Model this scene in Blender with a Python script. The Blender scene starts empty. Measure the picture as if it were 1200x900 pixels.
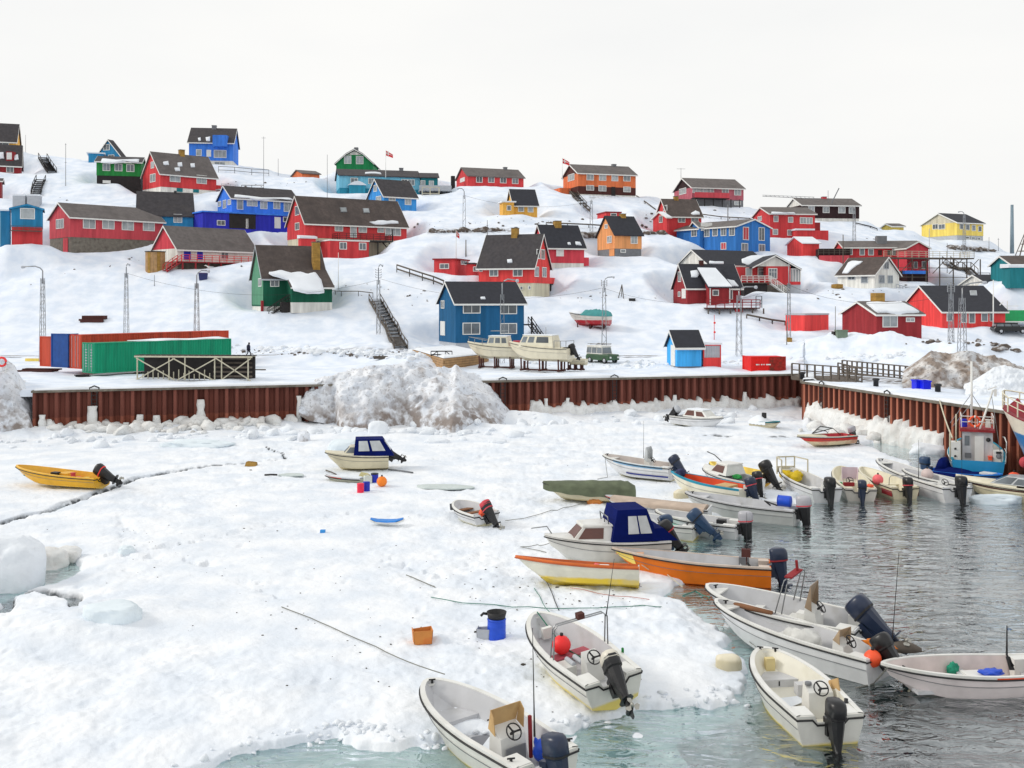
import bpy, bmesh, math, random
import numpy as np
from mathutils import Vector, Matrix
from mathutils.bvhtree import BVHTree
from mathutils.geometry import tessellate_polygon
R = math.radians
random.seed(7)
sc = bpy.context.scene
col = sc.collection
# ------------------------------------------------------------------ camera, sky, sun, exposure
CAMZ, FP, HZ = 11.0, 1200.0, 350.0          # camera height (m), focal length (px of a 1200 wide picture), horizon row
cam_d = bpy.data.cameras.new('camera'); cam = bpy.data.objects.new('camera', cam_d); col.objects.link(cam)
cam.location = (0, 0, CAMZ); cam.rotation_euler = (R(90), 0, 0)
cam_d.sensor_width = 36; cam_d.lens = 36 * FP / 1200; cam_d.shift_y = -(450 - HZ) / 1200
cam_d.clip_start = 0.5; cam_d.clip_end = 5000
sc.camera = cam
SUN_EL, SUN_AZ = 32, -88                     # azimuth from +Y towards +X (negative = left)
w = bpy.data.worlds.new('World'); sc.world = w; w.use_nodes = True
nt = w.node_tree; nt.nodes.clear()
N = nt.nodes.new; Lk = nt.links.new
out = N('ShaderNodeOutputWorld'); bgs = N('ShaderNodeBackground'); bgc = N('ShaderNodeBackground'); mixs = N('ShaderNodeMixShader')
sky = N('ShaderNodeTexSky'); sky.sky_type = 'NISHITA'; sky.sun_disc = False
sky.sun_elevation = R(SUN_EL); sky.sun_rotation = R(SUN_AZ); sky.dust_density = 4; sky.air_density = 1.2
Lk(sky.outputs[0], bgs.inputs[0]); bgs.inputs[1].default_value = 0.10
tc = N('ShaderNodeTexCoord'); mp = N('ShaderNodeMapping'); mp.inputs['Scale'].default_value = (1, 1, 3.2)
no = N('ShaderNodeTexNoise'); no.inputs['Scale'].default_value = 1.6; no.inputs['Detail'].default_value = 6
ra = N('ShaderNodeValToRGB'); ra.color_ramp.elements[0].position = .3; ra.color_ramp.elements[1].position = .7
ra.color_ramp.elements[0].color = (.86, .87, .875, 1); ra.color_ramp.elements[1].color = (.96, .955, .935, 1)
Lk(tc.outputs['Generated'], mp.inputs[0]); Lk(mp.outputs[0], no.inputs[0]); Lk(no.outputs[0], ra.inputs[0]); Lk(ra.outputs[0], bgc.inputs[0])
bgc.inputs[1].default_value = 1.0
mixs.inputs[0].default_value = .96           # cloud cover
Lk(bgs.outputs[0], mixs.inputs[1]); Lk(bgc.outputs[0], mixs.inputs[2]); Lk(mixs.outputs[0], out.inputs[0])
sl = bpy.data.lights.new('sun', 'SUN'); sl.energy = 1.35; sl.angle = R(14); sl.color = (1, .95, .87)
so = bpy.data.objects.new('sun', sl); col.objects.link(so)
sd = Vector((math.sin(R(SUN_AZ)) * math.cos(R(SUN_EL)), math.cos(R(SUN_AZ)) * math.cos(R(SUN_EL)), math.sin(R(SUN_EL))))
so.rotation_euler = sd.to_track_quat('Z', 'Y').to_euler()
sc.view_settings.view_transform = 'Standard'; sc.view_settings.look = 'None'
sc.view_settings.exposure = 0.07; sc.view_settings.gamma = 1.0
sc.render.engine = 'CYCLES'
sc.render.resolution_x = 1024; sc.render.resolution_y = 768

# ------------------------------------------------------------------ picture helpers: pixel (1200x900) -> place
def at(px, py, Y): return Vector(((px - 600) / FP * Y, Y, CAMZ - (py - HZ) / FP * Y))
def G(px, py, z=0.0):
    Y = (CAMZ - z) * FP / (py - HZ); return Vector(((px - 600) / FP * Y, Y, z))
def ray_plane(px, py, p, n):
    o = Vector((0, 0, CAMZ)); d = Vector(((px - 600) / FP, 1, -(py - HZ) / FP))
    return o + d * ((p - o).dot(n) / d.dot(n))
# ------------------------------------------------------------------ noise on arrays
_rng = np.random.RandomState(3); _T = _rng.rand(256, 256)
def vn(x, y):
    x = np.asarray(x, float); y = np.asarray(y, float)
    xi = np.floor(x).astype(int); yi = np.floor(y).astype(int); fx = x - xi; fy = y - yi
    fx = fx * fx * (3 - 2 * fx); fy = fy * fy * (3 - 2 * fy)
    a = _T[xi & 255, yi & 255]; b = _T[(xi + 1) & 255, yi & 255]; c = _T[xi & 255, (yi + 1) & 255]; d = _T[(xi + 1) & 255, (yi + 1) & 255]
    return (a * (1 - fx) + b * fx) * (1 - fy) + (c * (1 - fx) + d * fx) * fy
def fbm(x, y, o=4, g=.5):
    s = 0; a = 1; t = 0
    for i in range(o):
        s = s + a * (vn(x * 2 ** i + 17.3 * i, y * 2 ** i + 5.1 * i) - .5); t += a; a *= g
    return s / t * 2
# ------------------------------------------------------------------ materials
def lin(c):
    return tuple((v / 255 / 12.92) if v / 255 <= .04045 else ((v / 255 + .055) / 1.055) ** 2.4 for v in c)
MATS = {}
def mk(name, c, rough=.6, metal=0, var=.12, scale=2.0, bump=0.0, bscale=20, boards=None, dirt=None, damt=.5, dscale=1.5,
       streak=False, zsplit=None, c2=None, ior=None, spec=None, rnd=0, coords='Object'):
    if name in MATS: return MATS[name]
    c = lin(c)
    m = bpy.data.materials.new(name); m.use_nodes = True; t = m.node_tree; n = t.nodes.new; l = t.links.new
    b = t.nodes['Principled BSDF']; b.inputs['Roughness'].default_value = rough; b.inputs['Metallic'].default_value = metal
    if spec is not None: b.inputs['Specular IOR Level'].default_value = spec
    if ior: b.inputs['IOR'].default_value = ior
    tc = n('ShaderNodeTexCoord'); src = tc.outputs[coords]
    def mix(f, A, B):
        x = n('ShaderNodeMix'); x.data_type = 'RGBA'
        for sock, v in ((x.inputs[0], f), (x.inputs[6], A), (x.inputs[7], B)):
            if hasattr(v, 'links') or hasattr(v, 'is_linked'): l(v, sock)
            else: sock.default_value = v if isinstance(v, (int, float)) else (*v[:3], 1)
        return x.outputs[2]
    def noise(sca, det=4, vec=None):
        x = n('ShaderNodeTexNoise'); x.inputs['Scale'].default_value = sca; x.inputs['Detail'].default_value = det
        l(vec or src, x.inputs['Vector']); return x.outputs[0]
    def rampf(v, a, bb):
        x = n('ShaderNodeMapRange'); x.inputs[1].default_value = a; x.inputs[2].default_value = bb; l(v, x.inputs[0]); return x.outputs[0]
    vec = src
    if streak:
        mm = n('ShaderNodeMapping'); mm.inputs['Scale'].default_value = (1, 1, .15); l(src, mm.inputs[0]); vec = mm.outputs[0]
    lo = tuple(v * (1 - var) for v in c); hi = tuple(min(1, v * (1 + var)) for v in c)
    out = mix(rampf(noise(scale, 5, vec), .3, .7), lo, hi)
    def math_(op, a, bb=None):
        x = n('ShaderNodeMath'); x.operation = op
        for i, v in enumerate((a, bb)):
            if v is None: continue
            if isinstance(v, (int, float)): x.inputs[i].default_value = v
            else: l(v, x.inputs[i])
        return x.outputs[0]
    h = None
    if boards or zsplit is not None:
        sp = n('ShaderNodeSeparateXYZ'); l(src, sp.inputs[0])
    if boards:
        kind, per = boards
        v = math_('ADD', sp.outputs[0], sp.outputs[1]) if kind == 'v' else (sp.outputs[2] if kind == 'h' else sp.outputs[0])
        v = math_('DIVIDE', v, per); fr = math_('FRACT', v); g = math_('LESS_THAN', fr, .12 if kind != 'w' else .5)
        fl = math_('FLOOR', v); wn = n('ShaderNodeTexWhiteNoise'); wn.noise_dimensions = '1D'; l(fl, wn.inputs['W'])
        out = mix(math_('MULTIPLY', wn.outputs[0], var * 1.5), out, tuple(v * .6 for v in c))
        h = math_('SUBTRACT', 1.0, g)
    if zsplit is not None:
        zz = math_('ADD', sp.outputs[2], math_('MULTIPLY', noise(2.5, 3), .10))
        out = mix(rampf(zz, zsplit + .02, zsplit + .09), lin(c2), out)
    if dirt:
        out = mix(math_('MULTIPLY', rampf(noise(dscale, 6, vec), .5, .68), damt), out, lin(dirt))
    if rnd:
        oi = n('ShaderNodeObjectInfo'); hs = n('ShaderNodeHueSaturation'); hs.inputs['Saturation'].default_value = .92
        l(rampf(oi.outputs['Random'], 0, 1), hs.inputs['Value']); hs.inputs['Value'].links[0].from_node.inputs[3].default_value = 1 - rnd; hs.inputs['Value'].links[0].from_node.inputs[4].default_value = 1 + rnd
        l(out, hs.inputs['Color']); out = hs.outputs[0]
    l(out, b.inputs['Base Color'])
    if bump or h is not None:
        bp = n('ShaderNodeBump'); bp.inputs['Distance'].default_value = .03
        if h is not None:
            bp.inputs['Strength'].default_value = .6; l(h, bp.inputs['Height'])
        else:
            bp.inputs['Strength'].default_value = bump; l(noise(bscale, 6), bp.inputs['Height']); bp.inputs['Distance'].default_value = .05
        l(bp.outputs[0], b.inputs['Normal'])
    MATS[name] = m; return m
def paint(name, c, boards=('v', .26), **k):
    a = dict(rough=.65, spec=.1, var=.15, rnd=.06, boards=boards, dirt=tuple(int(v * .78 + 4) for v in c), damt=.55, dscale=.9, streak=True); a.update(k)
    return mk(name, c, **a)
# ------------------------------------------------------------------ mesh builder
class MB:
    def __init__(s): s.v = []; s.f = []; s.m = []; s.sm = []
    def add(s, vs, fs, mi=0, M=None, smooth=False):
        k = len(s.v)
        s.v += [tuple(M @ Vector(p)) if M is not None else tuple(p) for p in vs]
        for f in fs: s.f.append(tuple(i + k for i in f)); s.m.append(mi); s.sm.append(smooth)
        return s
    def box(s, a, b, mi=0, M=None):
        x0, y0, z0 = a; x1, y1, z1 = b
        return s.add([(x0,y0,z0),(x1,y0,z0),(x1,y1,z0),(x0,y1,z0),(x0,y0,z1),(x1,y0,z1),(x1,y1,z1),(x0,y1,z1)],
              [(0,3,2,1),(4,5,6,7),(0,1,5,4),(1,2,6,5),(2,3,7,6),(3,0,4,7)], mi, M)
    def hexa(s, P, mi=0, M=None):   # 8 points: bottom 4, top 4
        return s.add(P, [(0,3,2,1),(4,5,6,7),(0,1,5,4),(1,2,6,5),(2,3,7,6),(3,0,4,7)], mi, M)
    def quad(s, P, mi=0, M=None): return s.add(P, [(0, 1, 2, 3)] if len(P) == 4 else [tuple(range(len(P)))], mi, M)
    def prism(s, poly, ext, mi=0, M=None):   # poly of 3-D points extruded by vector ext
        n = len(poly); e = Vector(ext); P = [Vector(p) for p in poly]; vs = P + [p + e for p in P]
        fs = [tuple(range(n - 1, -1, -1)), tuple(range(n, 2 * n))] + [(i, (i + 1) % n, n + (i + 1) % n, n + i) for i in range(n)]
        return s.add(vs, fs, mi, M)
    def tube(s, pts, r, n=6, mi=0, M=None, caps=True, closed=False):
        P = [Vector(p) for p in pts]; vs = []; fs = []; k = len(P)
        rr = r if isinstance(r, (list, tuple)) else [r] * k
        for i, p in enumerate(P):
            a = P[i - 1] if (i > 0 or closed) else P[i]; b = P[(i + 1) % k] if (i < k - 1 or closed) else P[i]
            d = (b - a)
            if d.length < 1e-9: d = Vector((0, 0, 1))
            d.normalize(); up = Vector((0, 0, 1)) if abs(d.z) < .95 else Vector((1, 0, 0))
            u = d.cross(up).normalized(); v = u.cross(d)
            for j in range(n):
                t = 2 * math.pi * (j + .5) / n; vs.append(p + (u * math.cos(t) + v * math.sin(t)) * rr[i])
        for i in range(k if closed else k - 1):
            for j in range(n):
                a = i * n + j; b = i * n + (j + 1) % n; c = ((i + 1) % k) * n
                fs.append((a, b, c + (j + 1) % n, c + j))
        if caps and not closed: fs.append(tuple(range(n))[::-1]); fs.append(tuple(range((k - 1) * n, k * n)))
        return s.add(vs, fs, mi, M, smooth=n > 5)
    def bar(s, a, b, w, h=None, mi=0, M=None): return s.tube([a, b], w * .7071, 4, mi, M)
    def lathe(s, prof, n=14, mi=0, M=None):   # prof (r, z)
        vs = []; fs = []
        for r, z in prof:
            for j in range(n): t = 2 * math.pi * j / n; vs.append((r * math.cos(t), r * math.sin(t), z))
        for i in range(len(prof) - 1):
            for j in range(n): fs.append((i*n+j, i*n+(j+1)%n, (i+1)*n+(j+1)%n, (i+1)*n+j))
        fs.append(tuple(range(n))[::-1]); k = (len(prof) - 1) * n; fs.append(tuple(range(k, k + n)))
        return s.add(vs, fs, mi, M, smooth=True)
    def loft(s, secs, mi=0, M=None, caps=True, smooth=False, closed=True):
        n = len(secs[0]); vs = [p for q in secs for p in q]; fs = []
        for i in range(len(secs) - 1):
            for j in range(n if closed else n - 1): fs.append((i*n+j, i*n+(j+1)%n, (i+1)*n+(j+1)%n, (i+1)*n+j))
        if caps and closed: fs.append(tuple(range(n))[::-1]); k = (len(secs)-1)*n; fs.append(tuple(range(k, k+n)))
        return s.add(vs, fs, mi, M, smooth)
    def build(s, name, mats, parent=None, M=None, smooth=None, recalc=True):
        me = bpy.data.meshes.new(name); vs = s.v
        if M is not None: vs = [tuple(M @ Vector(p)) for p in vs]
        me.from_pydata(vs, [], s.f)
        if not isinstance(mats, (list, tuple)): mats = [mats]
        for m in mats: me.materials.append(m)
        if len(mats) > 1: me.polygons.foreach_set('material_index', s.m)
        me.polygons.foreach_set('use_smooth', s.sm if smooth is None else [smooth] * len(s.f))
        if recalc:
            bm = bmesh.new(); bm.from_mesh(me); bmesh.ops.recalc_face_normals(bm, faces=bm.faces); bm.to_mesh(me); bm.free()
        me.update()
        o = bpy.data.objects.new(name, me); col.objects.link(o)
        if parent is not None: o.parent = parent
        return o
def tag(o, label, cat=None, group=None, kind=None):
    if label: o['label'] = label
    if cat: o['category'] = cat
    if group: o['group'] = group
    if kind: o['kind'] = kind
    return o
def empty(name, loc, rz, label, cat, group=None, rot=None):
    o = bpy.data.objects.new(name, None); col.objects.link(o); o.empty_display_size = .2
    o.location = loc; o.rotation_euler = rot or (0, 0, rz); return tag(o, label, cat, group)
def wm(o): return Matrix.Translation(o.location) @ o.rotation_euler.to_matrix().to_4x4()
def grid_mesh(name, X, Y, Z, mat, attr=None, smooth=True, parent=None):
    r, c = X.shape; me = bpy.data.meshes.new(name)
    co = np.stack([X, Y, Z], -1).reshape(-1, 3).astype(np.float32)
    me.vertices.add(r * c); me.vertices.foreach_set('co', co.ravel())
    i = np.arange(r - 1)[:, None] * c + np.arange(c - 1)[None, :]
    q = np.stack([i, i + 1, i + 1 + c, i + c], -1).reshape(-1, 4).astype(np.int32); nq = len(q)
    me.loops.add(nq * 4); me.loops.foreach_set('vertex_index', q.ravel())
    me.polygons.add(nq); me.polygons.foreach_set('loop_start', np.arange(nq, dtype=np.int32) * 4)
    try: me.polygons.foreach_set('loop_total', np.full(nq, 4, np.int32))
    except Exception: pass
    me.polygons.foreach_set('use_smooth', np.full(nq, smooth)); me.materials.append(mat)
    if attr is not None:
        a = me.attributes.new('dirt', 'FLOAT', 'POINT'); a.data.foreach_set('value', attr.astype(np.float32).ravel())
    me.update(calc_edges=True); me.validate()
    o = bpy.data.objects.new(name, me); col.objects.link(o)
    if parent: o.parent = parent
    return o
# ------------------------------------------------------------------ palette
WHITE = mk('white_paint', (226, 226, 222), .5, var=.05)
CREAMW = mk('cream_concrete', (205, 200, 176), .8, var=.1, dirt=(150, 145, 125), damt=.4, streak=True)
CONC = mk('concrete', (120, 114, 104), .9, var=.2, bump=.3, dirt=(78, 72, 64), damt=.6)
LGREY = mk('light_grey', (176, 180, 186), .7, var=.08)
GREY = mk('mid_grey', (118, 120, 124), .7)
DARKW = mk('dark_timber', (38, 34, 34), .8, var=.3)
BLACKM = mk('black_metal', (24, 24, 27), .45, var=.2)
GALV = mk('galvanised', (150, 153, 157), .45, .6, var=.15)
WOOD = mk('raw_wood', (168, 132, 90), .75, var=.2, streak=False)
GWOOD = mk('grey_wood', (92, 84, 76), .85, var=.3)
PALEW = mk('pale_wood', (196, 190, 168), .8, var=.15)
ROOF = mk('roof_felt', (62, 59, 62), .85, var=.25, dirt=(80, 74, 72), damt=.35, dscale=.6)
ROOFB = mk('roof_brown', (84, 74, 70), .85, var=.25, boards=('x', .9), dirt=(50, 44, 44), damt=.5, dscale=.5)
ROOFK = mk('roof_black', (38, 40, 49), .8, var=.2)
ROOFG = mk('roof_grey', (102, 96, 94), .85, var=.2, dirt=(62, 58, 56), damt=.4, dscale=.5)
GLASS = mk('window_glass', (104, 112, 118), .12, var=.35, scale=.7, rnd=.45)
GLASSL = mk('window_glass_curtain', (156, 163, 166), .15, var=.25, scale=.9, rnd=.28)
BRICK = mk('yellow_brick', (168, 130, 62), .9, var=.3, boards=('h', .12))
RED = paint('red_paint', (216, 32, 40)); RED2 = paint('pink_red_paint', (210, 58, 72)); REDD = paint('dark_red_paint', (154, 30, 38))
REDB = paint('bright_red_paint', (236, 30, 26)); CRIM = paint('crimson_paint', (214, 40, 62)); PINK = paint('pink_paint', (190, 92, 108))
ORANGE = paint('orange_paint', (232, 112, 42)); ORAL = paint('apricot_paint', (234, 154, 84)); YEL = paint('yellow_paint', (244, 178, 48)); YELL = paint('light_yellow_paint', (246, 214, 92))
BROWN = paint('brown_paint', (86, 50, 46)); BRND = paint('dark_brown_paint', (58, 40, 42))
BLUE = paint('blue_paint', (4, 116, 222)); BLUED = paint('deep_blue_paint', (6, 22, 190)); BLUEM = paint('mid_blue_paint', (0, 124, 240)); NAVY = paint('petrol_blue_paint', (0, 94, 142))
SKYB = paint('sky_blue_paint', (8, 148, 228)); CYAN = paint('pale_cyan_paint', (112, 194, 222)); TURQ = paint('turquoise_paint', (18, 146, 176)); TEAL = paint('teal_paint', (20, 128, 138)); STEEL = paint('steel_blue_paint', (0, 116, 200))
AZURE = paint('azure_paint', (0, 168, 242)); TEALB = paint('teal_blue_paint', (0, 134, 186))
GREEN = paint('green_paint', (14, 138, 78)); GREEND = paint('dark_green_paint', (20, 96, 72)); GREENLIT = paint('sunlit_green_paint', (88, 150, 118)); GREENB = paint('leaf_green_paint', (30, 140, 62))
WWALL = paint('white_wall_paint', (232, 230, 222)); CREAM = paint('cream_wall_paint', (214, 206, 180))
def snowmat(name, c=(228, 233, 239), dirtc=(112, 96, 82), noise_dirt=0.0, attr=False, bump=.5, bs=3.0, dth=(.46, .6)):
    m = bpy.data.materials.new(name); m.use_nodes = True; t = m.node_tree; n = t.nodes.new; l = t.links.new
    b = t.nodes['Principled BSDF']; b.inputs['Roughness'].default_value = .75; b.inputs['Specular IOR Level'].default_value = .25
    tc = n('ShaderNodeTexCoord')
    def noise(s, d=6):
        x = n('ShaderNodeTexNoise'); x.inputs['Scale'].default_value = s; x.inputs['Detail'].default_value = d; l(tc.outputs['Object'], x.inputs[0]); return x.outputs[0]
    def mr(v, a, bb, c0=0, c1=1):
        x = n('ShaderNodeMapRange'); x.inputs[1].default_value = a; x.inputs[2].default_value = bb; x.inputs[3].default_value = c0; x.inputs[4].default_value = c1; l(v, x.inputs[0]); return x.outputs[0]
    def mix(f, A, B):
        x = n('ShaderNodeMix'); x.data_type = 'RGBA'; l(f, x.inputs[0])
        for k, v in ((6, A), (7, B)):
            if isinstance(v, tuple): x.inputs[k].default_value = (*lin(v), 1)
            else: l(v, x.inputs[k])
        return x.outputs[2]
    o = mix(mr(noise(.5 if attr else .35), .38, .62), tuple(v - d for v, d in zip(c, (13, 9, 4))) if attr else tuple(v - 5 for v in c), tuple(min(255, v + 4) for v in c))
    if noise_dirt:
        o = mix(mr(noise(.9, 8), dth[0], dth[1], 0, noise_dirt), o, dirtc)
        o = mix(mr(noise(4, 6), .56, .68, 0, noise_dirt * .8), o, tuple(int(v * .75) for v in dirtc))
    if attr:
        a = n('ShaderNodeAttribute'); a.attribute_name = 'dirt'
        mm = n('ShaderNodeMath'); mm.operation = 'MULTIPLY'; l(a.outputs['Fac'], mm.inputs[0]); l(mr(noise(1.4, 8), .38, .56), mm.inputs[1])
        o = mix(mm.outputs[0], o, dirtc)
    l(o, b.inputs['Base Color'])
    bp = n('ShaderNodeBump'); bp.inputs['Strength'].default_value = bump; bp.inputs['Distance'].default_value = .12
    l(noise(bs, 8), bp.inputs['Height']); l(bp.outputs[0], b.inputs['Normal'])
    return m
SNOW = snowmat('snow'); ROOFSNOW = snowmat('roof_snow', bump=.3)
HILLSNOW = snowmat('hill_snow', (230, 236, 245), attr=True, dirtc=(96, 84, 74), bs=.7, bump=1.0)
DIRTYSNOW = snowmat('dirty_snow', (230, 232, 236), noise_dirt=.5, bump=1.0, bs=2.2, attr=True, dirtc=(120, 104, 92), dth=(.54, .68))
GRITSNOW = snowmat('gritty_snow', (216, 214, 212), noise_dirt=.8, bump=1.0, bs=2.2, attr=True, dirtc=(128, 108, 92), dth=(.44, .6))
ICESNOW = snowmat('sea_ice_snow', (233, 236, 240), attr=True, dirtc=(84, 88, 92), bs=2.2, bump=.75)
ICE = snowmat('blue_ice', (222, 232, 238), bump=.35, bs=2)
ICEFOOT = snowmat('ice_foot', (228, 229, 228), noise_dirt=.22, dirtc=(160, 142, 124), bump=.8, bs=2)
# ------------------------------------------------------------------ the hillside: row of the picture <-> depth (one smooth slope)
SKX = [-400, 0, 60, 150, 280, 330, 440, 520, 600, 650, 700, 800, 870, 930, 1000, 1050, 1100, 1150, 1200, 1600]
SKY_ = [180, 183, 183, 190, 194, 202, 204, 208, 214, 214, 222, 234, 244, 252, 259, 266, 281, 292, 296, 300]
FY = [60, 104, 112, 120, 125, 130, 137, 146, 155, 165, 175, 192, 210]
FF = [0, 0, 0, .0, .02, .065, .19, .34, .48, .61, .73, .88, 1.0]
def skyrow(px): return np.interp(px, SKX, SKY_)
def hill_row(px, Y):                     # picture row of the ground at depth Y
    return 419 - np.interp(Y, FY, FF) * (419 - skyrow(px))
def hill_z(px, Y):
    Y = np.asarray(Y, float)
    f = np.clip(Y, 117, 210)
    z = CAMZ - (hill_row(px, f) - HZ) / FP * f
    z = np.where(Y < 117, 3.7 + (z - 3.7) * np.clip((Y - 104) / 13, 0, 1) ** 1.5, z)
    z = np.where(Y > 210, z + (Y - 210) * ((HZ - skyrow(px)) / FP - .10), z)
    return z
def depth_of(px, py):
    f = (419 - py) / (419 - float(skyrow(px)))
    return float(np.interp(f, FF[3:], FY[3:]))
PADS = []
class Z5:                                # coordinates read off a 5x enlargement whose corner is (ox, oy)
    def __init__(s, ox, oy, k=5.0): s.o = (ox, oy); s.k = k
    def __call__(s, x, y): return s.o[0] + x / s.k, s.o[1] + y / s.k
    def pts(s, L): return [s(*p) for p in L]
A1, A2, A3, A4, A5, A6 = Z5(0,130), Z5(200,130), Z5(380,150), Z5(580,170), Z5(760,180), Z5(960,210)
B1, B2, B3, B4, B5, B6 = Z5(0,280), Z5(200,280), Z5(400,290), Z5(600,300), Z5(780,300), Z5(960,320)

def place_window(V, wall, z, r, frame=WHITE, glass=GLASS, nm='window', mull=1, fw=.10, kind='w', bars=True, hbar=False):
    """r = rectangle in enlarged coordinates; put it on the wall plane"""
    P, th = V['P'], V['th']; A = Vector((math.cos(th), math.sin(th), 0)); B = Vector((-math.sin(th), math.cos(th), 0))
    n = Vector((math.sin(th), -math.cos(th), 0)) if wall == 'A' else Vector((-math.cos(th), -math.sin(th), 0))
    x0, y0 = z(r[0], r[1]); x1, y1 = z(r[2], r[3]); xm, ym = (x0 + x1) / 2, (y0 + y1) / 2
    D = A if wall == 'A' else B
    a = [(ray_plane(x, ym, P, n) - P).dot(D) for x in (x0, x1)]; h = [ray_plane(xm, y, P, n).z - P.z for y in (y0, y1)]
    a0, a1 = min(a), max(a); h0, h1 = min(h), max(h)
    W = (a1 - a0)
    root = V['root']; Mi = V['Mr']
    def pt(a_, b_, c_): return P + D * a_ + n * b_ + Vector((0, 0, c_))
    def bx(m, a0, a1, b0, b1, c0, c1): m.hexa([pt(a0,b0,c0), pt(a1,b0,c0), pt(a1,b1,c0), pt(a0,b1,c0), pt(a0,b0,c1), pt(a1,b0,c1), pt(a1,b1,c1), pt(a0,b1,c1)])
    m = MB()
    if kind == 'door':
        bx(m, a0, a1, -.02, .06, h0, h1)
        return m.build('door', frame, root, Mi)
    fw = min(fw, W * .16)
    bx(m, a0 - fw, a0, .0, .09, h0 - fw, h1 + fw); bx(m, a1, a1 + fw, .0, .09, h0 - fw, h1 + fw)
    bx(m, a0, a1, .0, .09, h1, h1 + fw); bx(m, a0, a1, .0, .09, h0 - fw, h0)
    if W > 1.0 and bars:
        k = max(1, round(W / 1.5)) if mull == 1 else mull - 1
        for i in range(1, k + 1):
            c = a0 + (a1 - a0) * i / (k + 1); bx(m, c - .03, c + .03, .0, .075, h0, h1)
    if hbar: bx(m, a0, a1, 0, .07, h0 + (h1 - h0) * .66 - .03, h0 + (h1 - h0) * .66 + .03)
    f = m.build(nm, frame, root, Mi)
    g = MB(); bx(g, a0 + .001, a1 - .001, .0, .03, h0 + .001, h1 - .001); g.build('pane', glass, f, Mi)
    return f

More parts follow.
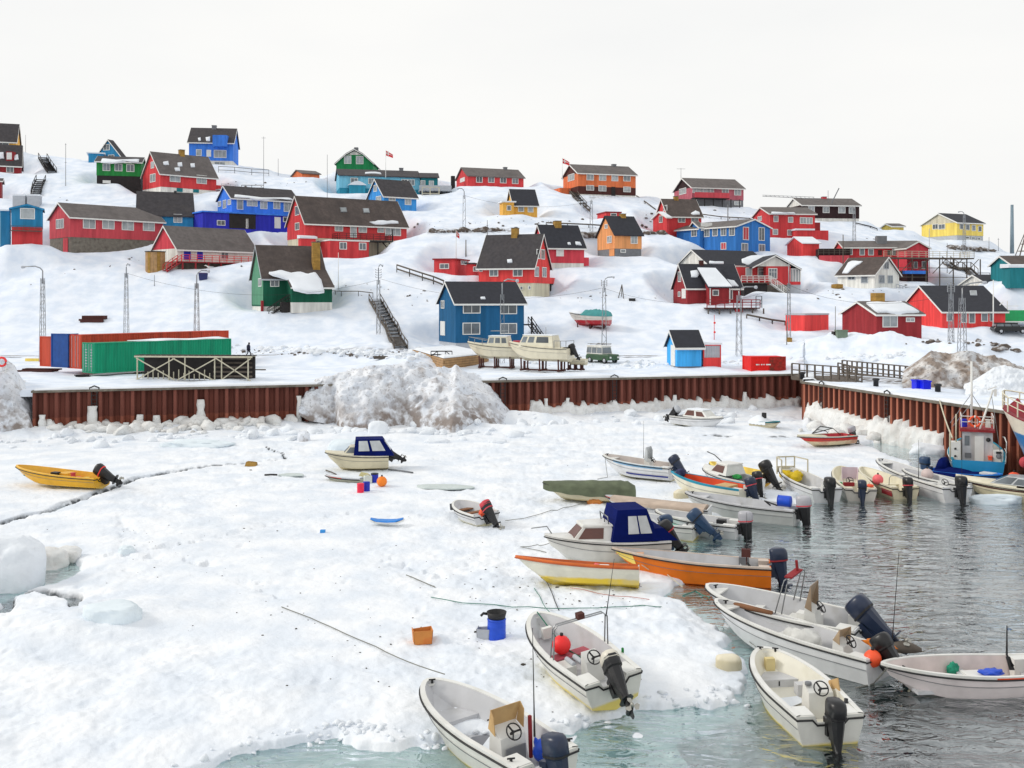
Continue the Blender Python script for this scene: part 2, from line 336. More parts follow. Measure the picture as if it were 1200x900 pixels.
def volume(z, xl, xc, xr, yb, ye, yr=None, W=7, gable='B', wall=RED, roof=ROOF, root=None, name='house', label='', group=None, cat='house',
           Y=None, th=None, foot=(), top=None, trim=WHITE, wA=(), wB=(), dA=(), dB=(), chim=(), snow=(), sky=(), flat=False,
           over=.35, gl=GLASS, pad=True, deep=3.5, D=None, gmat=None, fr=WHITE, hbar=False, foundn='foundation', snowh=.16, chm=BRICK):
    (pxc, pyb) = z(xc, yb); pxl = z(xl, 0)[0]; pxr = z(xr, 0)[0]; pye = z(0, ye)[1]
    if Y is None: Y = depth_of(pxc, pyb)
    P = at(pxc, pyb, Y); ul, ur, uc = (pxl - 600) / FP, (pxr - 600) / FP, (pxc - 600) / FP; s = FP / Y
    if th is None:
        if gable == 'B':
            k = max(-1, min(1, (P.x - ul * Y) / W / math.sqrt(1 + ul * ul))); th = math.asin(k) - math.atan(ul)
        else:
            k = max(-1, min(1, (ur * Y - P.x) / W / math.sqrt(1 + ur * ur))); th = math.acos(k) - math.atan(ur)
    A = Vector((math.cos(th), math.sin(th), 0)); B = Vector((-math.sin(th), math.cos(th), 0))
    LA = (ur * Y - P.x) / (A.x - ur * A.y); LB = (P.x - ul * Y) / (-B.x + ul * B.y)
    if gable == 'B': LB = W if th is not None and LB <= 0 or LB > 40 else LB
    if LA <= 0 or LA > 60: LA = W
    if D: LB = D if gable == 'B' or D else LB
    he = (pyb - pye) / s
    if root is None:
        root = empty(name, P, th, label, cat, group)
        Mr = wm(root).inverted()
    else: Mr = wm(root).inverted()
    M = Matrix.Translation(P) @ Matrix.Rotation(th, 4, 'Z'); Mv = Mr @ M
    if gable == 'B': La, Lb, sw = LA, LB, (lambda a, b, c: (a, b, c))
    else: La, Lb, sw = LB, LA, (lambda a, b, c: (b, a, c))
    V = dict(P=P, th=th, root=root, Mr=Mr, M=M, LA=LA, LB=LB, he=he, Y=Y)
    rise = 0
    if not flat:
        mid = P + (B * LB / 2 if gable == 'B' else A * LA / 2)
        zr = CAMZ - (z(0, yr)[1] - HZ) / FP * mid.y; rise = max(.4, zr - (P.z + he))
    V['rise'] = rise
    # bands from the ground up
    lo = -deep; eps = .0
    for (yt, mt) in sorted(foot, key=lambda q: -q[0]):
        h = (pyb - z(0, yt)[1]) / s; m = MB(); eps += .012
        m.box((eps - .03, eps - .03, lo), (LA - eps + .03, LB - eps + .03, h)) if lo > -deep + .01 else m.box((.05, .05, lo), (LA - .05, LB - .05, h))
        m.build(foundn if lo < -deep + .01 else 'lower_wall', mt, root, Mv); lo = h
    if lo == -deep: lo = -deep
    m = MB()
    if flat: m.box((0, 0, lo), (LA, LB, he))
    else:
        if gmat is not None:
            m.box((0, 0, lo), (LA, LB, he))
            g = MB(); g.prism([sw(.01, .01, he), sw(.01, Lb - .01, he), sw(.01, Lb / 2, he + rise)], Vector(sw(La - .02, 0, 0))); g.build('gable', gmat, root, Mv)
        else: m.prism([sw(0, 0, lo), sw(0, Lb, lo), sw(0, Lb, he), sw(0, Lb / 2, he + rise), sw(0, 0, he)], Vector(sw(La, 0, 0)))
    m.build('wall', wall, root, Mv)
    t = .16; og = .3
    if flat:
        m = MB(); m.box((-over, -over, he), (LA + over, LB + over, he + .22)); m.build('roof', roof, root, Mv)
        rp = (P + Vector((0, 0, he + .22)), Vector((0, 0, 1)))
    else:
        k = rise / (Lb / 2); m = MB()
        for sgn in (0, 1):
            b0, b1 = (-over, Lb / 2) if sgn == 0 else (Lb + over, Lb / 2)
            z0, z1 = he - over * k, he + rise
            poly = [sw(-og, b0, z0 + .02), sw(-og, b1, z1 + .02), sw(-og, b1, z1 + .02 + t), sw(-og, b0, z0 + .02 + t)]
            m.prism(poly, Vector(sw(La + 2 * og, 0, 0)))
        m.build('roof', roof, root, Mv)
        if trim is not None:
            for a in (-og - .05, La + og):
                m = MB()
                for sgn in (0, 1):
                    b0, b1 = (-over - .02, Lb / 2) if sgn == 0 else (Lb + over + .02, Lb / 2)
                    z0 = he - over * k - .1; z1 = he + rise - .08
                    m.prism([sw(a, b0, z0), sw(a, b1, z1), sw(a, b1, z1 + .24), sw(a, b0, z0 + .24)], Vector(sw(.05, 0, 0)))
                m.build('barge_board', trim, root, Mv)
            m = MB(); z0 = he - over * k
            m.hexa([sw(-og, -over - .06, z0 - .1), sw(La + og, -over - .06, z0 - .1), sw(La + og, -over - .005, z0 - .1), sw(-og, -over - .005, z0 - .1),
                    sw(-og, -over - .06, z0 + .12), sw(La + og, -over - .06, z0 + .12), sw(La + og, -over - .005, z0 + .12), sw(-og, -over - .005, z0 + .12)])
            m.build('fascia', trim, root, Mv)
        p0 = M @ Vector(sw(0, 0, he + .2)); e1 = (M @ Vector(sw(1, 0, he + .2))) - p0; e2 = (M @ Vector(sw(0, Lb / 2, he + rise + .2))) - p0
        nn = e1.cross(e2).normalized();
        if nn.z < 0: nn = -nn
        rp = (p0, nn)
    V['rp'] = rp
    for r in wA: place_window(V, 'A', z, r, glass=gl, frame=fr, hbar=hbar)
    for r in wB: place_window(V, 'B', z, r, glass=gl, frame=fr)
    for r in dA: place_window(V, 'A', z, r[:4], frame=r[4], kind='door')
    for r in dB: place_window(V, 'B', z, r[:4], frame=r[4], kind='door')
    for r in chim:
        cx, cy0, cx1, cy1 = r[:4]; cm = r[4] if len(r) > 4 else chm
        px, _ = z((cx + cx1) / 2, 0)
        if flat: q = P + A * LA * .5 + B * LB * .5; a_ = None
        # the ridge point in that column
        R0 = M @ Vector(sw(0, Lb / 2, 0)); Rd = (M @ Vector(sw(1, Lb / 2, 0))) - R0; u = (px - 600) / FP
        a_ = (u * R0.y - R0.x) / (Rd.x - u * Rd.y); a_ = max(.4, min(La - .4, a_)); q = R0 + Rd * a_
        wd = (cx1 - cx) / z.k * q.y / FP; top_ = CAMZ - (z(0, cy0)[1] - HZ) / FP * q.y - P.z
        top_ = max(top_, he + rise + .35); m = MB(); h_ = wd / 2; c = sw(a_, Lb / 2, 0)
        m.box((c[0] - h_, c[1] - h_, he), (c[0] + h_, c[1] + h_, top_))
        ch = m.build('chimney', cm, root, Mv)
        m = MB(); m.box((c[0] - h_ - .06, c[1] - h_ - .06, top_), (c[0] + h_ + .06, c[1] + h_ + .06, top_ + .08)); m.build('cap', GREY, ch, Mv)
    for poly in snow: roof_snow(V, z, poly, snowh)
    for r in sky:
        x0, y0, x1, y1 = r; q = [ray_plane(*z(*p), *rp) for p in ((x0, y1), (x1, y1), (x1 - (x1 - x0) * .1, y0), (x0 - (x1 - x0) * .1, y0))]
        m = MB(); m.prism(q, rp[1] * .1); sk = m.build('skylight', LGREY, root, Mr)
        c = sum(q, Vector()) / 4; m = MB(); m.prism([c + (p - c) * .8 for p in q], rp[1] * .12); m.build('pane', GLASSL, sk, Mr)
    if pad: PADS.append((P.x, P.y, th, LA, LB, P.z))
    return V
def roof_snow(V, z, poly, h=.16, subdiv=3):
    p, n = V['rp']; Q = [Vector((a, b)) for a, b in poly]
    out = []
    rr = random.Random(len(PADS) * 7 + len(poly))
    for i, a in enumerate(Q):
        b = Q[(i + 1) % len(Q)]
        for k in range(subdiv):
            t = k / subdiv; q = a.lerp(b, t); q += Vector((rr.uniform(-1, 1), rr.uniform(-1, 1))) * (b - a).length * (.04 if k else .0); out.append(q)
    W = [ray_plane(*z(*q), p, n) for q in out]; c = sum(W, Vector()) / len(W)
    m = MB(); k = len(W)
    vs = [w_ - n * .12 for w_ in W] + [w_ + n * h * .6 for w_ in W] + [c + (w_ - c) * .88 + n * h for w_ in W] + [c + n * h * 1.1]
    fs = []
    for L_ in (0, 1):
        fs += [(L_ * k + i, L_ * k + (i + 1) % k, (L_ + 1) * k + (i + 1) % k, (L_ + 1) * k + i) for i in range(k)]
    fs += [(2 * k + i, 2 * k + (i + 1) % k, 3 * k) for i in range(k)]
    m.add(vs, fs, smooth=True); m.build('roof_snow', ROOFSNOW, V['root'], V['Mr'])
def block(V, x0, x1, y0, y1, z0, z1, mat, name, slope=0, parent=None):
    """box in a volume's own metres; slope lowers the top at the y0 side"""
    m = MB(); m.hexa([(x0,y0,z0),(x1,y0,z0),(x1,y1,z0),(x0,y1,z0),(x0,y0,z1-slope),(x1,y0,z1-slope),(x1,y1,z1),(x0,y1,z1)])
    return m.build(name, mat, parent or V['root'], V['Mr'] @ V['M'])
def railing(V, pts, h, mat, n=8, name='railing', mids=1, r=.04, M=None, parent=None):
    """posts and rails along local points"""
    m = MB(); P = [Vector(p) for p in pts]
    for a, b in zip(P, P[1:]):
        L = (b - a).length; k = max(1, round(L / n)) if n > .5 else max(1, round(L / n))
        for i in range(k + 1):
            q = a.lerp(b, i / k); m.bar(q, q + Vector((0, 0, h)), r * 2)
        for j in range(mids + 1):
            zz = h * (1 - j / (mids + 1)); m.bar(a + Vector((0, 0, zz)), b + Vector((0, 0, zz)), r * 2)
    return m.build(name, mat, parent or V['root'], (V['Mr'] @ V['M']) if V else M)
def steps(V, a, b, wvec, n, mat, rails=None, name='stairs'):
    m = MB(); a = Vector(a); b = Vector(b); w_ = Vector(wvec)
    for i in range(n):
        q = a.lerp(b, (i + .5) / n); d = (b - a) / n; d.z = 0
        m.prism([q - d * .6, q + d * .6, q + d * .6 + w_, q - d * .6 + w_], Vector((0, 0, .06)))
    m.prism([a, b, b - Vector((0, 0, .22)), a - Vector((0, 0, .22))], w_ * .04); m.prism([a + w_, b + w_, b + w_ - Vector((0, 0, .22)), a + w_ - Vector((0, 0, .22))], w_ * .04)
    o = m.build(name, mat, V['root'], V['Mr'] @ V['M'])
    if rails:
        m = MB()
        for s_ in (Vector(), w_):
            for t in (.0, .33, .66, 1): q = a.lerp(b, t) + s_; m.bar(q, q + Vector((0, 0, .95)), .08)
            m.bar(a + s_ + Vector((0, 0, .95)), b + s_ + Vector((0, 0, .95)), .08); m.bar(a + s_ + Vector((0, 0, .5)), b + s_ + Vector((0, 0, .5)), .06)
        m.build('handrail', rails, V['root'], V['Mr'] @ V['M'])
    return o
H = 'painted timber houses on the snowy hillside'
# ---- left
volume(A1, -130, 92, 118, 235, 178, 82, 7, 'A', YEL, ROOF, label='yellow house at the far top left, cut off by the edge of the picture', group=H, wB=[(-20,182,50,204)], foot=[(228, GREY)])
v = volume(A1, -150, 120, 128, 372, 318, 207, 7, 'A', REDD, ROOF, label='dark red house with dormer in its snowy roof, below the yellow house at top left', group=H, wB=[(40,327,78,358)],
       snow=[[(-30,245),(20,243),(25,280),(-30,282)],[(80,262),(105,255),(110,285),(85,288)]])
V_ = v; m = MB(); q0 = ray_plane(*A1(35,292), *v['rp']); q1 = ray_plane(*A1(78,292), *v['rp']); up = Vector((0,0,1.75)); bk = Vector((-.3,2.6,0))
m.hexa([q0,q1,q1+bk,q0+bk,q0+up,q1+up,q1+bk+up,q0+bk+up]); dm = m.build('dormer', REDD, v['root'], v['Mr'])
m = MB(); dd = Vector((0,-.06,0)); m.hexa([q0+dd+Vector((.15,0,.25)),q1+dd+Vector((-.15,0,.25)),q1+Vector((-.15,0,.25)),q0+Vector((.15,0,.25)),q0+dd+up*.9+Vector((.15,0,0)),q1+dd+up*.9-Vector((.15,0,0)),q1+up*.9-Vector((.15,0,0)),q0+up*.9+Vector((.15,0,0))]); m.build('pane', WHITE, dm, v['Mr'])
volume(A1, -90, 6, 16, 520, 412, 400, 5, 'A', REDD, ROOF, label='sliver of a red shed at the left edge of the picture, above the snow bank', group=H, cat='shed')
v = volume(A1, 562, 712, 733, 300, 268, 172, 6.5, 'B', TEALB, ROOF, label='teal house on the skyline with steep gable, behind the leaf green one', group=H, wB=[(608,198,642,228),(637,259,668,275)])
volume(A1, 518, 606, 612, 300, 252, root=v['root'], W=4, Y=v['Y']-1.5, wall=TEALB, roof=ROOFSNOW, flat=True, gable='A', pad=False)
v = volume(A1, 565, 825, 850, 436, 303, 277, 7, 'A', GREENB, ROOF, label='leaf green house with snowy roof over a black lower storey', group=H, foot=[(384, DARKW)],
       wB=[(605,312,643,348),(675,312,714,350),(744,316,784,354)], snow=[[(600,281),(815,285),(812,304),(590,300)]])
place_window(v, 'B', A1, (602,407,648,424), kind='door', frame=WHITE)
v = volume(A1, 837, 940, 1268, 500, 362, 243, 8, 'B', RED, ROOFG, label='red house with white basement and three snow capped roof vents, below the blue house', group=H, foot=[(443, WWALL)],
       wB=[(887,300,904,333),(882,372,911,414)], wA=[(997,372,1053,413),(1154,380,1208,424)], chim=[(1050,230,1078,255)], gl=GLASSL,
       snow=[[(955,300),(985,295),(990,318),(958,316)],[(1040,305),(1066,302),(1068,325),(1042,326)],[(1115,310),(1140,308),(1142,330),(1118,330)],[(1022,335),(1052,333),(1055,352),(1026,352)]])
for r in ((1036,452,1070,474),(1132,459,1165,478)): place_window(v, 'A', A1, r, kind='door', frame=TEAL)
block(v, v['LA'], v['LA']+3.2, .5, 4, -1, 2.9, RED, 'porch'); railing(v, [(v['LA']+.3,-1.4,2.0),(v['LA']+5,-1.4,2.0)], 1.0, LGREY, 1.0)
block(v, v['LA']-.2, v['LA']+5, -1.5, .4, 1.8, 2.0, LGREY, 'deck'); 
v = volume(A2, 107, 365, 397, 325, 185, 108, 8, 'A', BLUEM, ROOF, label='tall bright blue house alone on the skyline at upper left', group=H, foot=[(293, WWALL)],
       wB=[(152,228,179,260),(256,232,324,272),(258,300,318,316)], dB=[(210,228,237,268,WHITE)], chim=[(243,88,268,112,GREY)], gl=GLASSL, snow=[[(160,160),(176,158),(178,174),(163,176)],[(205,156),(232,152),(232,178),(208,176)]])
m = MB(); P_ = v['P']; th = v['th']
q = [ray_plane(*A2(*p), *v['rp']) for p in ((248,207),(328,207))]; bk = Vector((-math.sin(th), math.cos(th), 0)).cross(Vector((0,0,1)));
bdir = Vector((math.cos(th), math.sin(th), 0)); m.hexa([q[0]-bdir*.5, q[1]-bdir*.5, q[1]+bdir*3, q[0]+bdir*3, q[0]-bdir*.5+Vector((0,0,2.2)), q[1]-bdir*.5+Vector((0,0,2.2)), q[1]+bdir*3+Vector((0,0,2.5)), q[0]+bdir*3+Vector((0,0,2.5))])
dm = m.build('dormer', BLUEM, v['root'], v['Mr'])
place_window(dict(v, P=v['P']-bdir*.1), 'B', A2, (260,163,323,204), glass=GLASSL, mull=4)
volume(A1, 806, 815, 1132, 690, 603, 475, 7, 'B', TEALB, ROOF, label='blue house under a broad dark roof, behind the long coral red house', group=H, wA=[(1020,608,1064,652)], gl=GLASSL, trim=None, chim=[(1020,540,1034,560,BLACKM)])
# blue cabin on a red one
v = volume(A1, 22, 66, 250, 785, 572, 552, 4, 'A', TEALB, ROOF, label='small blue cabin standing on a red container at the left edge', cat='cabin', Y=152, th=R(24), D=4.5, foot=[(678, RED)], over=.25, foundn='container', trim=TEALB)
place_window(v, 'A', A1, (122,574,200,630), glass=GLASSL, bars=False)
m = MB(); m.box((-.1,-1.0,2.05),(v['LA']*.98,0,2.15)); m.build('deck', GWOOD, v['root'], v['Mr']@v['M']); railing(v, [(0,-1.0,2.1),(v['LA']*.98,-1.0,2.1)], .7, GWOOD, .9, r=.025)
volume(A1, -60, 0, 58, 660, 585, root=v['root'], Y=154, flat=True, th=R(24), wall=TEALB, D=4, pad=False, roof=ROOFSNOW)
v = volume(A1, 290, 412, 955, 835, 618, 543, 8, 'B', RED2, ROOFG, label='long coral red house on a high bare concrete base, at left', group=H, foot=[(738, CONC)],
       wB=[(332,637,374,686)], wA=[(489,634,555,686),(602,638,666,689),(716,644,780,696),(840,650,902,700)], gl=GLASSL, over=.45)
place_window(v, 'B', A1, (372,745,398,830), kind='door', frame=RED2)
v = volume(A1, 895, 1040, 1500, 930, 805, 678, 8, 'B', WWALL, ROOFG, label='low white walled house with crimson gable, red railed deck and long grey roof', group=H, foot=[(880, CONC)], gmat=CRIM, trim=WHITE, dA=[(1077,812,1117,872,BLUED),(1155,812,1188,872,BLUED)], chim=[])
place_window(v, 'A', A2, (296,828,336,866)); place_window(v, 'A', A2, (397,826,442,868), glass=WWALL)
M_ = v['Mr'] @ v['M']; m = MB(); m.box((-.3,-1.9,1.05),(17,-.02,1.2)); m.build('deck', REDD, v['root'], M_)
railing(v, [(-.3,-1.9,1.2),(17,-1.9,1.2)], 1.0, RED, 1.2, mids=2); 
for i in range(9): block(v, -.2+i*2.1, .0+i*2.1, -1.85, -1.65, -3, 1.05, REDD, 'deck_post')
steps(v, (-.3,-1.8,1.2), (-2.6,-1.8,-.3), (0,1.2,0), 7, REDD, RED)
m = MB(); m.tube([(6.2,3.2,3.6),(6.2,3.2,5.6)], .16, 8); m.build('stove_pipe', BLACKM, v['root'], M_)
# blue two-level complex
v = volume(A2, 275, 358, 745, 640, 508, 443, 7, 'B', BLUEM, ROOF, label='large two tone blue building with long dark roof and covered entrance', group=H,
       wB=[(281,532,296,558),(309,525,326,568),(337,522,354,548)], wA=[(390,523,421,575),(449,528,505,556),(527,531,563,572),(604,533,638,572),(665,536,711,588)], gl=GLASSL, snow=[[(375,492),(700,512),(722,526),(500,522),(372,506)]])
vv = volume(A2, 150, 190, 690, 715, 592, root=v['root'], th=v['th'], Y=v['Y']-5, W=5, flat=True, wall=BLUED, roof=BLUEM, D=6, over=.25, wA=[(274,644,316,668),(661,624,684,648)], dA=[(343,604,498,690,DARKW),(608,622,644,688,WHITE),(440,632,456,690,WHITE)])  # widest dark panel paints the shade of the entrance recess, no door leaf
# big red house
v = volume(A2, 683, 790, 1383, 812, 652, 503, 8.5, 'B', RED, ROOFB, label='big red house with mottled brown roof, two skylights and black balcony', group=H, foot=[(742, CREAMW)],
       wB=[(732,560,754,608),(732,658,754,695)])
for r in ((64,560,106,602),(204,567,246,610),(359,574,445,628),(314,572,348,610)): place_window(v, 'A', A3, r, glass=GLASSL)
place_window(v, 'A', A3, (154,566,186,638), glass=GLASSL, nm='balcony_door')
for r in ((97,467,134,494),(230,472,267,499)):
    rp = v['rp']; x0,y0,x1,y1 = r; q = [ray_plane(*A3(*p), *rp) for p in ((x0,y1),(x1,y1),(x1-6,y0),(x0-6,y0))]; m = MB(); m.prism(q, rp[1]*.1); sk = m.build('skylight', GREY, v['root'], v['Mr'])
    c = sum(q, Vector())/4; m = MB(); m.prism([c+(p-c)*.8 for p in q], rp[1]*.12); m.build('pane', GLASSL, sk, v['Mr'])
for r in ((767,762,784,790),(857,762,886,794)): place_window(v, 'A', A2, r, fw=.05)
roof_snow(v, A3, [(265,552),(340,543),(430,548),(435,560),(300,566)])
LA = v['LA']; v2 = volume(A2, 905, 932, 1162, 868, 760, root=v['root'], Y=v['Y']-2.2, th=v['th'], flat=True, wall=RED, roof=WHITE, over=.1, D=4, foot=[(862, CREAMW)], wA=[(992,772,1028,808),(1106,776,1142,812)], pad=True, W=4)
b0 = 4.6; hb = (812-752)/5/(FP/v['Y']); block(v, b0, b0+9.3, -3.0, -.02, hb-.2, hb, BLACKM, 'balcony'); railing(v, [(b0,0,hb),(b0,-3,hb),(b0+9.3,-3,hb),(b0+9.3,0,hb)], 1.0, BLACKM, 1.1, mids=2, r=.03)
for x_ in (b0+6.6, b0+9.2): block(v, x_, x_+.14, -2.9, -2.76, -2, hb+(1.9 if x_>b0+8 else -.2), BLACKM, 'balcony_post')
steps(v, (b0+7.6,-2.6,hb-.2), (b0+8.4,-5.0,-.6), (1.1,0,0), 9, BLACKM)
block(v, LA, LA+3.4, -.6, -.3, -1.5, .9, REDB, 'red_fence'); block(v, -1.2, 1.3, -1.1, 0, -.5, 1.7, RED, 'bay', slope=.0); block(v, -1.4, 1.5, -1.3, 0, 1.7, 2.25, ROOFSNOW, 'bay_snow', slope=.25)
m = MB(); m.tube([(12.5,4,7),(12.5,4,9.4)], .12, 8); m.build('stove_pipe', BLACKM, v['root'], v['Mr']@v['M'])
# green house with yellow chimney
v = volume(B2, 475, 542, 905, 425, 222, 42, 7.5, 'B', GREEND, ROOFB, label='dark green house with yellow brick chimney, snow on its lean-to roof and black steps', group=H, foot=[(395, WWALL)], wA=[(587,232,631,276)], wB=[(517,235,533,275)], trim=LGREY)
g = MB(); Lb = v['LB']; g.prism([(-.012,.0,.9),(-.012,Lb,.9),(-.012,Lb,v['he']),(-.012,Lb/2,v['he']+v['rise']-.05),(-.012,0,v['he'])], (.01,0,0)); g.build('gable_boards', GREENLIT, v['root'], v['Mr']@v['M'])  # paler green puts the light on the left gable into its colour
LA, he, ri = v['LA'], v['he'], v['rise']; x0 = LA*.36; yf = -3.2; k = ri/(Lb/2)*.72
m = MB(); m.hexa([(x0,yf,-.2),(LA+.1,yf,-.2),(LA+.1,-.01,-.2),(x0,-.01,-.2),(x0,yf,1.25),(LA+.1,yf,1.25),(LA+.1,-.01,1.25),(x0,-.01,1.25)]); m.build('foundation', WWALL, v['root'], v['Mr']@v['M'])
zt = he - 1.55; m = MB(); m.hexa([(x0,yf,1.25),(LA+.1,yf,1.25),(LA+.1,-.02,1.25),(x0,-.02,1.25),(x0,yf,zt),(LA+.1,yf,zt),(LA+.1,-.02,he+.3),(x0,-.02,he+.3)]); m.build('lean_to_wall', GREEND, v['root'], v['Mr']@v['M'])
r0 = Vector((x0-.2, yf-.35, zt)); r1 = Vector((LA+.35, yf-.35, zt)); r2 = Vector((LA+.35, .9, he+.95)); r3 = Vector((x0-.2, .9, he+.95)); nn = (r1-r0).cross(r2-r1).normalized()
m = MB(); m.prism([r0,r1,r2,r3], nn*.18); m.build('lean_to_roof', ROOFB, v['root'], v['Mr']@v['M'])
m = MB(); m.prism([r0+Vector((0,-.03,-.12)),r1+Vector((0,-.03,-.12)),r1+Vector((0,-.03,.1)),r0+Vector((0,-.03,.1))], (0,-.05,0)); m.build('fascia', WHITE, v['root'], v['Mr']@v['M'])
Mw = v['M']; vv = dict(v, rp=(Mw@(r0+nn*.18), (Mw.to_3x3()@nn)))
roof_snow(vv, B2, [(575,200),(640,188),(700,205),(760,198),(812,212),(848,202),(882,245),(900,312),(800,318),(722,300),(690,240),(600,214)], .3)
cw = .62; m = MB(); m.box((LA-1.5,Lb/2-3.0,he-1.4),(LA-.5,Lb/2-2.1,he+ri+.55)); ch=m.build('chimney', BRICK, v['root'], v['Mr']@v['M'])
m = MB(); m.box((LA-1.55,Lb/2-3.05,he+ri+.55),(LA-.45,Lb/2-2.05,he+ri+.65)); m.build('cap', CONC, ch, v['Mr']@v['M'])
steps(v, (x0-.05,-1.5,1.35), (x0-2.9,-1.5,-.5), (0,-1.0,0), 8, DARKW, DARKW); block(v, x0-1.2, x0-.05, -2.5, -1.5, -.4, 1.3, DARKW, 'step_base'); block(v, -.35,-.05,-.5,-.05,-.2,1.5,REDD,'red_post')
# gambrel house
def gambrel():
    z = A3; Y = 212.0; P = at(*z(70, 262), Y); Q = at(*z(285, 262), Y); W = (Q - P).length; s = Y / FP / 5
    root = empty('house', P, 0, 'green gambrel roofed house peeping over the long pale blue building', 'house', H)
    h1, h2, h3 = (262-205)*s, (262-158)*s, (262-133)*s
    pr = [(0,-2),(W,-2),(W,h1),(W*.72,h2),(W*.5,h3),(W*.28,h2),(0,h1)]
    m = MB(); m.prism([(x,0,y) for x,y in pr], (0,9,0)); m.build('wall', GREEN, root)
    m = MB(); e = [(-.35,h1-.35),(W*.27,h2+.12),(W*.5,h3+.2),(W*.73,h2+.12),(W+.35,h1-.35)]
    for a,b in zip(e,e[1:]): m.prism([(a[0],-.4,a[1]),(b[0],-.4,b[1]),(b[0],-.4,b[1]+.22),(a[0],-.4,a[1]+.22)], (0,9.8,0))
    m.build('roof', ROOF, root)
    m = MB()
    for a,b in zip(e,e[1:]): m.prism([(a[0],-.46,a[1]-.1),(b[0],-.46,b[1]-.1),(b[0],-.46,b[1]+.12),(a[0],-.46,a[1]+.12)], (0,.05,0))
    m.build('barge_board', WHITE, root)
    m = MB(); m.prism([(W*.3,-.04,h2+.02),(W*.7,-.04,h2+.02),(W*.5,-.04,h3-.05)], (0,.03,0)); m.build('gable_boards', WWALL, root)
    V = dict(P=P, th=0, root=root, Mr=wm(root).inverted())
    for r in ((119,165,156,207),(189,167,227,209)): place_window(V, 'A', z, r, glass=GLASSL)
    m = MB(); m.box((W*.5-.4,2,h2),(W*.5+.4,2.8,h3+1.0)); m.build('chimney', GREY, root)
    PADS.append((P.x, P.y, 0, W, 9, P.z))
gambrel()
v = volume(A3, 70, 88, 560, 405, 277, 244, 9, 'B', CYAN, ROOF, label='long pale cyan building with turquoise lower wall below the green gambrel house', group=H, foot=[(350, TURQ)],
       wA=[(157,295,194,323),(260,297,294,326),(455,304,485,334),(492,305,527,334)], trim=None, Y=197, chim=[(440,237,462,252,GREY)], snow=[[(240,262),(330,264),(335,272),(238,270)]])
P_=v['P']; sx = v['Y']/FP/5; a0=(145-88)*sx/math.cos(v['th'])*.95; block(v, a0, a0+3.0, -1.6, 0, -1, 2.3, TURQ, 'porch'); m=MB(); M_=v['Mr']@v['M']
m.loft([[(a0-.2+ (3.4)*t, y_, 2.3+.75*math.sin(math.pi*t)) for t in (0,.2,.4,.6,.8,1)]+[(a0+3.2,y_,2.25),(a0-.2,y_,2.25)] for y_ in (-1.75,0)], smooth=False); m.build('porch_snow', ROOFSNOW, v['root'], M_)
vv = volume(A3, 560, 566, 665, 440, 290, 268, 6, 'B', TEAL, ROOF, root=v['root'], Y=200, th=v['th']*.6, D=6, foot=[(350, TURQ)], wA=[(567,310,589,338),(616,312,639,338)], trim=None, gl=GLASSL)
LA=vv['LA']; m=MB(); M2=vv['Mr']@vv['M']; m.box((-.5,-3.5,(440-378)*sx),(LA+2.4,-.02,(440-372)*sx)); m.build('deck', LGREY, v['root'], M2)
m=MB(); m.box((-.5,-3.55,(440-374)*sx),(LA+2.4,-3.45,(440-345)*sx)); m.build('deck_parapet', LGREY, v['root'], M2)
for i in range(7): block(vv, LA-3.6+i, LA-3.45+i, -3.4, -3.2, -1.5, (440-378)*sx, DARKW, 'deck_post')
block(vv, LA-3.0, LA+2.2, -1.2, -1.0, -1.5, (440-380)*sx, DARKW, 'screen')
m=MB()
for x_ in (0,1.5,3.2): m.bar((x_,-5,-1.5),(x_,-5,2.6),.2)
for z_ in (.4,1.4,2.6): m.bar((0,-5,z_),(3.2,-5,z_),.16)
m.build('timber_frame', PALEW, v['root'], M2); block(vv, -1.5, 2.9, -5.3, -5.15, -1.6, .2, BROWN, 'board_fence')
volume(A3, 255, 350, 540, 488, 395, 303, 7, 'B', SKYB, ROOF, label='small sky blue house with white gable edge, in front of the pale cyan building', group=H, foot=[(478, CREAMW)],
       wB=[(292,337,309,370),(306,402,334,424)], wA=[(380,403,414,424),(474,410,506,448)], gl=GLASSL)
v = volume(A3, 775, 842, 1168, 345, 280, 235, 8, 'B', RED, ROOFG, label='long low red bungalow alone on the skyline left of centre', group=H, dB=[(797,292,824,316,WHITE)],
       wA=[(892,287,924,317),(962,290,994,318),(1032,293,1064,321),(1102,297,1134,325)], chim=[(1050,232,1070,247,GREY)], trim=None)
m=MB(); M_=v['Mr']@v['M']; m.box((-2.6,2.6,-1),(-1.9,3.3,2.4)); m.build('oil_tank_stand', DARKW, v['root'], M_)
v = volume(A4, 72, 112, 248, 425, 349, 263, 6.5, 'B', YEL, ROOFK, label='mustard yellow cottage with black roof and snowy porch, centre of the hill', group=H, gl=GLASSL, wA=[(138,356,167,388),(195,360,222,391)], deep=1.5)
volume(A4, 8, 48, 112, 412, 335, root=v['root'], W=4, D=3.5, Y=v['Y']-1.6, th=v['th'], flat=True, wall=YEL, roof=ROOFSNOW, wA=[(72,357,92,381)], pad=True)
v = volume(A4, 400, 488, 825, 300, 163, 117, 8.5, 'B', ORANGE, ROOFG, label='orange two storey house with brown lower wall on the skyline', group=H, foot=[(286, WWALL),(240, BROWN)], gmat=BROWN,
       wB=[(430,173,466,207)], wA=[(539,170,576,204),(612,171,649,206),(685,174,719,209),(754,179,791,210),(537,238,577,263),(609,240,649,268),(754,247,792,273)], dA=[(682,245,705,298,DARKW)], chim=[(685,115,708,127,GREY)], gl=GLASSL)
M_=v['Mr']@v['M']; block(v, -2.4, 0, 4, 7.5, 0, 2.0, ORANGE, 'annex')
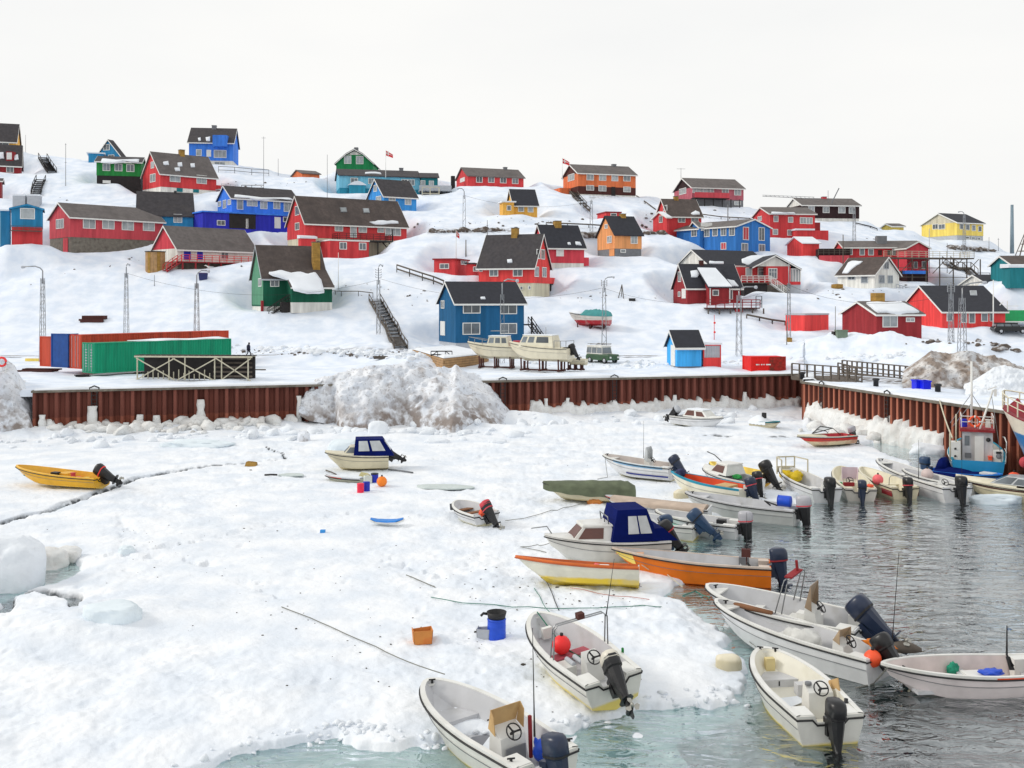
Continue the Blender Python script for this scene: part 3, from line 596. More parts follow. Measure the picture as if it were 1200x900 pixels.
volume(A4, 600, 652, 738, 437, 396, root=None, W=5, flat=True, wall=RED, roof=REDD, label='low flat roofed red shed just above the apricot house', group=H, cat='shed', over=.15, wA=[(680,402,710,414)], deep=2)
v = volume(A4, 600, 703, 860, 657, 522, 420, 7, 'B', ORAL, ROOFK, label='apricot orange house with black roof on a grey base, centre of the hill', group=H, foot=[(606, GREY)],
       wB=[(646,467,661,486),(660,536,684,571)], wA=[(798,533,832,575),(738,614,763,628)], chim=[(733,405,763,450)], trim=None, gl=GLASSL)
place_window(v, 'B', A4, (672,610,700,650), kind='door', frame=ORAL)
v = volume(A4, 218, 300, 523, 720, 595, 472, 7, 'B', CRIM, ROOFK, label='crimson house with black roof and white base behind the bright red gabled house', group=H, foot=[(690, WWALL)], wA=[(362,602,399,648)], chim=[(345,447,385,490)], gl=WHITE,
       snow=[[(470,568),(498,570),(508,588),(475,586)],[(425,573),(440,572),(445,585),(428,585)]])
block(v, v['LA'], v['LA']+.9, .3, 3, .4, 1.7, CRIM, 'balcony')
v = volume(A4, -95, 228, 322, 893, 708, 527, 7.5, 'A', REDB, ROOF, label='bright red house with gable to the right, cream cellar and red porch', group=H, foot=[(808, CREAMW)],
       wA=[(245,614,262,663),(270,615,289,666),(232,716,254,768),(277,720,299,771)], wB=[(110,715,159,766),(-28,715,16,766)], chim=[(100,488,137,540)], snow=[[(72,672),(100,670),(102,690),(75,692)]])
place_window(v, 'B', A4, (-90,716,-75,740), glass=GLASS); block(v, v['LA'], v['LA']+5.2, .2, 3, 2.1, 3.0, REDB, 'porch'); block(v, v['LA'], v['LA']+5.0, .3, 2.9, 1.95, 2.1, DARKW, 'porch_floor')
for i in range(4): block(v, v['LA']+.3+i*1.5, v['LA']+.45+i*1.5, .4, .55, -1.5, 2.0, DARKW, 'porch_post')
place_window(v, 'A', A4, (195,828,205,842)); place_window(v, 'B', A4, (150,830,162,845))
v = volume(B3, 572, 670, 1070, 590, 322, 207, 7, 'B', NAVY, ROOFK, label='two storey petrol blue house with black roof, just behind the white cruisers', group=H, foot=[(560, LGREY)],
       wA=[(716,326,810,382),(934,327,1024,386),(714,445,808,506),(934,448,1024,502)], wB=[(588,315,604,353)], dB=[(582,432,608,515,WHITE)], Y=128, over=.4)
LA=v['LA']; he=v['he']; steps(v, (LA+1.2,.4,2.9), (LA+3.2,.4,.2), (0,1.1,0), 9, DARKW, DARKW); block(v, LA, LA+1.3, .2, 1.8, 2.75, 2.9, DARKW, 'landing'); block(v, LA+1.1, LA+1.25, .2, .35, -1, 3.9, DARKW, 'post'); block(v, LA, LA+.9, .3, 1.4, -.5, .9, WHITE, 'cupboard')
roof_snow(v, B3, [(815,292),(840,290),(845,303),(818,304)], .1)
volume(B3, 543, 668, 745, 150, 72, root=None, W=6, flat=True, gable='A', wall=RED, roof=REDD, label='low red shed with white framed window, left of the bright red gabled house', group=H, cat='shed', over=.2, wB=[(580,98,628,122)], wA=[(700,80,735,98)], foundn='wall')
volume(B3, 733, 775, 806, 172, 98, root=None, W=4, flat=True, gable='A', wall=RED, roof=ROOF, label='tiny red entry hut squeezed against the bright red gabled house', cat='shed', over=.2, wB=[(776,115,800,137)])
# ---- right
v = volume(A5, 45, 118, 310, 432, 363, 270, 7, 'B', RED, ROOFB, label='red cottage with brown roof and snow hooded porch above the large blue building', group=H, wA=[(175,368,212,401),(252,372,289,401)], wB=[(89,306,109,333)], chim=[(148,252,172,275)], snow=[[(248,352),(275,335),(298,345),(300,358),(262,360)]])
vv = volume(A5, 52, 108, 122, 470, 372, 345, 3.4, 'B', RED, ROOFSNOW, root=v['root'], Y=v['Y']-2.5, D=5, wB=[(65,367,82,402)], pad=True, deep=2)
v = volume(A5, 150, 255, 557, 312, 197, 147, 9, 'B', PINK, ROOFG, label='dusty pink house with glazed balcony and antenna on the skyline', group=H, foot=[(266, GREY)], gmat=BRND,
       wA=[(432,206,467,239),(504,206,539,242),(504,283,538,300),(260,200,300,228),(303,200,340,228),(343,200,380,228)], wB=[(182,206,221,236)], gl=GLASSL)
h0=(312-262)/5*v['Y']/FP; LA=v['LA']; block(v, -.3, LA*.64, -1.9, -.02, h0-.15, h0, DARKW, 'balcony_floor'); block(v, -.3, LA*.64, -2.0, -1.92, h0, h0+1.05, RED2, 'balcony_front')
for i in range(6): block(v, i*1.9, .14+i*1.9, -1.7, -1.55, -2, h0-.15, DARKW, 'balcony_post')
v = volume(A5, 612, 712, 975, 495, 352, 318, 9, 'B', RED, ROOFG, label='long deep red two storey house right of the large blue building', group=H,
       wA=[(735,367,757,398),(820,374,844,401),(889,376,921,408),(926,377,958,410),(730,445,755,473),(815,449,842,478)], wB=[(642,370,664,392)], gl=GLASSL, snow=[[(720,344),(855,348),(860,354),(722,352)]])
block(v, v['LA']-4.4, v['LA']+1.6, -2.2, 0, -2.0, 1.3, RED, 'annex'); block(v, v['LA'], v['LA']+1.0, 0, 4, 0, 2.9, REDD, 'side_annex'); block(v, v['LA']-4.6, v['LA']-1, -2.4, 0, 1.3, 1.6, ROOFSNOW, 'annex_snow')
place_window(v, 'A', A5, (885,448,912,492), kind='door', frame=DARKW)
Zp = Z5(0, 0, 1.0)
v = volume(Zp, 922, 940, 1007, 259.5, 240, 233, 8, 'B', BRND, ROOFG, label='long dark brown house with white framed windows high on the right skyline', group=H, foot=[(255.5, WWALL)], gmat=WWALL, over=.5,
       wA=[(947.3,242,954,248),(964.6,242.6,971.3,249),(982.8,243,990,249.3),(995.2,243.3,1001.4,249.8)], chim=[(963,231,968,235,RED2)], gl=GLASSL)
v = volume(A5, 165, 515, 712, 575, 425, 388, 9, 'A', STEEL, ROOFG, label='large L shaped blue building with many white windows, right of centre', group=H,
       wB=[(254,441,282,483),(330,443,356,485),(378,441,404,481),(427,436,454,479),(476,435,504,478)], wA=[(646,436,676,507),(545,528,579,569),(647,533,679,571)])
place_window(v, 'A', A5, (554,433,584,503), glass=RED2); place_window(v, 'B', A5, (427,524,454,559), glass=RED2)
v2 = volume(A5, 170, 300, 318, 560, 432, 403, 6, 'B', STEEL, ROOFG, root=v['root'], Y=v['Y']+5.5, th=R(8), D=6, wA=[], trim=WHITE, pad=False)
m=MB(); block(v2, .2, 2.2, -.15, -.02, 3.2, 4.6, WHITE, 'signboard')
v = volume(A5, 170, 352, 700, 700, 650, 568, 8, 'B', WWALL, ROOFK, label='white gabled house with red front, snow patched black roof and white verandah stairs', group=H, trim=WHITE,
       snow=[[(355,632),(440,636),(440,647),(357,645)],[(545,620),(600,600),(700,600),(725,606),(640,640),(590,655),(548,640)]])
Yv=v['Y']-3.0; v2 = volume(A5, 632, 690, 832, 830, 660, 600, 7, 'A', RED, ROOFK, root=v['root'], Y=Yv, th=R(6), D=7, gmat=WWALL, wA=[(706,673,751,733)], foot=[(768, CONC)], over=.5, pad=True) if False else None
# front cross gable, its face towards the viewer
def crossgable(V0):
    z=A5; Y=V0['Y']-3.0; s=Y/FP/5; P=at(*z(650,835),Y); W=(832-650)*s; root=V0['root']; Mr=V0['Mr']; M=Matrix.Translation(P); hh=lambda y:(835-y)*s; xx=lambda x:(x-650)*s
    Mv=Mr@M
    m=MB(); m.box((xx(688),0,-2),(W,7,hh(768))); m.build('foundation', CONC, root, Mv)
    m=MB(); m.box((xx(688),.003,hh(768)),(W,7,hh(660))); m.box((xx(530),1.6,hh(755)),(xx(688)-.01,7,hh(664))); m.build('wall', RED, root, Mv)
    m=MB(); m.prism([(-.4,-.02,hh(660)),(W+.1,-.02,hh(660)),(W*.5,-.02,hh(604))],(0,7,0)); m.build('gable', WWALL, root, Mv)
    m=MB()
    for a,b in (((-1.2,hh(672)),(W*.5,hh(600))),((W*.5,hh(600)),(W+1.6,hh(684)))): m.prism([(a[0],-.5,a[1]),(b[0],-.5,b[1]),(b[0],-.5,b[1]+.22),(a[0],-.5,a[1]+.22)],(0,8,0))
    m.build('roof', ROOFK, root, Mv)
    m=MB()
    for a,b in (((-1.2,hh(672)),(W*.5,hh(600))),((W*.5,hh(600)),(W+1.6,hh(684)))): m.prism([(a[0],-.56,a[1]-.05),(b[0],-.56,b[1]-.05),(b[0],-.56,b[1]+.15),(a[0],-.56,a[1]+.15)],(0,.05,0))
    m.build('barge_board', WHITE, root, Mv)
    V=dict(P=P,th=0,root=root,Mr=Mr,M=M); place_window(V,'A',z,(706,675,750,730),hbar=True,mull=3)
    V2=dict(V,P=P+Vector((0,1.6,0))); place_window(V2,'A',z,(643,672,676,720),hbar=True,mull=2); place_window(V2,'A',z,(572,672,603,716),glass=GLASSL)
    m=MB(); m.box((W+.01,.6,-2),(xx(897),4,hh(768))); m.build('bay_base', LGREY, root, Mv)
    m=MB(); m.box((W+.02,.55,hh(768)),(xx(897),4,hh(750))); m.build('bay_wall', RED, root, Mv)
    m=MB(); m.box((W+.02,.62,hh(750)),(xx(897)-.02,4,hh(678))); m.build('bay_glass', GLASSL, root, Mv)
    m=MB(); 
    for x_ in (836,851,868,884,896): m.box((xx(x_)-.07,.5,hh(750)),(xx(x_)+.07,.62,hh(678)))
    m.box((W-.1,.3,hh(678)),(xx(902),4.2,hh(672))); m.build('bay_frame', WHITE, root, Mv)
    m=MB(); m.box((xx(528),-1.6,hh(762)),(xx(700),1.58,hh(756))); m.build('deck', GWOOD, root, Mv)
    railing(V,[(xx(530),-1.6,hh(756)),(xx(700),-1.6,hh(756))],1.0,WHITE,.9,mids=2,r=.045)
    m=MB(); m.box((xx(550),-1.2,-2),(xx(688)-.1,1.5,hh(764))); m.build('deck_underside', DARKW, root, Mv)  # dark box filling the space under the deck
    steps(V,(xx(702),-1.7,hh(756)),(xx(812),-1.7,.0),(0,1.2,0),12,WHITE,WHITE)
    PADS.append((P.x+xx(550),P.y-1,0,W-xx(550)+2,8,P.z))
crossgable(v)
v = volume(A5, 145, 228, 540, 885, 782, 653, 7, 'B', REDD, ROOFK, label='dark red house with snow covered dormer wing and red railed deck, lower right of centre', group=H, dB=[(196,792,219,848,WHITE)], wB=[(176,695,191,748),(176,812,187,834)], wA=[(459,800,489,852)],
       chim=[(297,628,320,652,BROWN)], snow=[[(245,690),(300,685),(330,690),(300,705),(285,725),(250,725)],[(435,735),(500,745),(528,778),(462,780)]])
LA=v['LA']; M_=v['Mr']@v['M']; s=v['Y']/FP/5; x0=LA*.33; x1=LA*.73; he=v['he']; ri=v['rise']; Lb=v['LB']
m=MB(); m.hexa([(x0,-1.7,-1),(x1,-1.7,-1),(x1,0,-1),(x0,0,-1),(x0,-1.7,he-.1),(x1,-1.7,he-.1),(x1,0,he+.5),(x0,0,he+.5)]); m.build('dormer_wing', REDD, v['root'], M_)
a=Vector((x0-.25,-2.0,he-.15)); b=Vector((x1+.25,-2.0,he-.15)); c=Vector((x1-.3,Lb*.38,he+ri*.86)); d=Vector((x0-.5,Lb*.38,he+ri*.86)); nn=(b-a).cross(c-b).normalized()
m=MB(); m.prism([a,b,c,d], nn*.15); m.build('dormer_roof', ROOFK, v['root'], M_)
m=MB(); i_=lambda p:p+nn*.15; m.prism([i_(a+Vector((.1,.05,0))),i_(b-Vector((.15,-.05,0))),i_(c-Vector((.6,.4,.25))),i_(d+Vector((.1,-.3,-.2)))], nn*.18); m.build('roof_snow', ROOFSNOW, v['root'], M_)
m=MB(); m.box((x0+.1,-1.78,-.5),(x0+.25,-1.7,he)); m.box((x1-.2,-1.78,-.5),(x1-.05,-1.7,he)); m.build('corner_board', WHITE, v['root'], M_)
place_window(dict(v,P=v['P']-Vector((-math.sin(v['th']),math.cos(v['th']),0))*1.7), 'A', A5, (378,802,407,829))
m=MB(); m.box((LA*.18,-4.4,-.55),(LA+1.2,-1.72,-.4)); m.build('deck', BROWN, v['root'], M_); railing(v,[(LA*.18,-4.4,-.4),(LA+1.2,-4.4,-.4)],1.1,REDD,1.3,mids=2,r=.05)
railing(v,[(LA+.6,-4.4,-.4),(LA+1.4,-4.5,-.4)],1.6,DARKW,.8,mids=2)
for i in range(6): block(v, LA*.2+i*1.6, LA*.2+.16+i*1.6, -4.3,-4.15,-3.5,-.5,GWOOD,'deck_post')
block(v, LA*.72, LA*.85, -4.0,-3.5,-2.6,-.6,RED,'red_drum_box')
volume(A5, 812, 905, 1000, 602, 525, 492, 6, 'B', REDB, ROOFSNOW, label='small bright red hut under a thick snow roof, below the deep red two storey house', group=H, cat='hut', trim=None, snowh=.3)
# red terrace with scaffolding
v = volume(A6, 92, 146, 600, 480, 400, 368, 7, 'B', RED, ROOFG, label='long red house with timber sun decks on stilts at right', group=H, wA=[(160,409,192,441),(239,409,263,443),(290,411,316,443),(430,412,452,443)], dA=[(345,415,368,446,BROWN),(400,415,425,444,BRND)], snow=[])
v2 = volume(A6, 508, 515, 640, 615, 402, 368, 7, 'A', CRIM, ROOFG, root=v['root'], Y=v['Y']-4, th=R(12), D=7, wA=[(555,485,573,520),(603,483,624,523)], foot=[(535, BRND)], pad=True)
M2=v2['Mr']@v2['M']; s=v2['Y']/FP/5; zd=(615-462)*s; LA=v2['LA']
m=MB(); m.box((-6,-2.8,zd-.2),(LA+6.5,-.02,zd)); m.build('sun_deck', GWOOD, v['root'], M2); railing(v2,[(-6,-2.8,zd),(LA+6.5,-2.8,zd)],1.0,PALEW,1.3,mids=2,r=.03); railing(v2,[(LA+6.5,-2.8,zd),(LA+6.5,1,zd)],1.0,PALEW,1.3,mids=2,r=.03)
for i in range(8): block(v2,-5.8+i*2.5,-5.66+i*2.5,-2.6,-2.46,-3,zd-.2,GWOOD,'deck_post')
m=MB(); 
for z_ in (zd*.25,zd*.6): m.box((-3,-2.6,z_),(LA+6,-2.0,z_+.08))
for i in range(5): m.bar((-3+i*3,-2.5,z_-.9),(-.5+i*3,-2.5,zd-.2),.09)
m.build('scaffold', GWOOD, v['root'], M2); block(v2,-2.2,1.6,-2.7,-2.1,zd*.38,zd*.5,BLUE,'blue_tarpaulin')
block(v,-4.6,0.6,-1.6,.4,-1.6,2.0,BRND,'lower_annex'); railing(v,[(-4.6,-1.8,1.0),(.6,-1.8,1.0)],1.0,GWOOD,.9,mids=2); block(v,-4.5,.5,-1.75,-1.65,-.6,.9,RED2,'balcony_front'); block(v, v['LA']*.46,v['LA']*.46+1.6,1.5,3,v['he'],v['he']+v['rise']+.9,GREY,'roof_box')
m = MB(); 
v = volume(A6, 108, 325, 468, 640, 556, 460, 7.5, 'A', WWALL, ROOFB, label='white cottage with brown roof and snow slide, between the red terrace and red barn', group=H, wA=[(350,565,379,606),(402,567,427,606),(379,486,404,523)], wB=[(172,565,208,586),(249,566,282,605)],
       snow=[[(170,490),(195,480),(255,482),(200,520),(165,553),(135,552)]], gl=GLASS, fr=LGREY)
block(v, -.5, 5.6, -1.4, -.2, -1.5, -.3, DARKW, 'entrance_base'); railing(v, [(4,-1.4,-.3),(9,-2,-1.2)], 1.0, LGREY, .9)
v = volume(A6, 600, 808, 962, 358, 253, 203, 9.5, 'B', YELL, ROOFK, label='light yellow house with cream gable on a grey base, far right skyline', group=H, foot=[(328, LGREY)], gmat=CREAM,
       wB=[(667,265,696,291),(702,265,737,291)], wA=[(824,264,841,291),(859,267,879,296),(895,272,914,301),(932,277,949,305),(858,338,876,347),(892,340,910,350),(928,345,944,354)])
v = volume(A6, 480, 722, 1090, 872, 772, 630, 12, 'B', REDB, ROOFK, label='big bright red barn like hall with black roof at lower right', group=H, cat='hall', wA=[(750,786,777,828),(836,784,861,838),(879,786,909,840),(952,788,984,830),(1000,785,1015,830)], snow=[], sky=[(885,655,925,682)], over=.4)
v = volume(B6, 135, 337, 600, 385, 242, 172, 8, 'B', REDD, ROOFG, label='dark red low house with snow laden roof and yellow box on its ridge, lower right', group=H, wA=[(374,252,454,313),(511,265,554,282)], dA=[(508,370,540,384,CREAM)], gl=GLASSL,
       snow=[[(275,180),(440,178),(480,175),(525,200),(585,232),(470,240),(345,234)]], snowh=.35, Y=126)
block(v, v['LA']*.28, v['LA']*.28+1.3, v['LB']/2-1, v['LB']/2+.2, v['he'], v['he']+v['rise']+1.2, BRICK, 'roof_crate')
v = volume(B5, 703, 815, 955, 445, 347, root=None, W=6, flat=True, gable='A', wall=REDB, roof=LGREY, label='flat topped bright red shed half sunk in snow, left of the dark red low house', group=H, cat='shed', over=.06)
v = volume(B6, 810, 1010, 1400, 150, 78, 15, 10, 'B', WWALL, ROOFK, label='white house with snow patched black roof behind the red hall', group=H, wA=[(1082,98,1098,128),(1150,100,1172,130)], Y=156, snow=[[(1045,40),(1130,35),(1230,40),(1260,66),(1130,80),(1060,60)]])
v = volume(A6, 1005, 1130, 1260, 600, 500, 455, 7, 'B', TEAL, ROOFB, label='teal house with snow hooded porch at the right edge', group=H, Y=152, wA=[(1152,525,1176,566)])
block(v, -1.5, 3.5, -2.6, 0, -1, 2.0, TEAL, 'porch'); block(v, -1.8, 3.8, -2.8, 0, 2.0, 2.6, ROOFSNOW, 'porch_snow', slope=.25)
# small outlying ones
volume(A2, 712, 770, 872, 395, 366, 350, 6, 'B', ORANGE, ROOFG, label='little rust orange hut low on the skyline left of the green gambrel house', cat='hut', trim=None, group=H)
volume(A6, 365, 430, 495, 300, 277, 264, 5, 'B', YELL, ROOFG, label='small pale yellow hut almost sunk behind the right ridge', cat='hut', trim=WHITE, group=H)
v = volume(B4, 908, 968, 1110, 658, 530, 443, 3.6, 'B', AZURE, ROOFK, label='bright azure kiosk with white door standing on the quay', cat='kiosk', Y=104, foot=[(648, GREY)], over=.3, dB=[(933,522,957,643,WHITE)], pad=True, deep=1)
V_KIOSK = v
# ------------------------------------------------------------------ the land: one sheet from the quay edge over the hill to the horizon
QL0, QL1 = G(40, 458, 3.7), G(940, 438, 3.7)          # top edge of the back quay
QR0, QR1 = G(943, 447.5, 3.7), G(1200, 485, 3.7)      # top edge of the pier
def wall_depth(u):
    u = np.asarray(u, float)
    d = QL1 - QL0; yl = (QL0.x * d.y - QL0.y * d.x) / (u * d.y - d.x)
    d2 = QR1 - QR0; yr = (QR0.x * d2.y - QR0.y * d2.x) / (u * d2.y - d2.x)
    ur = (QR0.x) / QR0.y
    return np.where(u < ur - .0005, np.clip(yl, 40, 120), np.clip(yr, 40, 120))
MOUNDS = [  # px, Y, rx, ry, height : drifts and ploughed snow
 (1040, 108, 11, 5, 2.6), (985, 112, 8, 4, 1.8), (1120, 104, 7, 4, 1.6), (1190, 100, 9, 4, 2.0), (1160, 112, 8, 4, 1.6), (905, 113, 7, 3, 1.0),
 (478, 110, 4, 3, 1.2), (450, 115, 12, 3, .8), (790, 113, 4, 2, .5), (380, 113, 9, 2, .7), (425, 125, 9, 5, 1.2),
 (1070, 128, 9, 4, 1.5), (1020, 150, 10, 5, 2.0), (760, 152, 9, 7, 2.6), (800, 160, 8, 6, 1.5), (640, 172, 9, 5, 1.5), (60, 150, 9, 7, 2.0), (140, 150, 14, 6, 1.5), (220, 133, 9, 5, 1.3), (280, 135, 6, 4, -1.0),
 (470, 150, 9, 6, 1.2), (530, 170, 12, 8, 1.5), (640, 198, 14, 7, 2.0), (560, 195, 9, 6, 1.2), (360, 197, 12, 7, 1.5), (100, 195, 16, 8, 1.5), (980, 190, 14, 8, 1.5), (1080, 170, 10, 6, 1.8), (1150, 150, 9, 5, 1.4), (680, 146, 10, 6, 1.0), (900, 146, 8, 5, 1.2)]
ncol, nrow = 760, 330
us = np.concatenate([np.linspace(-1.1, -.56, 60), np.linspace(-.555, QR0.x / QR0.y - .001, 480), np.linspace(QR0.x / QR0.y, .555, 160), np.linspace(.56, 1.1, 60)])
ts = np.linspace(0, 1, 330)
YF = wall_depth(us) + .75
def rowY(t, yf): return np.where(t < .25, yf + (123 - yf) * (t / .25), np.where(t < .85, 123 + 140 * ((t - .25) / .6) ** 1.05, 263 + 700 * np.clip((t - .85) / .15, 0, 1) ** 2))
YY = rowY(ts[:, None], YF[None, :]); UU = np.repeat(us[None, :], len(ts), 0); XX = UU * YY; PX = UU * FP + 600
ZZ = hill_z(PX, YY)
amp = np.clip((YY - 121) / 20, 0, 1) * np.clip((900 - YY) / 600, 0, 1)
ZZ = ZZ + amp * (fbm(XX / 14, YY / 14, 4) * .6 + fbm(XX / 4 + 9, YY / 5, 3) * .2) + np.clip((YY - 230) / 60, 0, 1) * fbm(XX / 60, YY / 60, 3) * 3 - np.clip((YY - 212) / 40, 0, 1) * 1.5
q_amp = np.clip((121 - YY) / 3, 0, 1)
ZZ = ZZ + q_amp * (fbm(XX / 3.2, YY / 3, 4) * .22 + .05)
ZZ = ZZ - np.clip(1 - (YY - YF[None, :]) / 2.0, 0, 1) * .12
for px, y, rx, ry, h in MOUNDS:
    x = (px - 600) / FP * y; d = ((XX - x) / rx) ** 2 + ((YY - y) / ry) ** 2
    ZZ = ZZ + h * np.where(y > 125, .38, 1.0) * np.exp(-d * 1.3) * (1 + .35 * fbm(XX / 2.2 + px, YY / 2.2, 4))
# the road lies in a shallow trough
rd = np.exp(-((YY - 119.5) / 1.7) ** 2); ZZ = ZZ * (1 - .85 * rd) + (hill_z(PX, 119.5 + 0 * YY) - .05) * .85 * rd
sm = lambda t: t * t * (3 - 2 * t)
for (x, y, th, la, lb, z) in PADS:
    c, s = math.cos(th), math.sin(th); a = (XX - x) * c + (YY - y) * s; b = -(XX - x) * s + (YY - y) * c
    da = np.maximum(np.maximum(-a, a - la), 0); db = np.maximum(np.maximum(-b, b - lb), 0); d = np.hypot(da, db)
    wgt = sm(np.clip(1 - (d - .6) / 4.2, 0, 1))
    target = z + fbm(XX / 2.5 + x, YY / 2.5, 3) * .25 + .08
    ZZ = ZZ * (1 - wgt) + target * wgt
# a front lip that drops behind the pile wall
ZZ[0, :] -= .5
dirt = np.clip(1 - np.abs(YY - 119.3) / 2.2, 0, 1) * .6 + np.clip(1 - np.abs(YY - 122.2) / 1.3, 0, 1) * .55
def dband(px0, px1, py0, py1, a):   # rocky ground showing through the snow in a cut bank
    m_ = np.clip(1 - np.abs((ZZ * 0 + (350 - (ZZ - CAMZ) * FP / YY)) - (py0 + (py1 - py0) * (PX - px0) / (px1 - px0))) / 3.5, 0, 1) * (PX > px0) * (PX < px1)
    return m_ * a
ROWP = 350 - (ZZ - CAMZ) * FP / YY
dirt = dirt + dband(500, 600, 271, 270, .9) + dband(660, 800, 274, 272, 1.2) + dband(690, 760, 232, 226, .5) + dband(1110, 1160, 290, 292, .9) + np.clip(dband(1010, 1300, 444, 468, 2.2), 0, .9) * (YY < 100)
land = grid_mesh('snowy_hillside', XX, YY, ZZ, HILLSNOW, dirt); tag(land, None, kind='structure')
me_v = np.stack([XX, YY, ZZ], -1).reshape(-1, 3)
_q = None
def make_bvh(X, Y, Z):
    r, c = X.shape; co = np.stack([X, Y, Z], -1).reshape(-1, 3); i = np.arange(r - 1)[:, None] * c + np.arange(c - 1)[None, :]
    q = np.stack([i, i + 1, i + 1 + c, i + c], -1).reshape(-1, 4)
    return BVHTree.FromPolygons([tuple(p) for p in co.tolist()], q.tolist())
LB_ = make_bvh(XX[::2, ::2], YY[::2, ::2], ZZ[::2, ::2])
def hit(px, py, dy=0):
    d = Vector(((px - 600) / FP, 1, -(py - HZ) / FP)).normalized(); r = LB_.ray_cast(Vector((0, 0, CAMZ)), d)
    return r[0] if r[0] is not None else at(px, py, 150)
def ground(x, y):
    r = LB_.ray_cast(Vector((x, y, 200)), Vector((0, 0, -1))); return r[0].z if r[0] is not None else 3.7
# road
m = MB(); pts = []
for i, px in enumerate(range(-160, 1380, 10)):
    vis = (px < 60) or (265 < px < 400) or (700 < px < 780) or (840 < px < 870)
    for yy in (117.6, 120.6): x = (px - 600) / FP * yy; m.v.append((x, yy, ground(x, yy) + (.22 if vis else -.25)))
k = len(m.v) // 2
for i in range(k - 1): m.f.append((2*i, 2*i+2, 2*i+3, 2*i+1)); m.m.append(0); m.sm.append(True)
tag_road = 0
ROADM = mk('wet_road_gravel', (108, 100, 90), .9, var=.35, bump=.4, dirt=(205, 205, 208), damt=.8, dscale=.25)
tag(m.build('road', ROADM), None, kind='structure')
# ------------------------------------------------------------------ the harbour: sea, sea ice with cracks and a broken edge
EDGE = [(150,960),(228,903),(262,882),(300,869),(345,862),(400,854),(412,863),(450,869),(500,869),(560,863),(600,857),(640,850),(700,846),(735,827),(790,821),(830,823),(866,816),
 (862,775),(848,745),(826,722),(800,708),(776,695),(790,681),(822,677),(828,660),(765,655),(770,640),(800,634),(815,618),(835,604),(870,600),(895,598),(922,590),(945,578),(975,572),(1010,566),(1058,560),(1074,549),(1058,538),
 (1030,528),(1010,520),(1036,515),(1062,521),(1092,526),(1112,523),(1138,505),(1230,500),(1500,480),(1900,700),(1900,1300),(150,1300)]
HOLE = [(-60,700),(0,672),(30,662),(60,656),(88,656),(96,668),(84,678),(68,683),(50,687),(20,697),(-60,722)]
CRACKS = [([(0,613),(30,603),(60,597),(75,590),(100,582),(125,573),(160,560),(200,553),(245,546),(290,543),(333,538),(333,532),(310,524)], [.22,.18,.2,.4,.2,.3,.26,.2,.12,.08,.06,.03,.02]),
 ([(0,702),(20,694),(45,688),(62,694),(84,696),(90,706),(86,716)], [.18,.22,.15,.25,.25,.2,.12]), ([(740,510),(800,510),(860,511),(935,512)], [.05,.1,.1,.06]), ([(0,715),(8,708),(14,700)], [.3,.25,.15])]
def poly_sd(X, Y, P):
    inside = np.zeros(X.shape, bool); d = np.full(X.shape, 1e9); n = len(P)
    for i in range(n):
        (x0, y0), (x1, y1) = P[i], P[(i + 1) % n]
        c = ((y0 > Y) != (y1 > Y)) & (X < (x1 - x0) * (Y - y0) / (y1 - y0 + 1e-12) + x0); inside ^= c
        dx, dy = x1 - x0, y1 - y0; t = np.clip(((X - x0) * dx + (Y - y0) * dy) / (dx * dx + dy * dy + 1e-12), 0, 1)
        d = np.minimum(d, np.hypot(X - x0 - t * dx, Y - y0 - t * dy))
    return np.where(inside, d, -d)       # positive in the water
ui = np.concatenate([np.linspace(-1.0, -.53, 40), np.linspace(-.525, .525, 800), np.linspace(.53, 1.0, 40)])
rows = np.concatenate([np.linspace(1500, 930, 50), np.linspace(928, 455, 440)])
YR = (CAMZ - .3) * FP / (rows - HZ)
IU, IY = np.meshgrid(ui, YR); IY = np.minimum(IY, wall_depth(IU) + 1.2); IX = IU * IY
E2 = [(p.x, p.y) for p in (G(a, b, .15) for a, b in EDGE)]
sdw = poly_sd(IX, IY, E2) + fbm(IX / 1.1, IY / 1.1, 4) * .55
H2 = [(p.x, p.y) for p in (G(a, b, .1) for a, b in HOLE)]
sdw = np.maximum(sdw, poly_sd(IX, IY, H2) + fbm(IX / .8, IY / .8, 3) * .18)
rough = np.clip(fbm(IX / 9 + 3, IY / 9, 2) * 1.2 + .55, .15, 1)
top = .30 + fbm(IX / 6, IY / 6, 3) * .12 + rough * (fbm(IX / .8, IY / .8, 4) * .15 + fbm(IX / .28, IY / .28, 2) * .05)
# trodden and lumpy snow: footprints and pits in the foreground
pit = vn(IX / .45 + 31, IY / .45); top -= np.clip(pit - .74, 0, 1) * .30 * np.clip(fbm(IX / 4 + 8, IY / 4, 2) * 2 + .5, 0, 1)
top += np.clip(fbm(IX / 1.6 + 50, IY / 1.3, 3), 0, 1) * .12 * np.clip(1 + sdw / 5, 0, 1)      # lumps near the edge
rim = np.exp(-(np.clip(-sdw, 0, 9) / .7) ** 2) * .02 * (1 + fbm(IX / .5, IY / .5, 3)); top = np.where(sdw < 0, top * (.40 + .60 * np.clip(-sdw / 1.4, 0, 1) ** .7), top * .4); top += np.where(sdw < 0, rim, 0)
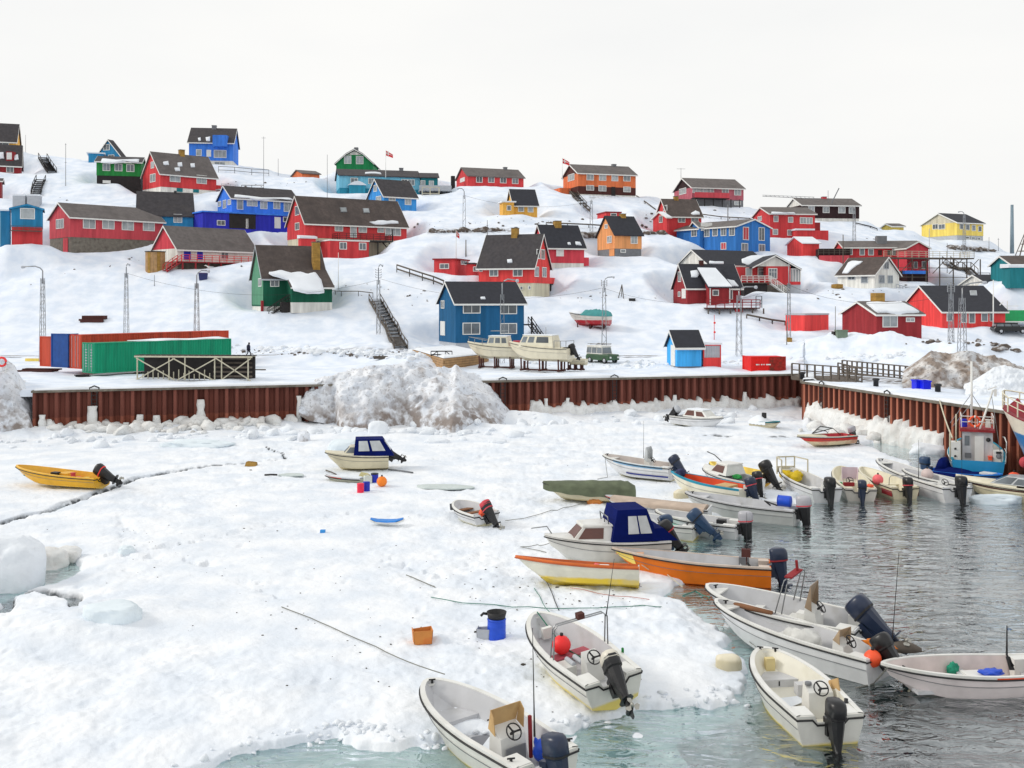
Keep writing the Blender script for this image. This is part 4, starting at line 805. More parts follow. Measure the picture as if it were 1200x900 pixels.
# drifts towards the quay
dw = wall_depth(IU) - IY; top += np.exp(-(dw / 3.2) ** 2) * (.35 + .4 * fbm(IX / 2.2, IY / 2.2, 4)) * (IU < .29)
for px, py, rx, ry, h in [(250,520,4,1.0,.45),(620,495,4,1.5,.9),(560,503,5,1.2,.5),(660,505,5,1.0,.5),(60,500,4,1.5,.6),(150,720,3,2,.35),(30,740,3,2,.3),(430,512,6,1.5,.35),(1090,505,5,1,.4),(990,497,6,1.2,.35),(700,500,4,1.2,.4),(860,503,6,1.2,.25)]:
    p = G(px, py, .3); top += h * np.exp(-(((IX - p.x) / rx) ** 2 + ((IY - p.y) / ry) ** 2) * 1.4) * (1 + .3 * fbm(IX, IY, 3))
wide = np.clip(1 - (IX - .5) / 5, 0, 1) * np.clip((34 - IY) / 6, 0, 1)
shelf = -.07 - .03 * np.clip(sdw, 0, 3) - fbm(IX / 1.5, IY / 1.5, 3) * .12 - np.clip(sdw - .7 - 6.0 * wide - fbm(IX / 3, IY / 3, 3) * (.4 + 1.6 * wide), 0, 9) * 1.2
hollow = np.where(sdw > 0, np.maximum(shelf, -2.6), 0)
k_ = np.clip((sdw + .06) / .14, 0, 1); IZ = top * (1 - k_) + hollow * k_
idirt_crack = np.clip(fbm(IX / 3 + 77, IY / 3, 4) - .35, 0, 1) * .25
for L_, wd in CRACKS:
    P_ = [G(a, b, .25) for a, b in L_]
    for (a, b), w0, w1 in zip(zip(P_, P_[1:]), wd, wd[1:]):
        dx, dy = b.x - a.x, b.y - a.y; t = np.clip(((IX - a.x) * dx + (IY - a.y) * dy) / (dx * dx + dy * dy), 0, 1)
        d = np.hypot(IX - a.x - t * dx + fbm(IX / .8, IY / .8, 2) * .1, (IY - a.y - t * dy) ) ; wl = w0 + (w1 - w0) * t
        g = np.clip(1.15 - d / (wl + .04), 0, 1); IZ = IZ - g * .5 * np.clip(wl / .15, .3, 1); idirt_crack = np.maximum(idirt_crack, np.clip(g * 1.6, 0, 1) * 2.6)  # cracks are cut as grooves and also coloured darker
# tracks pressed into the snow (shallow)
for L_ in [[(140,605),(150,625),(146,648)],[(100,650),(180,652),(240,660),(330,700)],[(430,648),(470,660),(520,676)],[(160,645),(200,640),(330,610),(420,600)],[(480,540),(560,535),(640,545)]]:
    P_ = [G(a, b, .3) for a, b in L_]
    for a, b in zip(P_, P_[1:]):
        dx, dy = b.x - a.x, b.y - a.y; t = np.clip(((IX - a.x) * dx + (IY - a.y) * dy) / (dx * dx + dy * dy), 0, 1)
        d = np.hypot(IX - a.x - t * dx, IY - a.y - t * dy); IZ -= np.clip(1 - d / .5, 0, 1) * .10 * (vn(IX / .35, IY / .35) > .45)
ice = grid_mesh('sea_ice', IX, IY, IZ, ICESNOW, idirt_crack); tag(ice, None, kind='structure')
IB = make_bvh(IX[::2, ::2], IY[::2, ::2], IZ[::2, ::2])
def icez(x, y):
    r = IB.ray_cast(Vector((x, y, 50)), Vector((0, 0, -1))); return r[0].z if r[0] is not None else .3
def ihit(px, py):
    d = Vector(((px - 600) / FP, 1, -(py - HZ) / FP)).normalized(); r = IB.ray_cast(Vector((0, 0, CAMZ)), d); return r[0] if r[0] is not None else G(px, py, .3)
# sea surface and bed
m = bpy.data.materials.new('sea_water'); m.use_nodes = True; t = m.node_tree; t.nodes.clear(); n = t.nodes.new; l = t.links.new
o_ = n('ShaderNodeOutputMaterial'); mx = n('ShaderNodeMixShader'); gl_ = n('ShaderNodeBsdfGlossy'); tr = n('ShaderNodeBsdfTransparent'); fr = n('ShaderNodeFresnel')
gl_.inputs['Roughness'].default_value = .04; gl_.inputs['Color'].default_value = (.93, .97, 1, 1); tr.inputs[0].default_value = (.78, .97, .905, 1); fr.inputs[0].default_value = 1.5
tc = n('ShaderNodeTexCoord'); mp = n('ShaderNodeMapping'); mp.inputs['Scale'].default_value = (.75, 1.5, 1); mp.inputs['Rotation'].default_value = (0, 0, R(8)); l(tc.outputs['Object'], mp.inputs[0])
n1 = n('ShaderNodeTexNoise'); n1.inputs['Scale'].default_value = 1.35; n1.inputs['Detail'].default_value = 3; n1.inputs['Distortion'].default_value = .8; l(mp.outputs[0], n1.inputs[0])
n2 = n('ShaderNodeTexNoise'); n2.inputs['Scale'].default_value = .22; n2.inputs['Detail'].default_value = 2; l(tc.outputs['Object'], n2.inputs[0])
mr = n('ShaderNodeMapRange'); mr.inputs[1].default_value = .35; mr.inputs[2].default_value = .62; mr.inputs[3].default_value = .35; mr.inputs[4].default_value = 1.0; l(n2.outputs[0], mr.inputs[0])
ml = n('ShaderNodeMath'); ml.operation = 'MULTIPLY'; l(n1.outputs[0], ml.inputs[0]); l(mr.outputs[0], ml.inputs[1])
bp = n('ShaderNodeBump'); bp.inputs['Strength'].default_value = 1; bp.inputs['Distance'].default_value = .22; l(ml.outputs[0], bp.inputs['Height'])
l(bp.outputs[0], gl_.inputs['Normal']); l(bp.outputs[0], fr.inputs['Normal']); fa = n('ShaderNodeMath'); fa.operation = 'MULTIPLY_ADD'; fa.inputs[1].default_value = 1.5; fa.inputs[2].default_value = .17; fa.use_clamp = True; l(fr.outputs[0], fa.inputs[0]); l(fa.outputs[0], mx.inputs[0]); l(tr.outputs[0], mx.inputs[1]); l(gl_.outputs[0], mx.inputs[2]); l(mx.outputs[0], o_.inputs[0]); SEA = m
mb = MB(); mb.quad([(-900,-200,0),(900,-200,0),(900,140,0),(-900,140,0)]); tag(mb.build('water', SEA), None, kind='structure')
BED = mk('sea_bed', (30, 46, 50), .9, var=.3, scale=.4)
mb = MB(); mb.quad([(-900,-200,-2.4),(900,-200,-2.4),(900,140,-2.4),(-900,140,-2.4)]); tag(mb.build('sea_bed', BED), None, kind='structure')
# ------------------------------------------------------------------ sheet pile walls, every pile a piece of its own
RUST = mk('rust_red_steel', (116, 64, 52), .9, 0, rnd=.28, spec=.2, zsplit=1.5, c2=(138, 76, 56), var=.45, scale=1.2, streak=True, dirt=(66, 30, 26), damt=.8, dscale=1.2, bump=.4, bscale=9)
RUSTL = mk('rust_orange_steel', (170, 98, 72), .9, 0, rnd=.2, spec=.2, var=.3, scale=1.5, streak=True, dirt=(104, 48, 36), damt=.7, dscale=1.4)
def pile_wall(P0, P1, n, pan, flange, label, name='sheet_pile_wall', z0=-2.0, z1=3.55, ice_lo=None, ladders=()):
    d = (P1 - P0); d.z = 0; L = d.length; ang = math.atan2(d.y, d.x)
    root = empty(name, (P0.x, P0.y, 0), ang, label, 'quay wall'); w_ = L / n; dep = .42
    a = MB(); a.loft([[(0, 0, z), (w_*.18, 0, z), (w_*.32, dep, z), (w_*.68, dep, z), (w_*.82, 0, z), (w_, 0, z), (w_, .06, z), (w_*.84, .06, z), (w_*.70, dep+.06, z), (w_*.30, dep+.06, z), (w_*.16, .06, z), (0, .06, z)] for z in (z0, z1)])
    first = a.build('sheet_pile', pan, root); first.location = (0, 0, 0)
    b = MB(); b.box((-w_*.13, -.07, z0), (w_*.13, -.005, z1)); fb = b.build('pile_lock', flange, root)
    for i in range(1, n): o = first.copy(); o.location = (i * w_, 0, 0); col.objects.link(o)
    for i in range(1, n + 1): o = fb.copy(); o.location = (i * w_, 0, 0); col.objects.link(o)
    c = MB(); c.box((-.2, -.22, z1), (L + .2, .55, z1 + .17)); c.build('coping', CONC, root)
    rr = random.Random(len(label)); k = 60; s = MB(); secs = []
    for i in range(k + 1):
        x = L * i / k; h = .06 + .22 * max(0, vn(np.array(x / 3.0), np.array(3.0 + len(label))).item() - .25); f = .12 - .3 * rr.random() * .5
        secs.append([(x, f, z1 + .17), (x, f + .06, z1 + .17 + h), (x, .9, z1 + .2 + h), (x, 1.6, z1 - .1)])
    s.loft(secs, caps=False, closed=False, smooth=True); s.build('coping_snow', ROOFSNOW, root)
    for fx in ladders:
        m = MB(); x = L * fx
        for sx in (-.2, .2): m.bar((x + sx, -.2, .3), (x + sx, -.2, z1), .06)
        for i in range(9): m.bar((x - .2, -.2, .6 + i * .33), (x + .2, -.2, .6 + i * .33), .045)
        m.tube([(x-.35,-.15,z1),(x-.35,-.15,z1+.3),(x,-.15,z1+.45),(x+.35,-.15,z1+.3),(x+.35,-.15,z1)], .06, 6)
        m.build('ladder', BLACKM, root)
    return root, L
e0 = QL0 - (QL1 - QL0) * .0
wl, LL = pile_wall(QL0, QL1, 84, RUST, RUST, 'long rust brown sheet pile wall of the back quay', ladders=(.065, .56, .715))
wr, LR = pile_wall(QR0, QR1 + (QR1 - QR0) * .25, 42, RUST, RUSTL, 'rust orange sheet pile wall of the pier running towards the boats at right', ladders=(.09, .37))
wc, _ = pile_wall(QL1 + Vector((.2, .3, 0)), QR0 + Vector((-.05, .45, 0)), 10, RUST, RUSTL, 'short shaded sheet pile end of the pier in the harbour corner', name='pier_end_wall')
# ice frozen to the walls
def ice_foot(P0, P1, z1, label, n=120, thick=.75, seed=0, bulge=.35, z0=-.1):
    d = P1 - P0; d.z = 0; L = d.length; ang = math.atan2(d.y, d.x); root_l = Vector((P0.x, P0.y, 0)); rows_ = 12
    x = np.linspace(0, L, n * 2)[None, :]; t = np.linspace(0, 1, rows_)[:, None]
    per = np.abs(np.sin(x * math.pi / (L / n * 3.1) + 2 * vn(x * .4, seed + 0 * x))) ** .6
    hh = z1 * (.82 + .28 * vn(x * .8 + seed, 0 * x + seed) + .25 * (vn(x * 1.7, 0 * x + 9 + seed) > .7))
    zz = z0 + (hh - z0) * t + 0 * x; yy = -(thick * (.45 + .55 * per) * np.sin(np.clip(t * 1.0, 0, 1) * math.pi * .5 + math.pi * .5) ** .6) - bulge * t * (1 - t) - .12 + fbm(x * 2.2 + seed, zz * 2, 3) * .16
    en = np.clip(np.minimum(x, L - x) / .8, 0, 1); yy = yy * en ** .5 + .1 * (1 - en); zz = zz * 1; yy[-1] = .3
    o = grid_mesh('ice_shelf', x + 0 * t + fbm(x, zz * 3, 2) * .1, yy, zz, ICEFOOT); o.location = root_l; o.rotation_euler = (0, 0, ang); return tag(o, label, 'ice')
dL = (QL1 - QL0)
ice_foot(QL0 + dL * .595, QL1, 1.5, 'grey stained shelf of ice along the foot of the back quay wall', 90, .6, 3, .2)
ice_foot(QR0 + (QR1 - QR0) * .005, QR0 + (QR1 - QR0) * .70, 1.75, 'thick creamy ribs of ice hanging on the foot of the pier wall', 60, .55, 11, .22)
def wall_pt(px, side='L'):
    return float(wall_depth(np.array((px - 600) / FP)))
for px, w_, h_, lab in [(51,.7,1.7,'narrow snow pillar at the left end of the quay wall'),(110,.9,2.3,'stack of ice slabs below the ladder, left part of the quay wall'),(165,.8,1.5,'blunt ice stump against the quay wall, left of the mooring ropes'),(149,.8,.9,'round ice knob low against the quay wall'),
        (185,.8,1.4,'pointed ice stump against the quay wall, below the trestle'),(236,.8,2.6,'tall white ice column against the quay wall below the trestle'),(262,1.6,1.0,'low ice step at the wall foot, right of the tall ice column'),(351,.5,2.7,'stack of snow blobs on the wall beside the dirty snow heap'),(640,.5,1.9,'thin ice finger on the wall, right of the dirty snow heap'),(665,.45,1.9,'second thin ice finger on the wall, right of the dirty snow heap'),(790,.5,1.9,'small ice finger on the wall below the azure kiosk'),(872,.5,2.0,'small ice finger on the wall below the red container')]:
    Y = wall_pt(px); P = Vector(((px - 600) / FP * Y, Y - .25, 0)); m = MB(); rr = random.Random(px); secs = []
    k = 7
    for i in range(k):
        t = i / (k - 1); r = w_ * .5 * (1.15 - .45 * t) * rr.uniform(.8, 1.15); secs.append([(r * math.cos(a) + rr.uniform(-.05,.05), r * .8 * math.sin(a), .1 + (h_) * t) for a in [2*math.pi*j/9 for j in range(9)]])
    m.loft(secs, smooth=True); o = m.build('ice_pillar', ICEFOOT); o.location = P; tag(o, lab, 'ice')
# ------------------------------------------------------------------ ploughed snow heaps with grit
def heap(name, label, top, bot, back, zb=3.5, zf=-.1, nx=150, ny=70, mat=DIRTYSNOW, bulge=.8, rough=.9, seed=0, cat='snow heap', frontY=None, crestY=2.5):
    px0, px1 = top[0][0], top[-1][0]; px = np.linspace(px0, px1, nx)
    ty = np.interp(px, [a for a, b in top], [b for a, b in top]); by = np.interp(px, [a for a, b in bot], [b for a, b in bot]); u = (px - 600) / FP
    Yb = (CAMZ - zf - .4) * FP / (by - HZ) if frontY is None else np.full(nx, frontY); wd = wall_depth(u)
    if frontY is None: Yb = np.minimum(Yb, wd - .9); Yc = wd + crestY
    else: Yc = Yb + crestY
    zb0 = CAMZ - (by - HZ) / FP * Yb - (.3 if frontY is None else 1.3)
    zc = CAMZ - (ty - HZ) / FP * Yc; s = np.linspace(0, 1, ny)[:, None]
    Yv = np.where(s < .6, Yb + (Yc - Yb) * (s / .6) ** 1.6, Yc + back * ((s - .6) / .4)); 
    Zv = np.where(s < .6, zb0 + (zc - zb0) * (s / .6) ** bulge, zc + (zb - zc) * ((s - .6) / .4) ** 1.4)
    Xv = u[None, :] * Yv
    e = np.minimum(1, np.minimum(s * 4, 1)) ; nz = fbm(Xv / 1.3 + seed, Zv / 1.0 + Yv / 1.6, 5, .62) * rough * e
    nz2 = np.abs(fbm(Xv / .6 + seed, Zv / .5 + Yv / .8, 3)) * rough * .45 * e
    Zv = Zv + (nz * .55 + nz2 * .5); Yv = Yv - nz * .9
    dd = np.clip(1.25 - s / .28 + .5 * fbm(Xv / 2 + seed, Zv / 2, 3), 0, 1) * (np.ones_like(Xv)) * .85
    o = grid_mesh(name, Xv, Yv, Zv, mat, dd); return tag(o, label, cat)
heap('snow_heap', 'huge grit stained snow heap spilling over the middle of the quay wall', [(350,472),(360,460),(372,450),(388,442),(412,434),(440,428),(458,427),(475,425),(495,428),(510,432),(528,432),(534,428),(545,436),(562,444),(578,458),(590,474),(604,488)],
     [(350,482),(362,489),(380,492),(400,503),(430,504),(470,500),(500,503),(530,507),(560,503),(590,500),(604,497)], 8, seed=5, crestY=.15)
heap('snow_heap', 'dirty brown snow heap cut off by the left edge of the picture', [(-120,410),(-40,412),(0,418),(10,424),(18,430),(26,446),(34,462),(39,486),(41,504)],
     [(-120,512),(0,512),(20,511),(38,510),(41,508)], 8, seed=25, nx=110)
heap('snow_heap', 'long brown gravelly snow bank behind the pier, beneath the lattice pylon at right', [(1058,436),(1068,428),(1078,422),(1092,410),(1100,412),(1112,416),(1135,411),(1160,418),(1180,424),(1210,440),(1260,450)],
     [(1058,437),(1080,441),(1110,444),(1150,446),(1180,447),(1210,449),(1260,455)], 7, zb=4.2, seed=45, frontY=84, crestY=4.0, rough=.7, mat=GRITSNOW)
heap('snow_heap', 'clean white snow heap in front of the gravelly bank at the right edge', [(1130,452),(1150,440),(1165,430),(1178,427),(1190,432),(1215,436),(1260,440)],
     [(1130,455),(1160,459),(1200,462),(1260,466)], 5, zb=3.8, seed=65, frontY=77, crestY=3.0, rough=.5, mat=SNOW)
# ------------------------------------------------------------------ ice blocks
def blob(name, label, px, py, w_, d_, h_, mat=ICE, seed=0, z=None, cat='ice block', flat=.5, sub=4, amp=.3, rz=0, group=None):
    P = ihit(px, py) if z is None else G(px, py, z); bm = bmesh.new(); bmesh.ops.create_icosphere(bm, subdivisions=sub, radius=1)
    from mathutils import noise as ns
    for v in bm.verts:
        p = v.co.copy(); k = 1 + amp * ns.fractal(p * 1.1 + Vector((seed * 7.1, seed, 0)), .8, 2.1, 4); q = p * k
        q.x = math.copysign(abs(q.x) ** .8, q.x); q.z = math.copysign(abs(q.z) ** flat, q.z) if q.z > 0 else q.z * .6
        v.co = Vector((q.x * w_ / 2, q.y * d_ / 2, q.z * h_))
    me = bpy.data.meshes.new(name); bm.to_mesh(me); bm.free(); me.materials.append(mat); me.polygons.foreach_set('use_smooth', [True] * len(me.polygons))
    o = bpy.data.objects.new(name, me); col.objects.link(o); o.location = (P.x, P.y + d_ * .3, P.z - .03); o.rotation_euler = (0, 0, rz); return tag(o, label, cat, group)
blob('ice_block', 'huge pale blue ice boulder cut by the left edge beside the melt pool', -4, 692, 2.6, 2.6, 1.95, seed=3, z=0, amp=.3, mat=SNOW)
blob('ice_block', 'yellowish overhanging ice lump behind the melt pool', 44, 664, 1.9, 1.3, .75, seed=5, z=.1, mat=ICEFOOT)
blob('ice_block', 'small ice lump at the far end of the melt pool', 76, 656, 1.1, .8, .5, seed=6, z=.15, mat=ICEFOOT)
blob('ice_block', 'smooth blue domed ice block half buried in the foreground snow', 126, 727, 1.9, 1.2, .5, seed=8, amp=.3)
blob('ice_block', 'small pale blue ice knob, right of the large boulder', 147, 649, .7, .6, .34, seed=9, amp=.35)
blob('ice_block', 'snow capped ice block in front of the dirty snow heap', 442, 508, 1.6, 1.2, .95, seed=12, amp=.15, mat=SNOW)
blob('ice_block', 'turquoise ice block behind the blue canopied boat', 402, 528, 2.3, 1.4, .75, seed=13, amp=.3)
blob('ice_block', 'low blue ice slab, in front of the rubble near the dirty heap', 512, 519, 1.8, .9, .35, seed=14, mat=SNOW)
blob('ice_block', 'little rounded ice block left of the canopied boat', 355, 517, .9, .8, .75, seed=15, mat=DIRTYSNOW)
blob('ice_block', 'second flat ice slab, further right before the dirty heap', 583, 519, 1.4, .8, .3, seed=17, mat=SNOW)
blob('ice_block', 'long low blue slab of ice below the middle of the quay wall', 232, 523, 5.2, 1.3, .4, seed=16, amp=.45)
blob('ice_floe', 'melting white ice floe against the water, nearer of the two between outboards at right', 1170, 590, 2.6, 1.3, .45, seed=21, z=0, cat='ice floe')
blob('ice_floe', 'second melting ice floe beside the cream speedboat bow', 1156, 578, 2.4, 1.5, .6, seed=23, z=0, cat='ice floe')
blob('ice_floe', 'snow covered floe between the pier and the turquoise fishing boat', 1094, 532, 3.0, 1.8, .7, seed=25, z=0, cat='ice floe', mat=SNOW)
m = MB(); rr = random.Random(5)
def rubble(name, pts, n, lo, hi, mat, spread, seed, lift=0, tilt=.5, grd=icez):
    rr = random.Random(seed); m = MB(); bm0 = bmesh.new(); bmesh.ops.create_icosphere(bm0, subdivisions=2, radius=1); base = [v.co.copy() for v in bm0.verts]; fs = [[v.index for v in f.verts] for f in bm0.faces]; bm0.free()
    from mathutils import noise as ns
    for i in range(n):
        k = rr.uniform(0, len(pts) - 1.001); a, b = pts[int(k)], pts[int(k) + 1]; f = k - int(k)
        P = G(a[0] + (b[0] - a[0]) * f + rr.gauss(0, spread), a[1] + (b[1] - a[1]) * f + rr.gauss(0, spread * .25), .3) if grd is icez else hit(a[0] + (b[0] - a[0]) * f + rr.gauss(0, spread), a[1] + (b[1] - a[1]) * f + rr.gauss(0, spread * .15))
        s = lo + (hi - lo) * rr.random() ** 2.2; sx, sy, sz = s * rr.uniform(.8, 1.7), s * rr.uniform(.6, 1.2), s * rr.uniform(.4, .9); z = grd(P.x, P.y)
        M = Matrix.Translation((P.x, P.y, z + sz * .25 + lift)) @ Matrix.Rotation(rr.uniform(0, 6), 4, 'Z') @ Matrix.Rotation(rr.uniform(-tilt, tilt), 4, 'X')
        o = Vector((rr.uniform(0, 99), 0, 0)); m.add([(p.x * sx * (1 + .5 * ns.noise(p * 1.3 + o)), p.y * sy * (1 + .5 * ns.noise(p * 1.3 + o)), p.z * sz * (1 + .5 * ns.noise(p * 1.3 + o))) for p in base], fs, 0, M, True)
    return tag(m.build(name, mat, recalc=False), None, kind='stuff')
tag(rubble('ice_rubble', [(38,505),(90,506),(150,508),(220,505),(280,502),(345,495)], 280, .15, .75, ICEFOOT, 8, 1, tilt=.9), 'broken ice and snow lumps heaped along the foot of the quay wall', 'ice rubble')
tag(rubble('ice_rubble', [(0,518),(120,516),(260,512),(350,508),(430,508),(560,508),(700,492),(900,490)], 170, .15, .6, SNOW, 14, 2), 'scattered snow lumps on the ice before the quay wall', 'snow lumps')
tag(rubble('ice_rubble', [(950,505),(1000,507),(1040,512),(1090,520)], 60, .2, .8, ICEFOOT, 9, 3), 'broken ice blocks under the ribs of ice on the pier wall', 'ice rubble')
tag(rubble('snow_lumps', [(230,893),(300,862),(400,848),(500,862),(620,845),(700,838),(800,812),(860,808)], 150, .04, .12, SNOW, 14, 4), 'crumbled snow lumps along the broken edge of the ice', 'snow lumps')
STONE = mk('dark_rock', (92, 82, 74), .9, var=.35, bump=.6, bscale=4, dirt=(210, 212, 216), damt=.8, dscale=1.5)
tag(rubble('roadside_rocks', [(505,272),(560,270),(600,270)], 70, .2, .75, STONE, 4, 6, grd=ground, lift=-.1), 'dark stones showing through snow on the bank left of centre', 'rocks')
tag(rubble('roadside_rocks', [(665,275),(700,277),(752,274),(800,273)], 120, .25, .9, STONE, 3, 7, grd=ground, lift=-.1), 'dark boulders lining the cut bank beside the apricot house', 'rocks')
tag(rubble('roadside_rocks', [(1114,291),(1135,292),(1160,294)], 50, .25, .8, STONE, 3, 8, grd=ground, lift=-.1), 'brown rocks below the light yellow house', 'rocks')
tag(rubble('roadside_rocks', [(290,412),(340,415),(395,412),(430,418),(470,412)], 110, .05, .2, STONE, 9, 9, grd=ground), 'stones and grit along the ploughed road edge', 'rocks')
tag(rubble('snow_lumps', [(286,409),(380,411),(430,414),(470,417),(500,412)], 260, .12, .5, SNOW, 12, 21, grd=ground, lift=-.05), 'ploughed snow lumps along the road below the hillside stairs', 'snow lumps')
tag(rubble('snow_lumps', [(600,425),(690,428),(780,428),(860,426),(1000,420),(1060,415)], 160, .1, .4, SNOW, 14, 22, grd=ground, lift=-.05), 'ploughed snow lumps along the road behind the kiosk', 'snow lumps')
tag(rubble('hillside_stones', [(60,240),(250,215),(360,215),(450,265),(600,262),(700,262),(800,250),(960,265),(1110,300)], 150, .06, .3, STONE, 26, 23, grd=ground, lift=-.02), 'small dark stones peppering the snowy hillside between the houses', 'rocks')
tag(rubble('hillside_stones', [(20,330),(180,300),(420,330),(480,352),(640,345),(760,352),(900,330),(1000,345),(1100,330)], 110, .05, .22, STONE, 22, 24, grd=ground, lift=-.02), 'small dark stones in the lower snow slopes', 'rocks')
tag(rubble('roadside_rocks', [(1060,400),(1150,402),(1200,412)], 30, .1, .5, STONE, 8, 10, grd=ground), 'a few stones in the snow below the red hall', 'rocks')
# ------------------------------------------------------------------ containers, poles and things standing on the land
S_ = lambda px, py: hit(px, py)
def xform(P, th=0): return Matrix.Translation(P) @ Matrix.Rotation(th, 4, 'Z')
def container(xl, xc, xr, yb, yt, Y, mat, label, W=2.44, name='shipping_container', trimm=None, th=None, cat='container', door=True, z0=None):
    P = at(xc, yb, Y); ul, ur = (xl - 600) / FP, (xr - 600) / FP
    k = max(-1, min(1, (P.x - ul * Y) / W / math.sqrt(1 + ul * ul))); th = (math.asin(k) - math.atan(ul)) if th is None else th
    A = Vector((math.cos(th), math.sin(th), 0)); L = (ur * Y - P.x) / (A.x - ur * A.y); h = (yb - yt) * Y / FP
    r = empty(name, P, th, label, cat)
    n = max(6, int(L / .28)); prof = []
    for i in range(n):
        x = .12 + (L - .24) * i / n; w_ = (L - .24) / n; prof += [(x, .0), (x + w_ * .35, .0), (x + w_ * .5, .045), (x + w_ * .85, .045)]
    prof.append((L - .12, 0)); m = MB()
    m.loft([[(x, y + .02, z) for x, y in prof] for z in (.12, h - .1)], closed=False)
    m.box((.05, .08, .1), (L - .05, W - .02, h - .04)); m.build('body', mat, r)
    m = MB()
    m.box((0, 0, 0), (L, .1, .14)); m.box((0, 0, h - .1), (L, .1, h)); m.box((0,.1,0),(.1,W,.14)); m.box((0,.1,h-.1),(.1,W,h))
    for x in (0, L - .12): m.box((x, -.01, .14), (x + .12, .1, h - .1))
    m.box((-.01, W - .1, .14), (.1, W, h - .1)); m.build('frame', trimm or mat, r)
    if door:
        for k_ in (0, 1):
            m = MB(); y0 = .12 + k_ * (W - .24) / 2; y1 = y0 + (W - .24) / 2 - .02; m.box((-.02, y0, .16), (.03, y1, h - .12)); dd = m.build('door', mat, r)
            m = MB()
            for q in (.3, .75): m.tube([(-.06, y0 + (y1 - y0) * q, .16), (-.06, y0 + (y1 - y0) * q, h - .12)], .025, 5)
            m.build('lock_rod', LGREY, dd)
    return r, P, th, L, h
CGREEN = mk('container_green', (0, 142, 104), .55, var=.12, dirt=(0, 112, 84), damt=.5, streak=True, spec=.3)
CORNG = mk('container_orange', (196, 74, 50), .6, var=.15, dirt=(150, 56, 40), damt=.5, streak=True, spec=.3)
CBLUE = mk('container_blue', (22, 70, 138), .6, var=.15, spec=.3); CRED = mk('container_red', (222, 30, 24), .55, var=.12, spec=.3)
CRUST = mk('container_rust', (150, 40, 34), .8, var=.4, dirt=(96, 52, 40), damt=.9, scale=4, spec=.2)
container(53, 66, 80, 430, 394.5, 100.5, CORNG, 'small orange container, leftmost in the yard', L if False else 2.44, th=R(62), door=False)
container(66.5, 79.5, 92, 431, 391.2, 99.5, CBLUE, 'blue container between the two orange ones', th=R(62), door=False)
r_, P_, th_, L_, h_ = container(79, 95, 268, 432.5, 392.3, 98.5, CORNG, 'long orange container lying behind the green one', th=None)
r, P, th, L, h = container(96.4, 110.4, 271, 437.8, 402, 95.5, CGREEN, 'long green container with snow along its roof')
m = MB(); m.loft([[(x, .1, h), (x, .15, h + .06 + .05 * math.sin(x * 1.7)), (x, 2.2, h + .12 + .05 * math.sin(x)), (x, 2.35, h)] for x in [L * (.3 + .69 * i / 16) for i in range(17)]], smooth=True); m.build('snow_cap', ROOFSNOW, r)
m = MB()
for i in range(7):
    for j in range(2): m.box((-.05, .35 + j * 1.0, h - .7 - i * .26), (-.035, .65 + j * 1.0 + .1 * ((i * 3 + j) % 3), h - .62 - i * .26))
m.build('worn_lettering', LGREY, r)
r, P, th, L, h = container(870, 880, 921, 437, 418, 102, CRED, 'bright red container with a rusty right half on the quay', W=2.4, door=False)
m = MB(); m.box((L * .53, -.03, .1), (L - .02, -.011, h - .05)); m.build('rusted_panel', CRUST, r)
m = MB()
for i, w_ in enumerate((.22, .1, .16, .12, .3, .26)): m.box((L * .14 + i * .26, -.035, h * .5 - .05), (L * .14 + i * .26 + w_ * .9, -.022, h * .5 + .07))
m.build('worn_lettering', WHITE, r)
r, P, th, L, h = container(822, 824, 845, 429.5, 404, 104.8, LGREY, 'pale grey box with red bottom band and snowy top, beside the azure kiosk', W=2.2, th=R(6), door=False, trimm=REDB, name='storage_box', cat='box')
m = MB(); m.box((0, -.03, -.2), (L, .0, .9)); m.build('lower_band', REDB, r); m = MB(); m.box((-.1, -.1, h), (L + .1, 2.2, h + .2)); m.build('snow_cap', ROOFSNOW, r)
for px0, px1, py, Y, hh in ((112, 268, 401.5, 95.8, .16), (150, 262, 391.5, 98.9, .14)):
    pass
# roof snow on the green container
# trestle of pale timbers in front of the containers
def trestle():
    P = G(160, 445, 3.75); Q = G(294, 446, 3.75); th = math.atan2(Q.y - P.y, Q.x - P.x); L = (Q - P).length; H_ = 2.15
    r = empty('jetty_section', P, th, 'pale timber trestle section with crossed braces lying on the quay', 'timber trestle')
    m = MB(); m.box((-.2, -.05, H_ - .14), (L + .1, .1, H_)); m.build('top_beam', PALEW, r)
    m = MB(); m.box((-.2, 1.1, H_ - .1), (L, 1.25, H_ + .02)); m.build('top_beam', PALEW, r)
    for i in range(22): x = i * L / 21; m = MB(); m.box((x - .2, .1, H_ + .0), (x + .12, 1.3, H_ + .06)); m.build('plank', DARKW, r)
    for x in (.0, .28*L, .42*L, .68*L, .74*L, .97*L): m = MB(); m.box((x, .0, 0), (x + .09, .1, H_ - .15)); m.build('post', PALEW, r)
    for a, b in (((0, H_ - .2), (.34*L, 0)), ((0, 0), (.34*L, H_ - .2)), ((.32*L, H_ - .2), (.68*L, 0)), ((.36*L, 0), (.7*L, H_ - .2)), ((.70*L, H_ - .2), (L, 0)), ((.74*L, 0), (L, H_ - .2))):
        m = MB(); m.bar((a[0], -.06, a[1]), (b[0], -.06, b[1]), .09); m.build('brace', PALEW, r)
    for k in range(5): m = MB(); m.box((.66*L, .3 + .02 * k, .25 + k * .4), (L, .36, .42 + k * .4)); m.build('plank', GWOOD, r)
    m = MB(); m.box((.1, 1.3, 0), (L - .1, 1.5, H_ - .1)); m.build('back_boards', DARKW, r)
    for i in range(14):
        m = MB(); x = .3 + i * L / 22; m.box((x, .5, 0), (x + .07, .58, .5 + .5 * ((i * 7) % 5) / 5)); m.build('stub', PALEW, r)
trestle()
